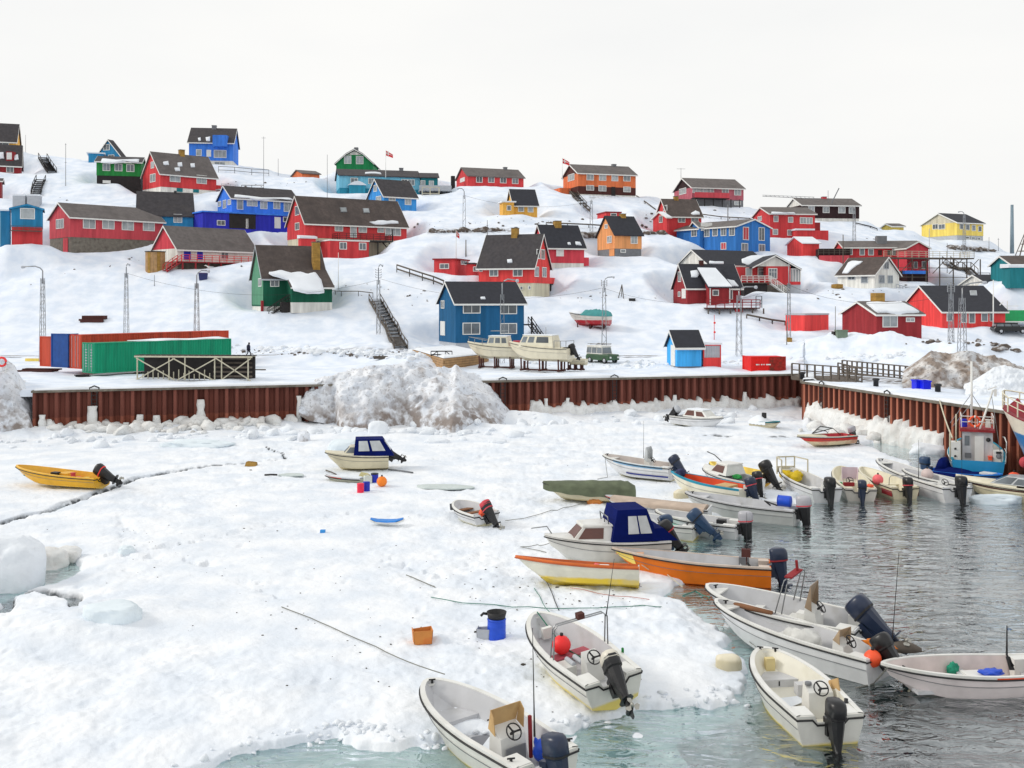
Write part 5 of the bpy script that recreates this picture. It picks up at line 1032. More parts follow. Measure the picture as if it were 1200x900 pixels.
def plank_stack(name, label, px, py, L, n, mat, th=0, w_=.35, h_=.14, cat='timber', P=None):
    P = P or S_(px, py); r = empty(name, P, th, label, cat); rr = random.Random(int(px))
    for i in range(n): m = MB(); y = i * w_ * .95; dx = rr.uniform(-.3, .3); m.box((-L/2 + dx, y, .02 + (i % 2) * h_), (L/2 + dx, y + w_, .02 + h_ + (i % 2) * h_)); m.build('beam', mat, r)
    return r
plank_stack('timber_stack', 'brown weathered timbers lying left of the containers', 43, 436, 3.8, 4, BROWN, R(-8))
plank_stack('yellow_beam', 'yellow beam lying in the snow by the left lamp post', 37, 423.5, 1.7, 1, YELL, R(-3), .3, .3)
plank_stack('scrap_plate', 'dark bent metal scrap on the snow before the green container', 95, 442, 1.3, 2, DARKW, R(15), .3, .1, 'scrap')
m = plank_stack('log_pile', 'brown heap of logs alone on the white slope above the containers', 106, 378, 3.0, 4, BROWN, R(3), .35, .45, 'logs')
plank_stack('metal_bar', 'thin dark bar on the snow near the walking person', 304, 434, 1.7, 1, GWOOD, R(-2), .12, .1, 'bar')
plank_stack('board_bundle', 'weathered boards poking from the snow below the hillside stairs', 448, 421, 1.6, 2, GWOOD, R(3), .3, .15, 'boards')
# timber platform of stacked planks beside the cruisers
def platform():
    P = G(520, 434, 3.75); L1 = G(484, 421.5, 3.75); R1 = G(572, 427.5, 3.75); r = empty('timber_platform', P, 0, 'square platform of light planks with a snowy top, left of the white cruisers', 'timber platform')
    h = 1.5; n = 6; C = L1 + R1 - P
    for (a, b) in ((P, R1), (L1, P)):
        d = (b - a).normalized(); nn = Vector((d.y, -d.x, 0)) * .08
        for k in range(n):
            z0 = h * k / n - .3; z1 = h * (k + 1) / n - .03 - .3; m = MB(); e = d * (.0 if k % 2 else .04); A_, B_ = a - P + e, b - P + e
            m.hexa([A_ + nn + Vector((0,0,z0)), B_ + nn + Vector((0,0,z0)), B_ + Vector((0,0,z0)), A_ + Vector((0,0,z0)), A_ + nn + Vector((0,0,z1)), B_ + nn + Vector((0,0,z1)), B_ + Vector((0,0,z1)), A_ + Vector((0,0,z1))]); m.build('plank', WOOD, r)
    q = [v_ - P for v_ in (P, R1, C, L1)]; c = sum(q, Vector()) / 4; q = [c + (v_ - c) * .985 for v_ in q]; m = MB(); m.prism([v_ + Vector((0, 0, -.3)) for v_ in q], (0, 0, h - .02)); m.build('core', DARKW, r)
    m = MB(); m.loft([[c + (v_ - c) * s + Vector((0, 0, h - .3 + z)) for v_ in q] for s, z in ((1.0, 0), (.98, .12), (.85, .25), (.3, .32))], smooth=False); m.build('snow_cap', ROOFSNOW, r)
platform()
def trailer_frame(px, py, label):
    P = G(px, py, 5.0); r = empty('metal_rack', P, R(4), label, 'rack'); m = MB(); L = 2.2
    for y in (0, .8):
        m.bar((0, y, .5), (L, y, .5), .07); m.bar((0, y, .15), (L, y, .15), .07)
        for x in (0, .7, 1.5, L): m.bar((x, y, 0), (x, y, .5), .07)
        m.bar((0,y,0),(.7,y,.5),.05); m.bar((1.5,y,.5),(L,y,0),.05)
    m.build('frame', BLACKM, r)
trailer_frame(505, 417.5, 'black metal rack standing on the snowy timber platform')
# lattice lamp posts
def lattice_post(px, py, ytop, ysplit, label, head=None, w0=.55, w1=.3, name='lamp_post', cat='lamp post', insul=0, mat=GALV, arm=None, hs=1, P=None):
    P = P or S_(px, py); Y = P.y; z = lambda y: CAMZ - (y - HZ) / FP * Y - P.z
    H1, H2 = z(ysplit), z(ytop); r = empty(name, P, 0, label, cat); m = MB(); n = max(4, int(H1 / .75))
    for sx, sy in ((-1, -1), (1, -1), (1, 1), (-1, 1)): m.bar((sx * w0 / 2, sy * w0 / 2, -.6), (sx * w1 / 2, sy * w1 / 2, H1), .05)
    for i in range(n):
        a, b = i / n, (i + 1) / n; wa, wb = w0 + (w1 - w0) * a, w0 + (w1 - w0) * b; s = 1 if i % 2 else -1
        for f in (-1, 1): m.bar((s * wa / 2, f * wa / 2, H1 * a), (-s * wb / 2, f * wb / 2, H1 * b), .024); m.bar((f * wa / 2, s * wa / 2, H1 * a), (f * wb / 2, -s * wb / 2, H1 * b), .024)
    m.build('lattice', mat, r)
    if H2 > H1 + .05:
        m = MB(); pts = [(0, 0, H1 - .6), (0, 0, H2 - (.5 if head else 0))]
        if head:
            hx = (head[0] - px) * Y / FP; hz = z(head[1]); pts += [(hx * .12, 0, H2 - .2), (hx * .35, -.1, H2), (hx * .8, -.25, hz + .05)]
        m.tube(pts, .07, 7); m.build('arm', mat, r)
        if head:
            m = MB(); q = Vector((hx * .8, -.25, hz)); e = Vector((hx, -.3, hz - .02)); m.tube([q, q.lerp(e, .3), q.lerp(e, .8), e], [.07, .15 * hs, .16 * hs, .05], 8); m.build('lamp_head', LGREY, r)
    if insul:
        m = MB()
        for i in range(insul): zz = H1 + (H2 - H1) * (.15 + .16 * i) if H2 > H1 + .5 else H1 * (1 - .06 * i); m.bar((-.35, 0, zz), (.35, 0, zz), .05); m.tube([(-.35, 0, zz), (-.35, 0, zz + .16)], .05, 5); m.tube([(.35, 0, zz), (.35, 0, zz + .16)], .05, 5)
        m.build('insulator_arm', mat, r)
    return r
lattice_post(50, 424, 312, 326, 'lattice lamp post left of the containers, arm bent to the left', (26, 313), .55, .3)
lattice_post(148, 392, 309, 320, 'lattice lamp post on the bare slope above the orange container', (153, 310.5), .55, .3)
lattice_post(230.5, 424, 317, 332, 'lattice lamp post behind the green container, with a gull on its lamp', (247, 318), .6, .3, P=G(230.5, 424, 4.0))
lattice_post(443.5, 391, 310, 328, 'slim lamp post with insulators beside the hillside stairs', (449, 311.5), .45, .35, insul=4)
lattice_post(588.5, 430, 327, 345, 'lattice lamp post in front of the petrol blue house', (608, 329), .5, .35, hs=1.3, P=G(588.5, 429, 3.7))
lattice_post(708, 405, 325, 337, 'lattice lamp post behind the green jeep', (720, 325), .6, .35, insul=4)
lattice_post(866, 424, 336, 346, 'lattice lamp post below the dark red deck house, lamp to the right', (887, 336.5), .6, .4, hs=1.2, P=G(866, 424, 4.1))
lattice_post(924.5, 396, 308, 332, 'thin grey pylon in front of the white verandah house', None, .4, .28, name='pylon', cat='pylon')
lattice_post(1127.5, 431, 332, 349, 'tall lattice lamp post on the gravelly bank, arm over the red hall', (1155, 331), .75, .4, P=G(1127.5, 432, 4.2))
lattice_post(1114.5, 401, 331, 344, 'dark topped pylon with insulators left of the tall lamp post', None, .45, .3, insul=5, name='pylon', cat='pylon')
lattice_post(544, 271, 221, 229, 'lattice lamp post high on the slope above the crimson roofs', (536, 221.5), .5, .35)
lattice_post(693, 271, 234, 235, 'grey lattice pylon behind the apricot house', None, .5, .35, name='pylon', cat='pylon')
lattice_post(1130, 298, 248, 252, 'lattice lamp post beside the light yellow house', (1122, 248.5), .5, .3)
lattice_post(1001, 283, 242, 243, 'grey lattice pylon right of the dark brown house', None, .5, .3, name='pylon', cat='pylon')
lattice_post(1193, 420, 390, 391, 'short lattice mast at the right edge', None, .4, .3, name='pylon', cat='pylon') if False else None
def pole(px, py, ytop, label, r=.06, mat=GREY, name='pole', cat='pole', cross=(), flag=None, balls=(), P=None):
    P = P or S_(px, py); Y = P.y; H_ = CAMZ - (ytop - HZ) / FP * Y - P.z; e = empty(name, P, 0, label, cat); m = MB(); m.tube([(0, 0, -.5), (0, 0, H_)], [r, r * .7], 6); m.build('mast', mat, e)
    for f, w_ in cross: m = MB(); m.bar((-w_, 0, H_ * f), (w_, 0, H_ * f), .05); m.build('crossarm', mat, e)
    for f in balls:
        m = MB(); m.lathe([(.0,-.15),(.12,-.1),(.16,0),(.12,.1),(0,.15)], 8, M=Matrix.Translation((.05, 0, H_ * f))); m.build('marker_ball', REDB, e)
    if flag:
        w_, h_, dx = flag; m = MB(); n = 6
        m.loft([[(dx * .1 + w_ * i / n, .12 * math.sin(i * 1.3), H_ - h_ * 1.05 - .06 * i), (dx * .1 + w_ * i / n, .12 * math.sin(i * 1.3), H_ - .05 - .10 * i)] for i in range(n + 1)], closed=False, caps=False); fl = m.build('flag', FLAGR, e)
        m = MB(); m.loft([[(dx * .1 + w_ * i / n, .12 * math.sin(i * 1.3) - .012, H_ - h_ * .62 - .06 * i), (dx * .1 + w_ * i / n, .12 * math.sin(i * 1.3) - .012, H_ - h_ * .42 - .08 * i)] for i in range(n + 1)], closed=False, caps=False)
        m.quad([(w_ * .30, -.03, H_ - h_ * 1.05), (w_ * .42, -.03, H_ - h_ * 1.08), (w_ * .42, -.03, H_ - .12), (w_ * .30, -.03, H_ - .1)]); m.build('white_cross', WHITE, fl)
    return e
FLAGR = mk('flag_red', (206, 40, 48), .8)
pole(452, 204, 176, 'flagpole with a red and white flag right of the green gambrel house', .05, WHITE, 'flagpole', 'flagpole', flag=(1.0, .75, .5))
pole(659, 207, 185, 'flagpole with a red and white flag left of the orange house', .05, WHITE, 'flagpole', 'flagpole', flag=(1.0, .75, .5))
pole(534.5, 322, 270, 'white pole with a red pennant left of the bright red gabled house', .06, WHITE, 'flagpole', 'flagpole', flag=(.5, .9, .2))
pole(309, 217, 160, 'tall thin radio mast on the skyline right of the tall blue house', .05, GREY, 'mast', 'mast', cross=((.97, .4),))
pole(326, 206, 186, 'short mast on the skyline beside the tall radio mast', .05, GREY, 'mast', 'mast')
pole(77, 218, 168, 'thin mast on the upper left slope', .06, GREY, 'mast', 'mast', cross=((.55, .2), (.97, .15)))
pole(383.5, 232, 181, 'thin mast in front of the pale cyan building', .05, GREY, 'mast', 'mast')
pole(396.5, 340, 296, 'slim white pole between the green house and the hillside stairs', .05, WHITE, 'mast', 'mast')
pole(546, 300, 281, 'dark wooden pole standing in snow above the low red shed', .1, GWOOD)
pole(571, 276, 258, 'thin dark pole above the bright red gabled house', .06, GWOOD)
pole(837, 398, 369, 'measuring pole with two red balls on the slope right of the kiosk', .05, RED2, balls=(.3, .68))
pole(853, 275, 240, 'grey pole behind the large blue building', .12, GREY)
pole(1110, 320, 285, 'thin grey mast right of the red terrace', .06, GREY)
pole(1164, 388, 328, 'tall white pole in front of the red hall', .1, WHITE)
pole(1089, 320, 268, 'mast with rusty top beside the red terrace decks', .07, LGREY)
pole(988, 320, 275, 'wooden pole rising behind the white cottage', .1, GWOOD)
pole(979, 394, 359, 'thin stake in the snow right of the half sunk red shed', .04, GWOOD) 
pole(922, 404, 378, 'thin stake with junction box below the half sunk red shed', .05, GWOOD, balls=())
pole(1186, 293, 240, 'tall steel grey stack on the right skyline', .32, mk('stack_steel', (120, 140, 152), .5), 'stack', 'chimney stack')
pole(1159, 293, 278, 'short pole on the right skyline left of the steel stack', .06, GREY); pole(1170, 294, 279, 'short pole with small top sign on the right skyline', .06, GREY, cross=((.9, .2),))
pole(1094, 266, 250, 'low mast on the skyline near the pale yellow hut', .05, GREY, 'mast', 'mast') if False else None
pole(181, 395, 322, 'x', .02) if False else None
pole(181, 335, 322, 'thin snow stake on the slope left of the walking deck', .05, GREY)
pole(798, 210, 197, 'television antenna above the dusty pink house', .05, GREY, 'antenna', 'antenna', cross=((.93, .9),), P=at(798, 210, 212))
pole(30, 178, 158, 'thin mast right of the yellow house at top left', .05, LGREY, 'mast', 'mast', P=at(30, 186, 214))
def hillside_run(name, label, pts, w_, mat, cat, steps_=True, rail=True, n=6, h=.9):
    """a run of wooden treads following the slope between picture points"""
    W_ = [S_(*p) for p in pts]; P = W_[0]; e = empty(name, P, 0, label, cat)
    for a, b in zip(W_, W_[1:]):
        a, b = a - P, b - P; d = b - a; sd_ = Vector((d.y, -d.x, 0)); sd_ = (sd_.normalized() if sd_.length > .01 else Vector((1, 0, 0))) * w_
        k = max(2, int(d.length / n * 6)) if steps_ else 0
        for i in range(min(k, 14)):
            q = a + d * (i + .5) / min(k, 14) + Vector((0, 0, .35)); t = d / min(k, 14) * .42; t = Vector((t.x, t.y, 0)); m = MB(); m.prism([q - t - sd_ / 2, q + t - sd_ / 2, q + t + sd_ / 2, q - t + sd_ / 2], (0, 0, .07)); m.build('tread', mat, e)
        for s in (-1, 1):
            m = MB(); q = sd_ / 2 * s; m.prism([a + q + Vector((0,0,.4)), b + q + Vector((0,0,.4)), b + q + Vector((0,0,.0)), a + q + Vector((0,0,.0))], sd_ * .05); m.build('stringer', mat, e)
            if rail:
                m = MB(); m.bar(a + q + Vector((0,0,h+.3)), b + q + Vector((0,0,h+.3)), .09); m.bar(a + q, a + q + Vector((0,0,h+.3)), .09); m.bar((a+b)/2 + q, (a+b)/2 + q + Vector((0,0,h+.3)), .09); m.bar(b + q, b + q + Vector((0,0,h+.3)), .09); m.build('handrail', mat, e)
    return e
hillside_run('wooden_stairs', 'long dark wooden stairs stepping down the snowy slope left of the petrol blue house', [(439,352),(447,366),(453,378),(459,386),(463,398),(470,409)], 1.6, GWOOD, 'stairs', h=.6)
hillside_run('wooden_stairs', 'dark wooden stairs running down from the orange house', [(667,221),(675,232),(684,242),(692,249)], 1.3, GWOOD, 'stairs', h=.5)
hillside_run('wooden_stairs', 'dark broken stairs on the upper left skyline', [(50,186),(54,193),(61,203)], 1.6, DARKW, 'stairs', h=.8)
hillside_run('wooden_stairs', 'lower dark stairs on the upper left slope', [(48,212),(44,221),(42,230)], 1.6, DARKW, 'stairs', h=.8)
hillside_run('wooden_stairs', 'stairs with rails descending right of the red terrace decks', [(1109,309),(1118,316),(1133,316),(1141,324)], 1.4, GWOOD, 'stairs', h=1.0)
def pipe_run(name, label, pts, r, mat, cat, up=.5, posts=True, rails=1, h=1.0):
    W_ = [S_(*p) for p in pts]; P = W_[0]; e = empty(name, P, 0, label, cat); W_ = [q - P for q in W_]
    for k in range(rails):
        m = MB(); m.tube([q + Vector((0, 0, up + (h * k / max(1, rails - 1) if rails > 1 else 0))) for q in W_], r, 6); m.build('pipe' if rails == 1 else 'rail', mat, e)
    if posts:
        L = sum((b - a).length for a, b in zip(W_, W_[1:]))
        for a, b in zip(W_, W_[1:]):
            n = max(1, int((b - a).length / 2.2))
            for i in range(n + 1): q = a.lerp(b, i / n); m = MB(); m.bar(q - Vector((0,0,.4)), q + Vector((0, 0, up + (h if rails > 1 else 0))), max(.07, r)); m.build('post', mat, e)
    return e
pipe_run('pipeline', 'raised dark pipe on trestles descending towards the petrol blue house', [(465,319),(480,324),(495,329),(508,333),(520,338)], .12, GWOOD, 'pipeline', up=.5, rails=2, h=.6)
pipe_run('fence', 'low rail fence between the green house and the hillside stairs', [(386,346),(400,347),(420,347),(437,349)], .06, GWOOD, 'fence', up=.7)
pipe_run('pipeline', 'thin pipe crossing the slope behind the crimson house', [(640,265),(665,266),(690,267),(704,268)], .12, GWOOD, 'pipeline', up=.6)
pipe_run('pipeline', 'pipe running across the snow from the dark red deck to the half sunk shed', [(875,373),(890,376),(905,379),(920,381)], .13, GWOOD, 'pipeline', up=.5)
pipe_run('fence', 'rail fence on the skyline right of the tall blue house', [(256,202),(275,203),(295,205),(315,206)], .06, GREY, 'fence', up=.5, rails=2, h=.7)
pipe_run('fence', 'low fence below the skyline rail fence at upper left', [(283,222),(295,222),(309,222)], .06, GWOOD, 'fence', up=.3, rails=2, h=.5)
pipe_run('pipeline', 'pipe along the slope under the dusty pink house', [(822,254),(845,257),(865,258),(880,259)], .1, GWOOD, 'pipeline', up=.5)
pipe_run('pipeline', 'dark pipe going down from the orange house to the right', [(746,231),(756,238),(768,247)], .12, GWOOD, 'pipeline', up=.3)
pipe_run('fence', 'dark low edge rail right of the dark brown house', [(1003,263),(1020,267),(1028,270)], .1, DARKW, 'fence', up=.3)
pipe_run('fence', 'thin fence at the foot of the teal house, right edge', [(1146,326),(1160,326)], .05, GWOOD, 'fence', up=.3, rails=2, h=.6)
# pier walkway and its railings
def railing_run(name, label, P, Q, h, mat, cat, n, rails=(1.0, .5), base=True):
    e = empty(name, P, math.atan2(Q.y - P.y, Q.x - P.x), label, cat); d = Vector(((Q - P).to_2d().length, 0, Q.z - P.z))
    for i in range(n + 1): q = d * i / n; m = MB(); m.box((q.x - .06, -.06, q.z - .3), (q.x + .06, .06, q.z + h)); m.build('post', mat, e)
    for f in rails: m = MB(); m.bar(Vector((0, 0, h * f)), d + Vector((0, 0, h * f)), .1); m.build('rail', mat, e)
    if base: m = MB(); m.prism([(0, -.05, -.35), tuple(d + Vector((0, -.05, -.35))), tuple(d + Vector((0, -.05, .02))), (0, -.05, .02)], (0, .12, 0)); m.build('kerb_beam', mat, e)
    return e
railing_run('walkway_railing', 'grey timber railing of the gangway at the quay corner', G(928, 440.5, 3.9), G(1003, 447, 3.9), 1.15, GWOOD, 'railing', 8)
railing_run('walkway_railing', 'longer grey railing behind the gangway, leading to the gravelly bank', G(987, 435.5, 3.9), G(1082, 446, 3.9), 1.1, GWOOD, 'railing', 15, rails=(1.0, .55, .2))
railing_run('walkway_railing', 'short grey railing linking the two railings of the gangway', G(982, 439, 3.9), G(1010, 447.2, 3.9), 1.1, GWOOD, 'railing', 4)
m = MB(); q = [G(930, 441, 3.85), G(1003, 447.5, 3.85), G(1010, 441, 3.85), G(940, 436, 3.85)]; m.prism(q, (0, 0, -.25)); tag(m.build('gangway_deck', GWOOD), 'grey timber gangway deck across the quay corner', 'gangway')
def crate(name, label, px0, px1, yb, yt, mat, cat, z=3.75, D=1.0, Y=None, split=False, th=0):
    P = G(px0, yb, z) if Y is None else at(px0, yb, Y); w_ = (px1 - px0) * P.y / FP; h = (yb - yt) * P.y / FP; e = empty(name, P, th, label, cat); m = MB(); t = .06
    m.box((0,0,0),(w_,D,.08)); m.box((0,0,.08),(w_,t,h)); m.box((0,D-t,.08),(w_,D,h)); m.box((0,t,.08),(t,D-t,h)); m.box((w_-t,t,.08),(w_,D-t,h)); m.build('tub', mat, e)
    m = MB(); r = .05; m.box((-r,-r,h-.08),(w_+r,-.001,h+.02)); m.box((-r,D+.001,h-.08),(w_+r,D+r,h+.02)); m.box((-r,0,h-.08),(-.001,D,h+.02)); m.box((w_+.001,0,h-.08),(w_+r,D,h+.02)); m.build('rim', mat, e)
    return e
BLUEP = mk('blue_plastic', (10, 30, 214), .45, var=.15, spec=.3)
crate('fish_tub', 'deep blue fish tub on the pier edge, left one of the pair', 1074, 1081.5, 456.5, 446, BLUEP, 'fish tub'); crate('fish_tub', 'deep blue fish tub on the pier edge, right one of the pair', 1082.5, 1091, 457.5, 446.5, BLUEP, 'fish tub')
def bollard(px, py, label, z=3.85):
    P = G(px, py, z); e = MB(); e.lathe([(.22, -.1), (.22, .35), (.30, .4), (.30, .5), (.2, .56), (0, .57)], 10); o = e.build('bollard', BLACKM); o.location = P; tag(o, label, 'bollard')
bollard(1026.5, 451, 'black bollard on the pier edge, leftmost of three'); bollard(1091.5, 444, 'black bollard standing further back on the pier'); bollard(1099, 458, 'black bollard on the pier edge holding the mooring rope'); bollard(940, 443, 'black bollard at the corner gangway', 3.9)
P = G(1131, 446, 3.8); e = empty('red_drum', P, 0, 'red drum hanging at the foot of the tall lattice lamp post', 'drum'); m = MB(); m.lathe([(.0,.1),(.36,.1),(.36,.42),(.39,.45),(.36,.48),(.36,.95),(0,.95)], 14); m.build('barrel', REDB, e); m = MB(); m.lathe([(.37,.92),(.4,.95),(.4,1.0),(0,1.0)], 14); m.build('lid', RED2, e)
P = G(1123, 447, 3.8); e = empty('mooring_post', P, 0, 'dark mooring post with white lamp box left of the red drum', 'post'); m = MB(); m.tube([(0,0,0),(0,0,1.3)], .12, 8); m.build('post', BLACKM, e); m = MB(); m.box((-.25,-.2,1.3),(.22,.2,1.75)); m.build('lamp_box', WHITE, e)
crate('utility_box', 'grey green utility cabinet in the snow left of the dark red low house', 981.5, 993.5, 396, 387, mk('cabinet_green', (112, 130, 112), .6), 'cabinet', Y=S_(987, 396).y)
m = MB(); m.box((0, 0, 0), (1.0, .8, .5)); o = m.build('dark_sack', DARKW); o.location = S_(977, 394); tag(o, 'dark sack lying left of the grey green cabinet', 'sack')
def barrel_flat(px, py, r, h, mat, label, cat='barrel', name='barrel'):
    P = S_(px, py); e = empty(name, P, 0, label, cat); m = MB(); m.lathe([(0, -.2), (r, -.2), (r * 1.05, h * .5), (r, h), (0, h)], 14); m.build('barrel', mat, e); m = MB(); m.lathe([(r * 1.02, h), (r * 1.02, h + .05), (0, h + .12)], 14); m.build('lid', mat, e)
barrel_flat(981, 337, .85, .45, BRICK, 'round brown lid poking from snow, below the white cottage', 'tank lid', 'tank_lid'); barrel_flat(925, 400, .35, .4, BRICK, 'small brown keg beside the stake, below the half sunk shed', 'keg', 'keg')
P = S_(182, 316); e = empty('plank_tank', P, 0, 'round wooden tank beside the white walled house', 'tank'); n = 18
for i in range(n):
    a = 2*math.pi*i/n; b = 2*math.pi*(i+.94)/n; m = MB(); m.hexa([(1.4*math.cos(a),1.4*math.sin(a),-1),(1.4*math.cos(b),1.4*math.sin(b),-1),(1.3*math.cos(b),1.3*math.sin(b),-1),(1.3*math.cos(a),1.3*math.sin(a),-1),(1.4*math.cos(a),1.4*math.sin(a),2.6),(1.4*math.cos(b),1.4*math.sin(b),2.6),(1.3*math.cos(b),1.3*math.sin(b),2.6),(1.3*math.cos(a),1.3*math.sin(a),2.6)]); m.build('stave', WOOD if i % 3 else BRICK, e)
m = MB(); m.lathe([(1.5,2.6),(1.5,2.72),(0,2.75)], 18); m.build('lid', DARKW, e)
for px, lab in ((22, 'white water tank above the blue cabin, left one'), (39, 'white water tank above the blue cabin, right one')):
    P = S_(px, 243); e = empty('water_tank', P, R(10), lab, 'tank'); m = MB(); m.box((-1.0,0,0),(1.0,1.6,2.0)); m.build('body', LGREY, e); m = MB(); m.box((-1.05,-.05,2.0),(1.05,1.65,2.25)); m.build('snow_cap', ROOFSNOW, e)
# plywood shelter and A-frames
P = S_(935, 425); P = G(922, 426, 3.9); e = empty('plywood_shelter', P, 0, 'plywood lean-to with flat top behind the red container', 'shelter'); 
for x0 in (0, 1.6): m = MB(); m.box((x0,0,0),(x0+.12,1.0,1.15)); m.build('side_panel', WOOD, e)
m = MB(); m.box((0,.9,0),(1.7,1.0,1.15)); m.build('back_panel', WOOD, e); m = MB(); m.box((-.2,-.1,1.15),(2.7,1.1,1.25)); m.build('top_panel', PALEW, e); m = MB(); m.box((.3,.2,.0),(.8,.7,.7)); m.build('shelf_box', PALEW, e)
def aframe(px, py, h, label, mat=GWOOD):
    P = S_(px, py); e = empty('trestle_legs', P, 0, label, 'trestle')
    for a in ((-.45, 0), (.1, .5), (.35, -.2)): m = MB(); m.bar((a[0], a[1], -.2), (.1, 0, h), .1); m.build('leg', mat, e)
aframe(728, 349, 1.9, 'grey three legged frame standing on the slope above the teal covered boat')
m = MB(); m.box((-.45,0,0),(.45,.5,.42)); o = m.build('black_case', BLACKM); o.location = S_(741, 353); tag(o, 'black case lying on the snow right of the three legged frame', 'case')
# lattice A-frame roof on the right skyline
P = at(1204, 300, 205); e = empty('drying_frame', P, 0, 'tall dark pyramid of poles cut by the right edge of the skyline', 'frame')
for i in range(7):
    a = 2*math.pi*i/7; m = MB(); m.bar((2.6*math.cos(a),2.6*math.sin(a),-1),(.1*math.cos(a),.1*math.sin(a),5.6),.16); m.build('leg', GWOOD, e)
for z_ in (1.0,2.4,3.8):
    r0 = 2.6*(1-(z_+1)/6.6); m = MB(); m.tube([(r0*math.cos(a),r0*math.sin(a),z_) for a in [2*math.pi*i/7 for i in range(7)]], .07, 4, closed=True); m.build('ring', GWOOD, e)
# crane arm on the dark brown house
P = at(961, 236, 178); e = empty('crane_arm', P, 0, 'long thin crane jib lying above the dark brown roof', 'crane'); m = MB(); m.bar((0,0,.4),(-10,0,.9),.08); m.bar((-1,0,.75),(-10,0,1.1),.06)
for i in range(12): m.bar((-.9-i*.75,0,.42+i*.04),(-1.3-i*.75,0,.75+.03*i),.04)
m.build('jib', GREY, e); m = MB(); m.bar((2.0,0,-.3),(3.3,0,2.3),.14); m.bar((1.4,0,-.3),(1.4,0,1.9),.06); m.build('mast', GREY, e)
# ------------------------------------------------------------------ vehicles
TYRE = mk('tyre', (26, 26, 27), .85); CARG = mk('jeep_green', (54, 84, 58), .45, spec=.4); CARB = mk('car_black', (20, 21, 24), .25); CARBL = mk('car_blue', (26, 40, 96), .3)
TGREEN = mk('truck_green', (10, 156, 86), .5)
def vehicle(name, label, P, th, body, top, L=4.3, W=1.8, h1=.95, h2=1.95, cab=(.22, .98), cat='car', snowroof=False, glass=GLASS, rake=.12):
    e = empty(name, P, th, label, cat)
    m = MB(); m.loft([[(-L/2+i, y*(W/2-j), z) for y in (-1, 1) for _ in (0,)] for i, j, z in ()], closed=False) if False else None
    m = MB(); secs = []
    for x, z0, z1, k in ((-L/2, .45, h1*.82, .9), (-L/2+.12, .38, h1, 1), (-L/2+L*cab[0], .36, h1+.02, 1), (L/2-.15, .36, h1, 1), (L/2, .45, h1*.85, .92)):
        w_ = W/2*k; secs.append([(x, -w_, z0), (x, w_, z0), (x, w_, z1-.12), (x, w_-.08, z1), (x, -w_+.08, z1), (x, -w_, z1-.12)])
    m.loft(secs); m.build('body', body, e)
    x0, x1 = -L/2+L*cab[0], -L/2+L*cab[1]; m = MB(); a = W/2-.06; b = W/2-.16
    lo = [(x0, -a, h1+.01), (x1, -a, h1+.01), (x1, a, h1+.01), (x0, a, h1+.01)]; hi = [(x0+rake*3, -b, h2-.12), (x1-rake, -b, h2-.12), (x1-rake, b, h2-.12), (x0+rake*3, b, h2-.12)]
    m.hexa(lo+hi); m.build('cabin', top, e); m = MB(); m.box((x0+rake*3-.05, -b-.04, h2-.118), (x1-rake+.05, b+.04, h2)); m.build('roof', top if not snowroof else ROOFSNOW, e)
    def face(p, u0, u1, v0, v1, o):
        A_, B_, C_, D_ = [Vector(q) for q in p]; f = lambda u, v_: (A_.lerp(B_, u)).lerp(D_.lerp(C_, u), v_); q = [f(u0, v0), f(u1, v0), f(u1, v1), f(u0, v1)]; nn = (q[1]-q[0]).cross(q[3]-q[0]).normalized(); return q, nn * o
    for p, n_ in (((lo[0], lo[1], hi[1], hi[0]), 3), ((lo[2], lo[3], hi[3], hi[2]), 3), ((lo[3], lo[0], hi[0], hi[3]), 1), ((lo[1], lo[2], hi[2], hi[1]), 1)):
        for i in range(n_): q, nn = face(p, (i+.06)/n_, (i+.94)/n_, .12, .9, .02); mm = MB(); mm.prism(q, nn); mm.build('side_window' if n_ == 3 else 'windscreen', glass, e)
    for sx in (-L*.31, L*.31):
        for sy in (-1, 1):
            M_ = Matrix.Translation((sx, sy*(W/2-.1), .36)) @ Matrix.Rotation(R(90), 4, 'X'); mm = MB(); mm.lathe([(0,-.11),(.28,-.11),(.36,-.08),(.36,.08),(.28,.11),(0,.11)], 16, M=M_); wh = mm.build('wheel', TYRE, e); mm = MB(); mm.lathe([(0,-.125),(.2,-.12),(.2,.12),(0,.125)], 10, M=M_); mm.build('rim', LGREY, wh)
    for sy in (-1, 1):
        mm = MB(); mm.box((-L/2-.03, sy*W*.34-.12, .6), (-L/2+.05, sy*W*.34+.12, .78)); mm.build('headlight', WHITE, e)
    return e
P = G(706, 425.5, 4.0); e = vehicle('parked_jeep', 'old green jeep with white top parked behind the quay', P, R(128), CARG, WWALL, 3.7, 1.65, 1.0, 1.9, (.3, .98), 'jeep', rake=.04)
m = MB(); 
for x_ in (-.6,.3,1.2): m.bar((x_,-.7,2.05),(x_,.7,2.05),.04)
m.bar((-.7,-.7,2.1),(1.6,-.7,2.1),.04); m.bar((-.7,.7,2.1),(1.6,.7,2.1),.04); m.build('roof_rack', GWOOD, e)
P = G(1182, 393.5, 0); P = S_(1183, 391); vehicle('parked_car', 'black car in front of the green truck at the right edge', P, R(175), CARB, CARB, 4.5, 1.8, .95, 1.5, (.25, .95), 'car')
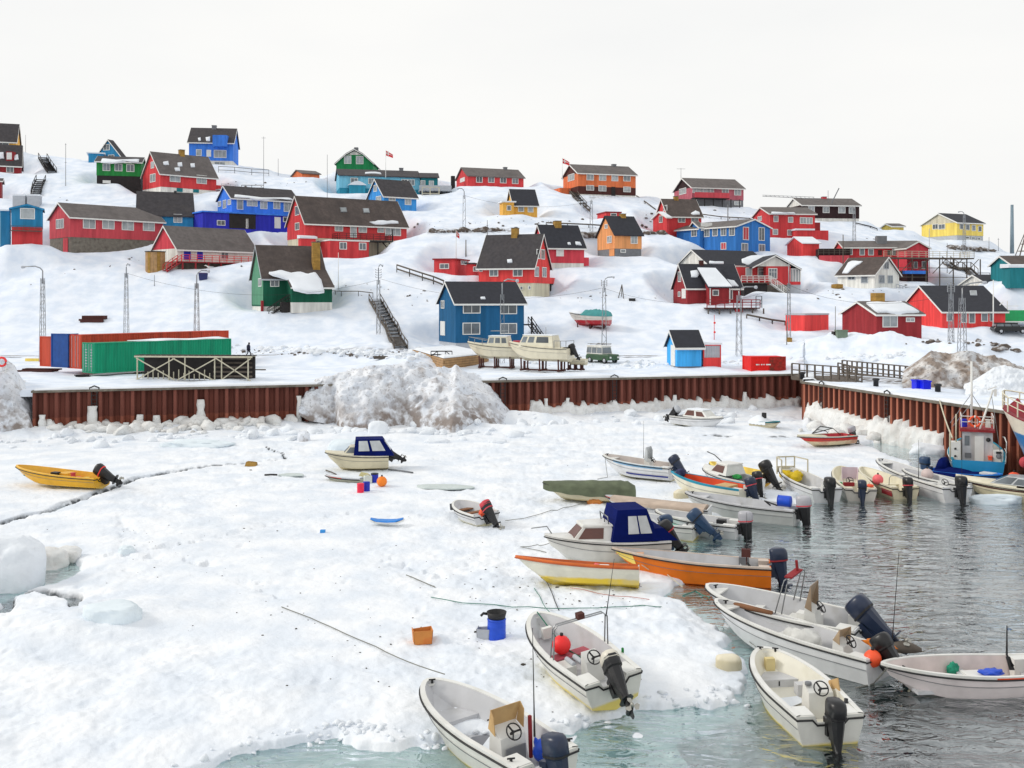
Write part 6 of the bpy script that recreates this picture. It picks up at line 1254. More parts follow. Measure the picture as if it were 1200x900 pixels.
P = S_(238, 327); e = empty('refuse_bin', P, R(20), 'dark blue bin below the red railed deck, behind a lamp post', 'bin'); m = MB(); m.hexa([(-.55,-.35,-.2),(.55,-.35,-.2),(.55,.35,-.2),(-.55,.35,-.2),(-.65,-.45,.75),(.65,-.45,.75),(.65,.45,.75),(-.65,.45,.75)]); m.build('body', CARBL, e); m = MB(); m.hexa([(-.68,-.48,.751),(.68,-.48,.751),(.68,.48,.751),(-.68,.48,.751),(-.66,-.46,.80),(.66,-.46,.80),(.60,.40,.95),(-.60,.40,.95)]); m.build('lid', CARBL, e)
P = S_(1200, 389) + Vector((0, 3.5, .2)); e = empty('skip_truck', P, R(4), 'green tipper body of a truck behind the black car, right edge', 'truck')
m = MB(); m.hexa([(-3,0,1.2),(4,0,1.2),(4,2.3,1.2),(-3,2.3,1.2),(-3.1,-.1,2.7),(4.1,-.1,2.7),(4.1,2.4,2.7),(-3.1,2.4,2.7)]); m.build('tipper_body', TGREEN, e)
m = MB(); m.box((-3.2,-.2,1.05),(4.1,2.5,1.19)); m.build('chassis', WHITE, e); m = MB(); m.bar((-2.4,0,2.7),(-1.2,0,3.9),.1); m.bar((-.6,0,2.7),(-.6,0,4.0),.1); m.bar((-2,0,3.3),(1,0,3.3),.08); m.build('ladder_rack', WHITE, e)
for sx in (-2,-.8,2.6):
    M_ = Matrix.Translation((sx,0,.5)) @ Matrix.Rotation(R(90),4,'X'); m = MB(); m.lathe([(0,-.15),(.5,-.15),(.5,.15),(0,.15)],14,M=M_); m.build('wheel', TYRE, e)
# ------------------------------------------------------------------ the person walking on the road
def person():
    P = G(291, 418.2, 4.15); P.z = ground(P.x, P.y) - .02; s = 1.0; e = empty('person', P, R(-90), 'person in dark clothes walking to the right along the road, behind the trestle', 'person')
    J = {'pel': (0,0,.95), 'che': (.03,0,1.25), 'sho': (.05,0,1.42), 'nec': (.07,0,1.50), 'hea': (.09,0,1.60), 'top': (.10,0,1.74),
         'lh': (0,.09,.92), 'lk': (.22,.1,.52), 'la': (.26,.1,.10), 'lt': (.42,.1,.04), 'rh': (0,-.09,.92), 'rk': (-.02,-.1,.5), 'ra': (-.34,-.1,.14), 'rt': (-.24,-.1,.03),
         'ls': (.04,.2,1.40), 'le': (-.10,.25,1.12), 'lw': (.02,.24,.88), 'rs': (.04,-.2,1.40), 're': (.08,-.25,1.12), 'rw': (.28,-.2,.98)}
    E = [('pel','che'),('che','sho'),('sho','nec'),('nec','hea'),('hea','top'),('pel','lh'),('lh','lk'),('lk','la'),('la','lt'),('pel','rh'),('rh','rk'),('rk','ra'),('ra','rt'),('sho','ls'),('ls','le'),('le','lw'),('sho','rs'),('rs','re'),('re','rw')]
    rad = {'pel':.15,'che':.17,'sho':.14,'nec':.06,'hea':.105,'top':.07,'lh':.11,'lk':.075,'la':.055,'lt':.045,'rh':.11,'rk':.075,'ra':.055,'rt':.045,'ls':.075,'le':.055,'lw':.04,'rs':.075,'re':.055,'rw':.04}
    hands = {}
    for sd_, w_ in (('l', J['lw']), ('r', J['rw'])):
        pm = (w_[0] + .03, w_[1], w_[2] - .08); J[sd_+'p'] = pm; rad[sd_+'p'] = .035; E.append((sd_+'w', sd_+'p'))
        for i in range(4): k = f'{sd_}f{i}'; J[k] = (pm[0] + .02 + .01 * (i % 2), pm[1] + (i - 1.5) * .022, pm[2] - .09 - .01 * (i in (1, 2))); rad[k] = .010; E.append((sd_+'p', k))
        k = sd_+'th'; J[k] = (pm[0] + .06, pm[1], pm[2] - .02); rad[k] = .012; E.append((sd_+'p', k))
    ks = list(J); me = bpy.data.meshes.new('body'); me.from_pydata([(J[k][1], -J[k][0], J[k][2]) if False else J[k] for k in ks], [(ks.index(a), ks.index(b)) for a, b in E], [])
    o = bpy.data.objects.new('body', me); col.objects.link(o); o.parent = e
    md = o.modifiers.new('skin', 'SKIN')
    if not me.skin_vertices: me.attributes
    sv = me.skin_vertices[0].data if me.skin_vertices else None
    if sv is None:
        bpy.context.view_layer.objects.active = o
    else:
        for i, k in enumerate(ks): sv[i].radius = (rad[k], rad[k]); sv[i].use_root = (k == 'pel')
    o.modifiers.new('sub', 'SUBSURF').levels = 1; o.modifiers['sub'].render_levels = 1
    me.materials.append(mk('dark_clothes', (34, 36, 52), .8)); e.rotation_euler = (0, 0, R(-8))
    m = MB(); m.lathe([(.0,1.60),(.112,1.61),(.118,1.68),(.09,1.745),(0,1.765)], 12, M=Matrix.Translation((.09,0,0))); m.build('hair', mk('dark_hat', (30, 28, 34), .9), e)
    m = MB(); m.lathe([(.0,.0),(.05,.02),(.06,.09),(.03,.13),(0,.14)], 10, M=Matrix.Translation((.155,0,1.53)) ); m.build('face', mk('skin', (176, 128, 104), .6), e)
    m = MB(); m.loft([[(x*sx+.02, y*sy, z) for x, y in ((-1,-.6),(-.6,-1),(.6,-1),(1,-.6),(1,.6),(.6,1),(-.6,1),(-1,.6))] for sx, sy, z in ((.17,.21,.82),(.18,.22,1.0),(.18,.23,1.3),(.13,.21,1.45),(.07,.08,1.52))], smooth=True); m.build('jacket', mk('navy_jacket', (30, 36, 66), .8), e)
    return e
person()
# ------------------------------------------------------------------ boats
GEL = mk('white_gelcoat', (222, 222, 218), .35, var=.05, dirt=(186, 184, 172), damt=.35, dscale=1.2, spec=.4)
GELI = mk('grey_white_liner', (196, 197, 200), .5, var=.06, dirt=(160, 158, 152), damt=.4, dscale=1.5)
GELC = mk('cream_liner', (218, 212, 190), .5, var=.06, dirt=(180, 170, 140), damt=.35, dscale=1.5)
def hullm(name, c, c2=(214, 204, 140), zs=.30): return mk(name, c, .38, var=.05, zsplit=zs, c2=c2, dirt=tuple(int(v * .84) for v in c), damt=.5, dscale=1.1, spec=.4)
HW = hullm('hull_white', (220, 221, 222), (206, 200, 168), .16); HWY = hullm('hull_white_yellow_bottom', (216, 215, 208), (222, 202, 110), .26); HCR = hullm('hull_cream', (216, 206, 176), (196, 182, 140), .2)
HYE = hullm('hull_yellow', (232, 176, 40), (236, 196, 90), .15); HOR = hullm('hull_orange', (226, 116, 14), (214, 84, 10), .2); HGW = hullm('hull_grey_white', (188, 190, 188), (170, 168, 150), .15)
HTW = hullm('hull_white_ivory', (226, 222, 204), (230, 224, 196), .2); HBL = hullm('hull_blue', (26, 112, 206), (220, 216, 196), .34); HRD = hullm('hull_cream_red', (206, 44, 34), (222, 206, 170), .42); HPK = hullm('hull_pale_pink', (224, 214, 213), (206, 190, 140), .14)
HTQ = hullm('hull_turquoise', (34, 146, 196), (24, 110, 160), .2); HSHIP = hullm('ship_hull', (226, 218, 202), (10, 112, 180), 4.15)
RUBK = mk('rubber_black', (30, 30, 32), .6); CAV = mk('canvas_blue', (6, 22, 88), .85, spec=.1, var=.18, scale=1.5, bump=.25, bscale=5); TARP = mk('tarp_olive', (92, 100, 78), .85, var=.25, scale=2, bump=.6, bscale=4)
CLEAR = mk('clear_vinyl', (186, 190, 192), .15, var=.15); TINT = mk('tinted_window', (96, 60, 52), .15); MDB = mk('motor_navy', (30, 42, 66), .32, var=.1); MBK = mk('motor_black', (22, 22, 25), .35); MSV = mk('motor_silver', (176, 176, 182), .3); MWH = mk('motor_white', (214, 208, 194), .35); MBL = mk('motor_blue', (40, 66, 98), .35)
PLY = mk('plywood', (196, 162, 112), .75, var=.12, dirt=(150, 110, 66), damt=.4); RAIL = mk('steel_rail', (150, 152, 154), .3, .8); CARD = mk('brown_lining', (128, 88, 60), .85, var=.2); STEELP = mk('propeller', (170, 168, 160), .35, .7)
class Boat:
    def __init__(s, name, label, S, Bw, zr, beam, D=.75, rise=.38, hull=HW, liner=GELI, gun=GEL, group=None, cat='boat', roll=0, pitch=0, water=True, open_=True, well=True, blunt=.6, rub=RUBK, rake=.55, zs=None, strake=True, fl=.10, absS=None, absB=None, sink=.22, bp=2.4, floorz=.24):
        root_z = (-sink if water else zr - .04); zS = 0 if water else zr
        P = G(S[0], S[1], zS) if absS is None else Vector(absS); Q = G(Bw[0], Bw[1], root_z + D + rise) if absB is None else Vector(absB)
        d = Q - P; th = math.atan2(d.y, d.x); L = math.hypot(d.x, d.y); s.L, s.B, s.D, s.rise, s.th = L, beam, D, rise, th; s.gm = gun
        s.root = empty(name, (P.x, P.y, root_z if absS is None else P.z), 0, label, cat, group, rot=(R(roll), R(-pitch), th))
        N = 20; T = [1 - (1 - i / N) ** 1.45 for i in range(N + 1)]; T[0] = 0; half = lambda t, p, b: (max(0, 1 - max(0, (t - .36) / .64) ** p)) ** b * (.88 + .12 * min(1, t / .36))
        g = []; c = []; k = []; zg = lambda t: D + rise * t ** 2.2
        for t in T:
            e = max(0, (t - .5) / .5); z_ = zg(t)
            g.append(Vector((L * t, beam / 2 * half(t, bp, blunt), z_))); c.append(Vector((L * t - rake * .5 * e ** 1.5, beam / 2 * .80 * half(t, 1.9, .95), .15 * D / .75 + .5 * z_ * e ** 2)))
            k.append(Vector((L * t - rake * e ** 1.5, 0, .62 * z_ * max(0, (t - .7) / .3) ** 2.2)))
        mir = lambda v: Vector((v.x, -v.y, v.z)); m = MB(); s.g, s.c, s.k, s.T = g, c, k, T
        def strip(a, b): m.add([p for q in zip(a, b) for p in q], [(2*i, 2*i+2, 2*i+3, 2*i+1) for i in range(len(a) - 1)], 0, None, True)
        md = [c_.lerp(g_, .62) + Vector((0, .035 * (1 - t ** 6) if c_.y > 0 else 0, 0)) for c_, g_, t in zip(c, g, T)]; s.md = md
        for f in (lambda v: v, mir): strip([f(v) for v in k], [f(v) for v in c]); strip([f(v) for v in c], [f(v) for v in md]); strip([f(v) + Vector((0, 0, 0)) for v in md], [f(v) for v in g])
        yn = min(.40, beam * .22) if well else 0; nd = .17 if well else 0
        poly = [k[0], c[0], md[0], g[0]] + ([Vector((0, yn, D)), Vector((0, yn * .8, D - nd)), Vector((0, -yn * .8, D - nd)), Vector((0, -yn, D))] if well else []) + [mir(g[0]), mir(md[0]), mir(c[0])]
        m.prism(poly, (.05, 0, 0)); m.build('hull', hull, s.root)
        s.inn = []; w_ = fl
        for i in range(len(g)):
            a = g[max(0, i - 1)]; b = g[min(len(g) - 1, i + 1)]; t = (b - a); t.z = 0; t.normalize(); n = Vector((t.y, -t.x, 0)); q = g[i] + n * w_
            if i == len(g) - 1: q = Vector((L - w_ * 1.3, 0, g[i].z))
            q.y = max(0, q.y); q.x = max(.06, min(q.x, L - w_ * 1.2)); s.inn.append(q)
        if open_:
            m = MB()
            for f in (lambda v: v, mir):
                a = [f(v) for v in g]; b = [f(v) for v in s.inn]; up = Vector((0, 0, .025)); vs = []
                for p, q in zip(a, b): vs += [p - up * 2, p + up, q + up, q - up * 2]
                m.add(vs, [(4*i+j, 4*i+4+j, 4*i+4+(j+1) % 4, 4*i+(j+1) % 4) for i in range(len(a) - 1) for j in range(4)], 0, None, False)
            m.build('gunwale', gun, s.root)
            m = MB(); fl_ = []
            for q, c_, t in zip(s.inn, c, T): fl_.append(Vector((min(q.x, c_.x + .05) if t > .5 else q.x, min(q.y * .94, max(0, c_.y - .04)), floorz * D / .75 + c_.z * .8 * max(0, t - .5) * 2)))
            s.fl = fl_
            for f in (lambda v: v, mir): strip([f(v) for v in s.inn], [f(v) for v in fl_]); strip([f(v) for v in fl_], [Vector((v.x, 0, v.z)) for v in fl_])
            a0, b0 = s.inn[0], fl_[0]; e = Vector((.001, 0, 0))
            m.quad([mir(b0) + e, b0 + e, Vector((b0.x+.001, a0.y, D - nd - .01)), Vector((b0.x+.001, -a0.y, D - nd - .01))]); m.build('liner', liner, s.root)
        if rub:
            m = MB(); full = [mir(v) for v in reversed(g)][:-0 or None]; pts = [mir(v) for v in g][::-1]; pts = pts[::-1]
            ring = [mir(v) for v in g] + [v for v in reversed(g)][1:]; off = []
            for v in ring: off.append(v + Vector((.01 if v.x > L * .98 else 0, .018 if v.y > 0 else (-.018 if v.y < 0 else 0), -.07)))
            if well: off = off + [Vector((-.02, g[0].y, D-.09)), Vector((-.02, yn*1.15, D-.10)), Vector((-.02, yn*.85, D-nd-.06)), Vector((-.02, -yn*.85, D-nd-.06)), Vector((-.02, -yn*1.15, D-.10)), Vector((-.02, -g[0].y, D-.09))]
            m.tube(off, .026, 6); m.build('rub_rail', rub, s.root)
        if strake:
            for f in (lambda v: v, mir):
                m = MB(); m.tube([f(v) + Vector((0, .012 if f(v).y > 0 else -.012, -.02)) for v in md[:-1]], .009, 4); m.build('strake', GREY, s.root)
        s.deepw = nd; s.yn = yn
    def yi(s, x): return float(np.interp(x, [v.x for v in s.inn], [v.y for v in s.inn]))
    def yf(s, x): return float(np.interp(x, [v.x for v in s.fl], [v.y for v in s.fl]))
    def zf(s, x): return float(np.interp(x, [v.x for v in s.fl], [v.z for v in s.fl]))
    def zg(s, x): return s.D + s.rise * (max(0, x) / s.L) ** 2.2
    def part(s, m, name, mat, parent=None, M=None, smooth=None): return m.build(name, mat, parent or s.root, M, smooth)
    def box(s, a, b, name, mat, M=None): m = MB(); m.box(a, b, 0, M); return s.part(m, name, mat)
    def fbox(s, x0, x1, z0, z1, name, mat, inset=.01):
        """box across the boat following its inner width"""
        n = 5; m = MB(); secs = []
        for i in range(n + 1):
            x = x0 + (x1 - x0) * i / n; g_ = s.zg(x); f = s.zf(x); wz = lambda z: s.yf(x) + (s.yi(x) - s.yf(x)) * max(0, min(1, (z - f) / (g_ - f)))
            a, b = max(.01, wz(z0) - inset), max(.01, wz(z1) - inset); secs.append([(x, -a, z0), (x, a, z0), (x, b, z1), (x, -b, z1)])
        m.loft(secs); return s.part(m, name, mat)
    def quarters(s, x1=.55, mat=None):
        for f in (-1, 1):
            m = MB(); y0 = s.yn * f; z1 = s.D + .012; y1 = (s.yi(.1) + .015) * f; y2 = (s.yf(.1) - .02) * f; z0 = s.zf(0) + .01; m.hexa([(.055, y0, z0), (x1, y0, z0), (x1, y2, z0), (.055, y2, z0), (.055, y0, z1), (x1, y0, z1), (x1, y1, z1), (.055, y1, z1)]); s.part(m, 'quarter_deck', mat or s.gm)
        m = MB(); m.box((.055, -s.yn + .003, s.D * .3), (x1 * .7, s.yn - .003, s.D - .36)); s.part(m, 'motor_well', GELI)
    def thwart(s, x, w=.28, z=None, mat=GEL, t=.05): z = z or s.D * .72; return s.fbox(x, x + w, z - t, z, 'thwart', mat)
    def bowdeck(s, x0, drop=.1, mat=None, name='bow_deck'): return s.fbox(x0, s.L - .16, s.zg(x0) - drop - .05, s.zg(x0) - drop, name, mat or s.gm)
    def locker(s, x0, x1, z, mat=GELI, name='locker'): return s.fbox(x0, x1, s.zf(x0) - .02, z, name, mat)
    def tarp(s, mat, x0=0, x1=None, h=.35, name='cover', sag=.0, drop=.22, hump=None):
        x1 = x1 or s.L; n = 26; secs = []; rr = random.Random(int(s.L * 100))
        for i in range(n + 1):
            t = i / n; x = x0 + (x1 - x0) * t; gy = float(np.interp(x, [v.x for v in s.g], [v.y for v in s.g])) + .04; z = s.zg(x); hh = h * (math.sin(math.pi * min(1, t * 1.2 + .12)) ** .6 if t < .9 else math.sin(math.pi * min(1, t * 1.2 + .12)) * 1) if hump is None else np.interp(t, *hump)
            hh = max(.03, float(hh)) * rr.uniform(.92, 1.05); f = drop * (1 + .06 * math.sin(i * 1.1) + .4 * max(0, t - .8))
            secs.append([(x, -gy, z - f), (x, -gy - .01, z), (x, -gy * .55, z + hh * .62), (x, -gy * .2, z + hh * .95), (x, 0, z + hh), (x, gy * .2, z + hh * .95), (x, gy * .55, z + hh * .62), (x, gy + .01, z), (x, gy, z - f)])
        m = MB(); m.loft(secs, closed=False, smooth=True); m.add(secs[0], [tuple(range(9))]); return s.part(m, name, mat)
    def deck(s, x0, x1=None, mat=None, crown=.06, name='foredeck'):
        x1 = x1 or s.L; xs = [x0] + [v.x for v in s.g if x0 < v.x < x1] + [x1]; secs = []
        for x in xs: gy = float(np.interp(x, [v.x for v in s.g], [v.y for v in s.g])); z = s.zg(x) + .012; secs.append([(x, -gy, z - .03), (x, -gy, z), (x, -gy * .5, z + crown), (x, 0, z + crown * 1.25), (x, gy * .5, z + crown), (x, gy, z), (x, gy, z - .03)])
        m = MB(); m.loft(secs, closed=False, smooth=True); return s.part(m, name, mat or s.gm)
    def stripe(s, mat, f0, f1, x0=0, x1=None, name='stripe'):
        x1 = x1 or s.L; 
        for sg in (1, -1):
            a = []; 
            for i, (c_, g_) in enumerate(zip(s.md, s.g)):
                if x0 - .01 <= g_.x <= x1 + .01:
                    p, q = c_.lerp(g_, f0), c_.lerp(g_, f1); o = .012; a.append((Vector((p.x + .004, sg * (p.y + o), p.z)), Vector((q.x + .004, sg * (q.y + o), q.z))))
            m = MB(); m.add([p for q in a for p in q], [(2*i, 2*i+2, 2*i+3, 2*i+1) for i in range(len(a) - 1)], 0, None, True); s.part(m, name, mat)
    def motor(s, mat=MBK, tilt=0, sc=1.0, y=0, band=None, steer=0, z=None, top=None, x=0):
        zz = s.D - s.deepw + .02 if z is None else z
        M = Matrix.Translation((x - .02, y, zz)) @ Matrix.Rotation(R(steer), 4, 'Z') @ Matrix.Rotation(R(tilt), 4, 'Y') @ Matrix.Scale(sc, 4)
        m = MB()
        m.box((-.10, -.13, -.28), (.10, .13, .10)); m.box((-.16, -.09, -.34), (-.08, .09, .16))
        rr_ = lambda cx, hx, hy, z: [(cx + hx * a, hy * b, z) for a, b in ((-1, -.5), (-.6, -1), (.6, -1), (1, -.5), (1, .5), (.6, 1), (-.6, 1), (-1, .5))]
        m.loft([rr_(-.26, .23, .155, .18), rr_(-.27, .20, .14, -.02), rr_(-.28, .16, .105, -.30), rr_(-.30, .135, .065, -.55)])
        m.loft([rr_(-.33, .24, .13, -.55), rr_(-.33, .24, .13, -.575)]); m.loft([rr_(-.31, .11, .045, -.575), rr_(-.31, .10, .035, -.72)])
        m.tube([(-.08, 0, -.77), (-.16, 0, -.77), (-.30, 0, -.77), (-.50, 0, -.77)], [.02, .065, .075, .05], 9); m.prism([(-.2, -.012, -.82), (-.45, -.012, -.82), (-.40, -.012, -.97), (-.30, -.012, -.97)], (0, .024, 0))
        o = s.part(m, 'outboard_motor', mat if mat in (MDB, MBL) else MBK, None, M)
        c = MB(); c.loft([rr_(-.25, .20, .14, .12), rr_(-.26, .255, .170, .20), rr_(-.27, .265, .178, .22), rr_(-.28, .27, .18, .40), rr_(-.27, .255, .172, .50), rr_(-.25, .22, .15, .555), rr_(-.24, .14, .10, .58)], smooth=True); s.part(c, 'cowl', mat, o, M)
        c = MB(); c.loft([rr_(-.26, .268, .182, .19), rr_(-.265, .274, .186, .235)]); s.part(c, 'cowl_band', band or (REDB if band is None and mat in (MSV,) else RUBK), o, M)
        if top: c = MB(); c.loft([rr_(-.275, .276, .186, .36), rr_(-.27, .262, .178, .50), rr_(-.25, .225, .155, .562), rr_(-.24, .14, .10, .59)], smooth=True); s.part(c, 'cowl_top', top, o, M)
        p = MB()
        for i in range(3):
            Mr = Matrix.Translation((-.54, 0, -.77)) @ Matrix.Rotation(i * 2.094, 4, 'X') @ Matrix.Rotation(.5, 4, 'Z'); p.prism([(0, 0, .03), (0, .07, .10), (0, .05, .16), (0, -.05, .16), (0, -.07, .10)], (.012, 0, 0), 0, Mr)
        p.tube([(-.50, 0, -.77), (-.60, 0, -.77)], [.045, .03], 8); s.part(p, 'propeller', STEELP, o, M); return o
    def console(s, x, y=0, w=.62, d=.55, h=.85, mat=GEL, screen=None, sh=.5, wheel=True, opening=False, lean=.0, wside=-1):
        z0 = s.zf(x) - .02; m = MB(); m.hexa([(x - d/2, y - w/2, z0), (x + d/2, y - w/2, z0), (x + d/2, y + w/2, z0), (x - d/2, y + w/2, z0), (x - d/2 + .12, y - w/2 + .03, z0 + h - .15), (x + d/2 - .05, y - w/2 + .03, z0 + h + .05), (x + d/2 - .05, y + w/2 - .03, z0 + h + .05), (x - d/2 + .12, y + w/2 - .03, z0 + h - .15)]); c = s.part(m, 'console', mat)
        if opening: m = MB(); m.box((x - d/2 - .012, y - w/2 + .1, z0 + .12), (x - d/2 + .02, y + w/2 - .1, z0 + h - .35)); s.part(m, 'locker_opening', GREY, c)
        if screen:
            m = MB(); t = .02
            m.hexa([(x+d/2-.08, y-w/2, z0+h), (x+d/2-.06, y-w/2, z0+h), (x+d/2-.06, y+w/2, z0+h), (x+d/2-.08, y+w/2, z0+h), (x+d/2-.20-lean, y-w/2-.05, z0+h+sh), (x+d/2-.18-lean, y-w/2-.05, z0+h+sh), (x+d/2-.18-lean, y+w/2+.05, z0+h+sh), (x+d/2-.20-lean, y+w/2+.05, z0+h+sh)])
            for f in (-1, 1): yy = y + f * (w / 2 + .03); m.hexa([(x-.05, yy-.01, z0+h-.1), (x+d/2-.07, yy-.01, z0+h), (x+d/2-.07, yy+.01, z0+h), (x-.05, yy+.01, z0+h-.1), (x-.05, yy-.01+f*.03, z0+h+sh*.7), (x+d/2-.2-lean, yy-.01+f*.02, z0+h+sh), (x+d/2-.2-lean, yy+.01+f*.02, z0+h+sh), (x-.05, yy+.01+f*.03, z0+h+sh*.7)])
            s.part(m, 'windscreen', screen, c)
        if wheel: s.wheel(x - d/2 - .02, y + w * .08, z0 + h + .02, c)
        return c
    def wheel(s, x, y, z, parent, r=.19, tilt=52):
        M = Matrix.Translation((x, y, z)) @ Matrix.Rotation(R(-tilt), 4, 'Y'); m = MB(); m.tube([(r * math.cos(a), r * math.sin(a), 0) for a in [2 * math.pi * i / 18 for i in range(18)]], .017, 6, 0, M, closed=True)
        for a in (.5, 2.6, 4.7): m.bar(M @ Vector((0, 0, -.03)), M @ Vector((r * math.cos(a), r * math.sin(a), 0)), .035)
        m.tube([M @ Vector((0, 0, -.16)), M @ Vector((0, 0, 0))], .035, 6); s.part(m, 'steering_wheel', RUBK, parent)
    def whip(s, x, y, z, h, lean=(0, 0), mat=BLACKM, r=.012): m = MB(); m.tube([(x, y, z), (x + lean[0] * .3, y + lean[1] * .3, z + h * .3), (x + lean[0], y + lean[1], z + h)], [r * 1.8, r, r * .5], 5); s.part(m, 'antenna', mat)
    def hoop(s, x, w, h, z, mat=RAIL, r=.02, dbl=.22, lean=0, top=None):
        m = MB()
        for dx in ((0, dbl) if dbl else (0,)):
            m.tube([(x + dx, -w/2, z), (x + dx * .6 + lean, -w/2 + .03, z + h - .12), (x + dx * .6 + lean, -w/2 + .15, z + h), (x + dx * .6 + lean, w/2 - .15, z + h), (x + dx * .6 + lean, w/2 - .03, z + h - .12), (x + dx, w/2, z)], r, 6)
        o = s.part(m, 'roll_bar', mat)
        if top: m = MB(); m.box((x + lean - .06, -.1, z + h + .01), (x + lean + .12, .1, z + h + .17)); s.part(m, 'search_light', top, o)
        return o
    def cleat(s, x, y=0, dz=.03): m = MB(); z = s.zg(x) + dz; m.bar((x - .04, y - .08, z + .05), (x + .04, y + .08, z + .05), .03); m.bar((x, y, z - .05), (x, y, z + .05), .05); s.part(m, 'cleat', BLACKM)
    def frustum(s, x0, x1, y0, z0, X0, X1, Y0, z1, name, mat, front_lean=0, parent=None, wins=(), glass=GLASS, wn='window', roof=None):
        lo = [Vector(p) for p in ((x0, -y0, z0), (x1, -y0 * (1 - front_lean), z0), (x1, y0 * (1 - front_lean), z0), (x0, y0, z0))]; hi = [Vector(p) for p in ((X0, -Y0, z1), (X1, -Y0 * (1 - front_lean), z1), (X1, Y0 * (1 - front_lean), z1), (X0, Y0, z1))]
        m = MB(); m.hexa(lo + hi); o = s.part(m, name, mat, parent)
        faces = {'R': (lo[0], lo[1], hi[1], hi[0]), 'F': (lo[1], lo[2], hi[2], hi[1]), 'L': (lo[2], lo[3], hi[3], hi[2]), 'A': (lo[3], lo[0], hi[0], hi[3])}
        for f, u0, u1, v0, v1 in wins:
            a, b, c_, d_ = faces[f]; q = [(a.lerp(b, u)).lerp(d_.lerp(c_, u), v_) for u, v_ in ((u0, v0), (u1, v0), (u1, v1), (u0, v1))]; n = (q[1] - q[0]).cross(q[3] - q[0]).normalized()
            m = MB(); m.prism([p - n * .004 for p in q], n * .022); s.part(m, wn, glass, o)
        if roof: m = MB(); m.hexa([h + Vector((0, 0, .001)) for h in [Vector((X0-.05, -Y0-.05, z1)), Vector((X1+.08, -Y0*(1-front_lean)-.05, z1)), Vector((X1+.08, Y0*(1-front_lean)+.05, z1)), Vector((X0-.05, Y0+.05, z1))]] + [Vector((X0-.03, -Y0-.02, z1+.07)), Vector((X1+.03, -Y0*(1-front_lean)-.02, z1+.07)), Vector((X1+.03, Y0*(1-front_lean)+.02, z1+.07)), Vector((X0-.03, Y0+.02, z1+.07))]); s.part(m, 'cabin_roof', roof, o)
        return o
def cyl(m, p, r, h, n=14, axis='Z', r2=None):
    M = Matrix.Translation(p) @ (Matrix.Rotation(R(90), 4, 'Y') if axis == 'X' else Matrix.Rotation(R(90), 4, 'X') if axis == 'Y' else Matrix.Identity(4)); m.lathe([(0, 0), (r * .97, 0), (r, h * .06), (r2 or r, h * .94), ((r2 or r) * .95, h), (0, h)], n, 0, M)
GB = 'small open boats left on the ice and moored at its edge'
ORB = mk('buoy_orange', (238, 84, 40), .5); PKB = mk('buoy_pink', (238, 106, 112), .5); DKBL = mk('barrel_blue', (14, 74, 200), .45)
def ball(p, r, label, mat, name='buoy', cat='buoy', sq=1.0):
    e = empty(name, p, 0, label, cat); m = MB(); m.lathe([(r * math.sin(a) , -r * math.cos(a) * sq) for a in [math.pi * i / 10 + .01 for i in range(10)]] + [(0.001, r * sq)], 14); m.build('float', mat, e); m = MB(); m.tube([(0, 0, r * .9), (0, 0, r * 1.25)], .05, 6); m.build('eye', RUBK, e); return e
# --- 1 yellow boat on the left
b = Boat('yellow_dinghy', 'yellow open boat alone on the ice at left, outboard tilted up', (120, 572), (19, 547), .3, 1.75, .7, .3, HYE, mk('liner_yellow', (226, 172, 52), .5), mk('gun_yellow', (238, 184, 56), .4), group=GB, water=False, pitch=1)
b.fbox(3.0, 3.4, .3, .5, 'thwart', YELL); b.fbox(1.3, 1.6, .3, .48, 'thwart', YELL); b.box((2.2, -.5, .2), (2.8, .2, .75), 'seat_box', MATS['liner_yellow']); b.box((4.0, -.3, .45), (4.5, .4, .52), 'bow_seat', YELL)
b.motor(MBK, 62, 1.25, band=REDB); b.box((2.7, .1, .6), (3.1, .45, .82), 'engine_controls', BLACKM)
def cargo(b, name, label, cat, a, c, mat, kind='box', r=.2, h=.4):
    Mb = wm(b.root); p = Mb @ Vector(a); e = empty(name, p, b.th, label, cat); m = MB()
    if kind == 'box': m.hexa([(0,0,0),(c[0],0,0),(c[0],c[1],0),(0,c[1],0),(.03,.03,c[2]),(c[0]-.03,.03,c[2]),(c[0]-.03,c[1]-.03,c[2]),(.03,c[1]-.03,c[2])])
    elif kind == 'can': cyl(m, (0, 0, 0), r, h)
    elif kind == 'canx': cyl(m, (0, 0, r), r, h, axis='X')
    elif kind == 'bag':
        from mathutils import noise as ns
        bm = bmesh.new(); bmesh.ops.create_icosphere(bm, subdivisions=3, radius=1); vs = []
        for v in bm.verts: k = 1 + .35 * ns.fractal(v.co * 1.6 + Vector((p.x, p.y, 0)), .8, 2, 3); vs.append((v.co.x * c[0] * k, v.co.y * c[1] * k, (v.co.z * .9 + .6) * c[2] * k))
        m.add(vs, [[v.index for v in f.verts] for f in bm.faces], 0, None, True); bm.free()
    m.build('body', mat, e)
    if kind in ('can', 'canx'):
        m = MB(); cyl(m, (0, 0, h) if kind == 'can' else (h, 0, r), r * .8 if kind == 'can' else r * 1.02, .03, axis='Z' if kind == 'can' else 'X'); m.build('lid', mat, e)
    elif kind == 'box': m = MB(); m.box((-.01,-.01,c[2]+.001),(c[0]+.01,c[1]+.01,c[2]+.03)); m.build('lid', mat, e)
    return e
cargo(b, 'fuel_tank', 'red fuel can standing in the yellow boat', 'fuel can', (1.5, .3, .4), (.25, .2, .45), RED2); cargo(b, 'folded_tarpaulin', 'dark teal tarpaulin bunched in the bow of the yellow boat', 'tarpaulin', (4.9, 0, .45), (.35, .3, .14), TEAL, 'bag'); cargo(b, 'float_bag', 'pink float bag lying amidships in the yellow boat', 'bag', (1.9, -.4, .25), (.35, .22, .18), PKB, 'bag')
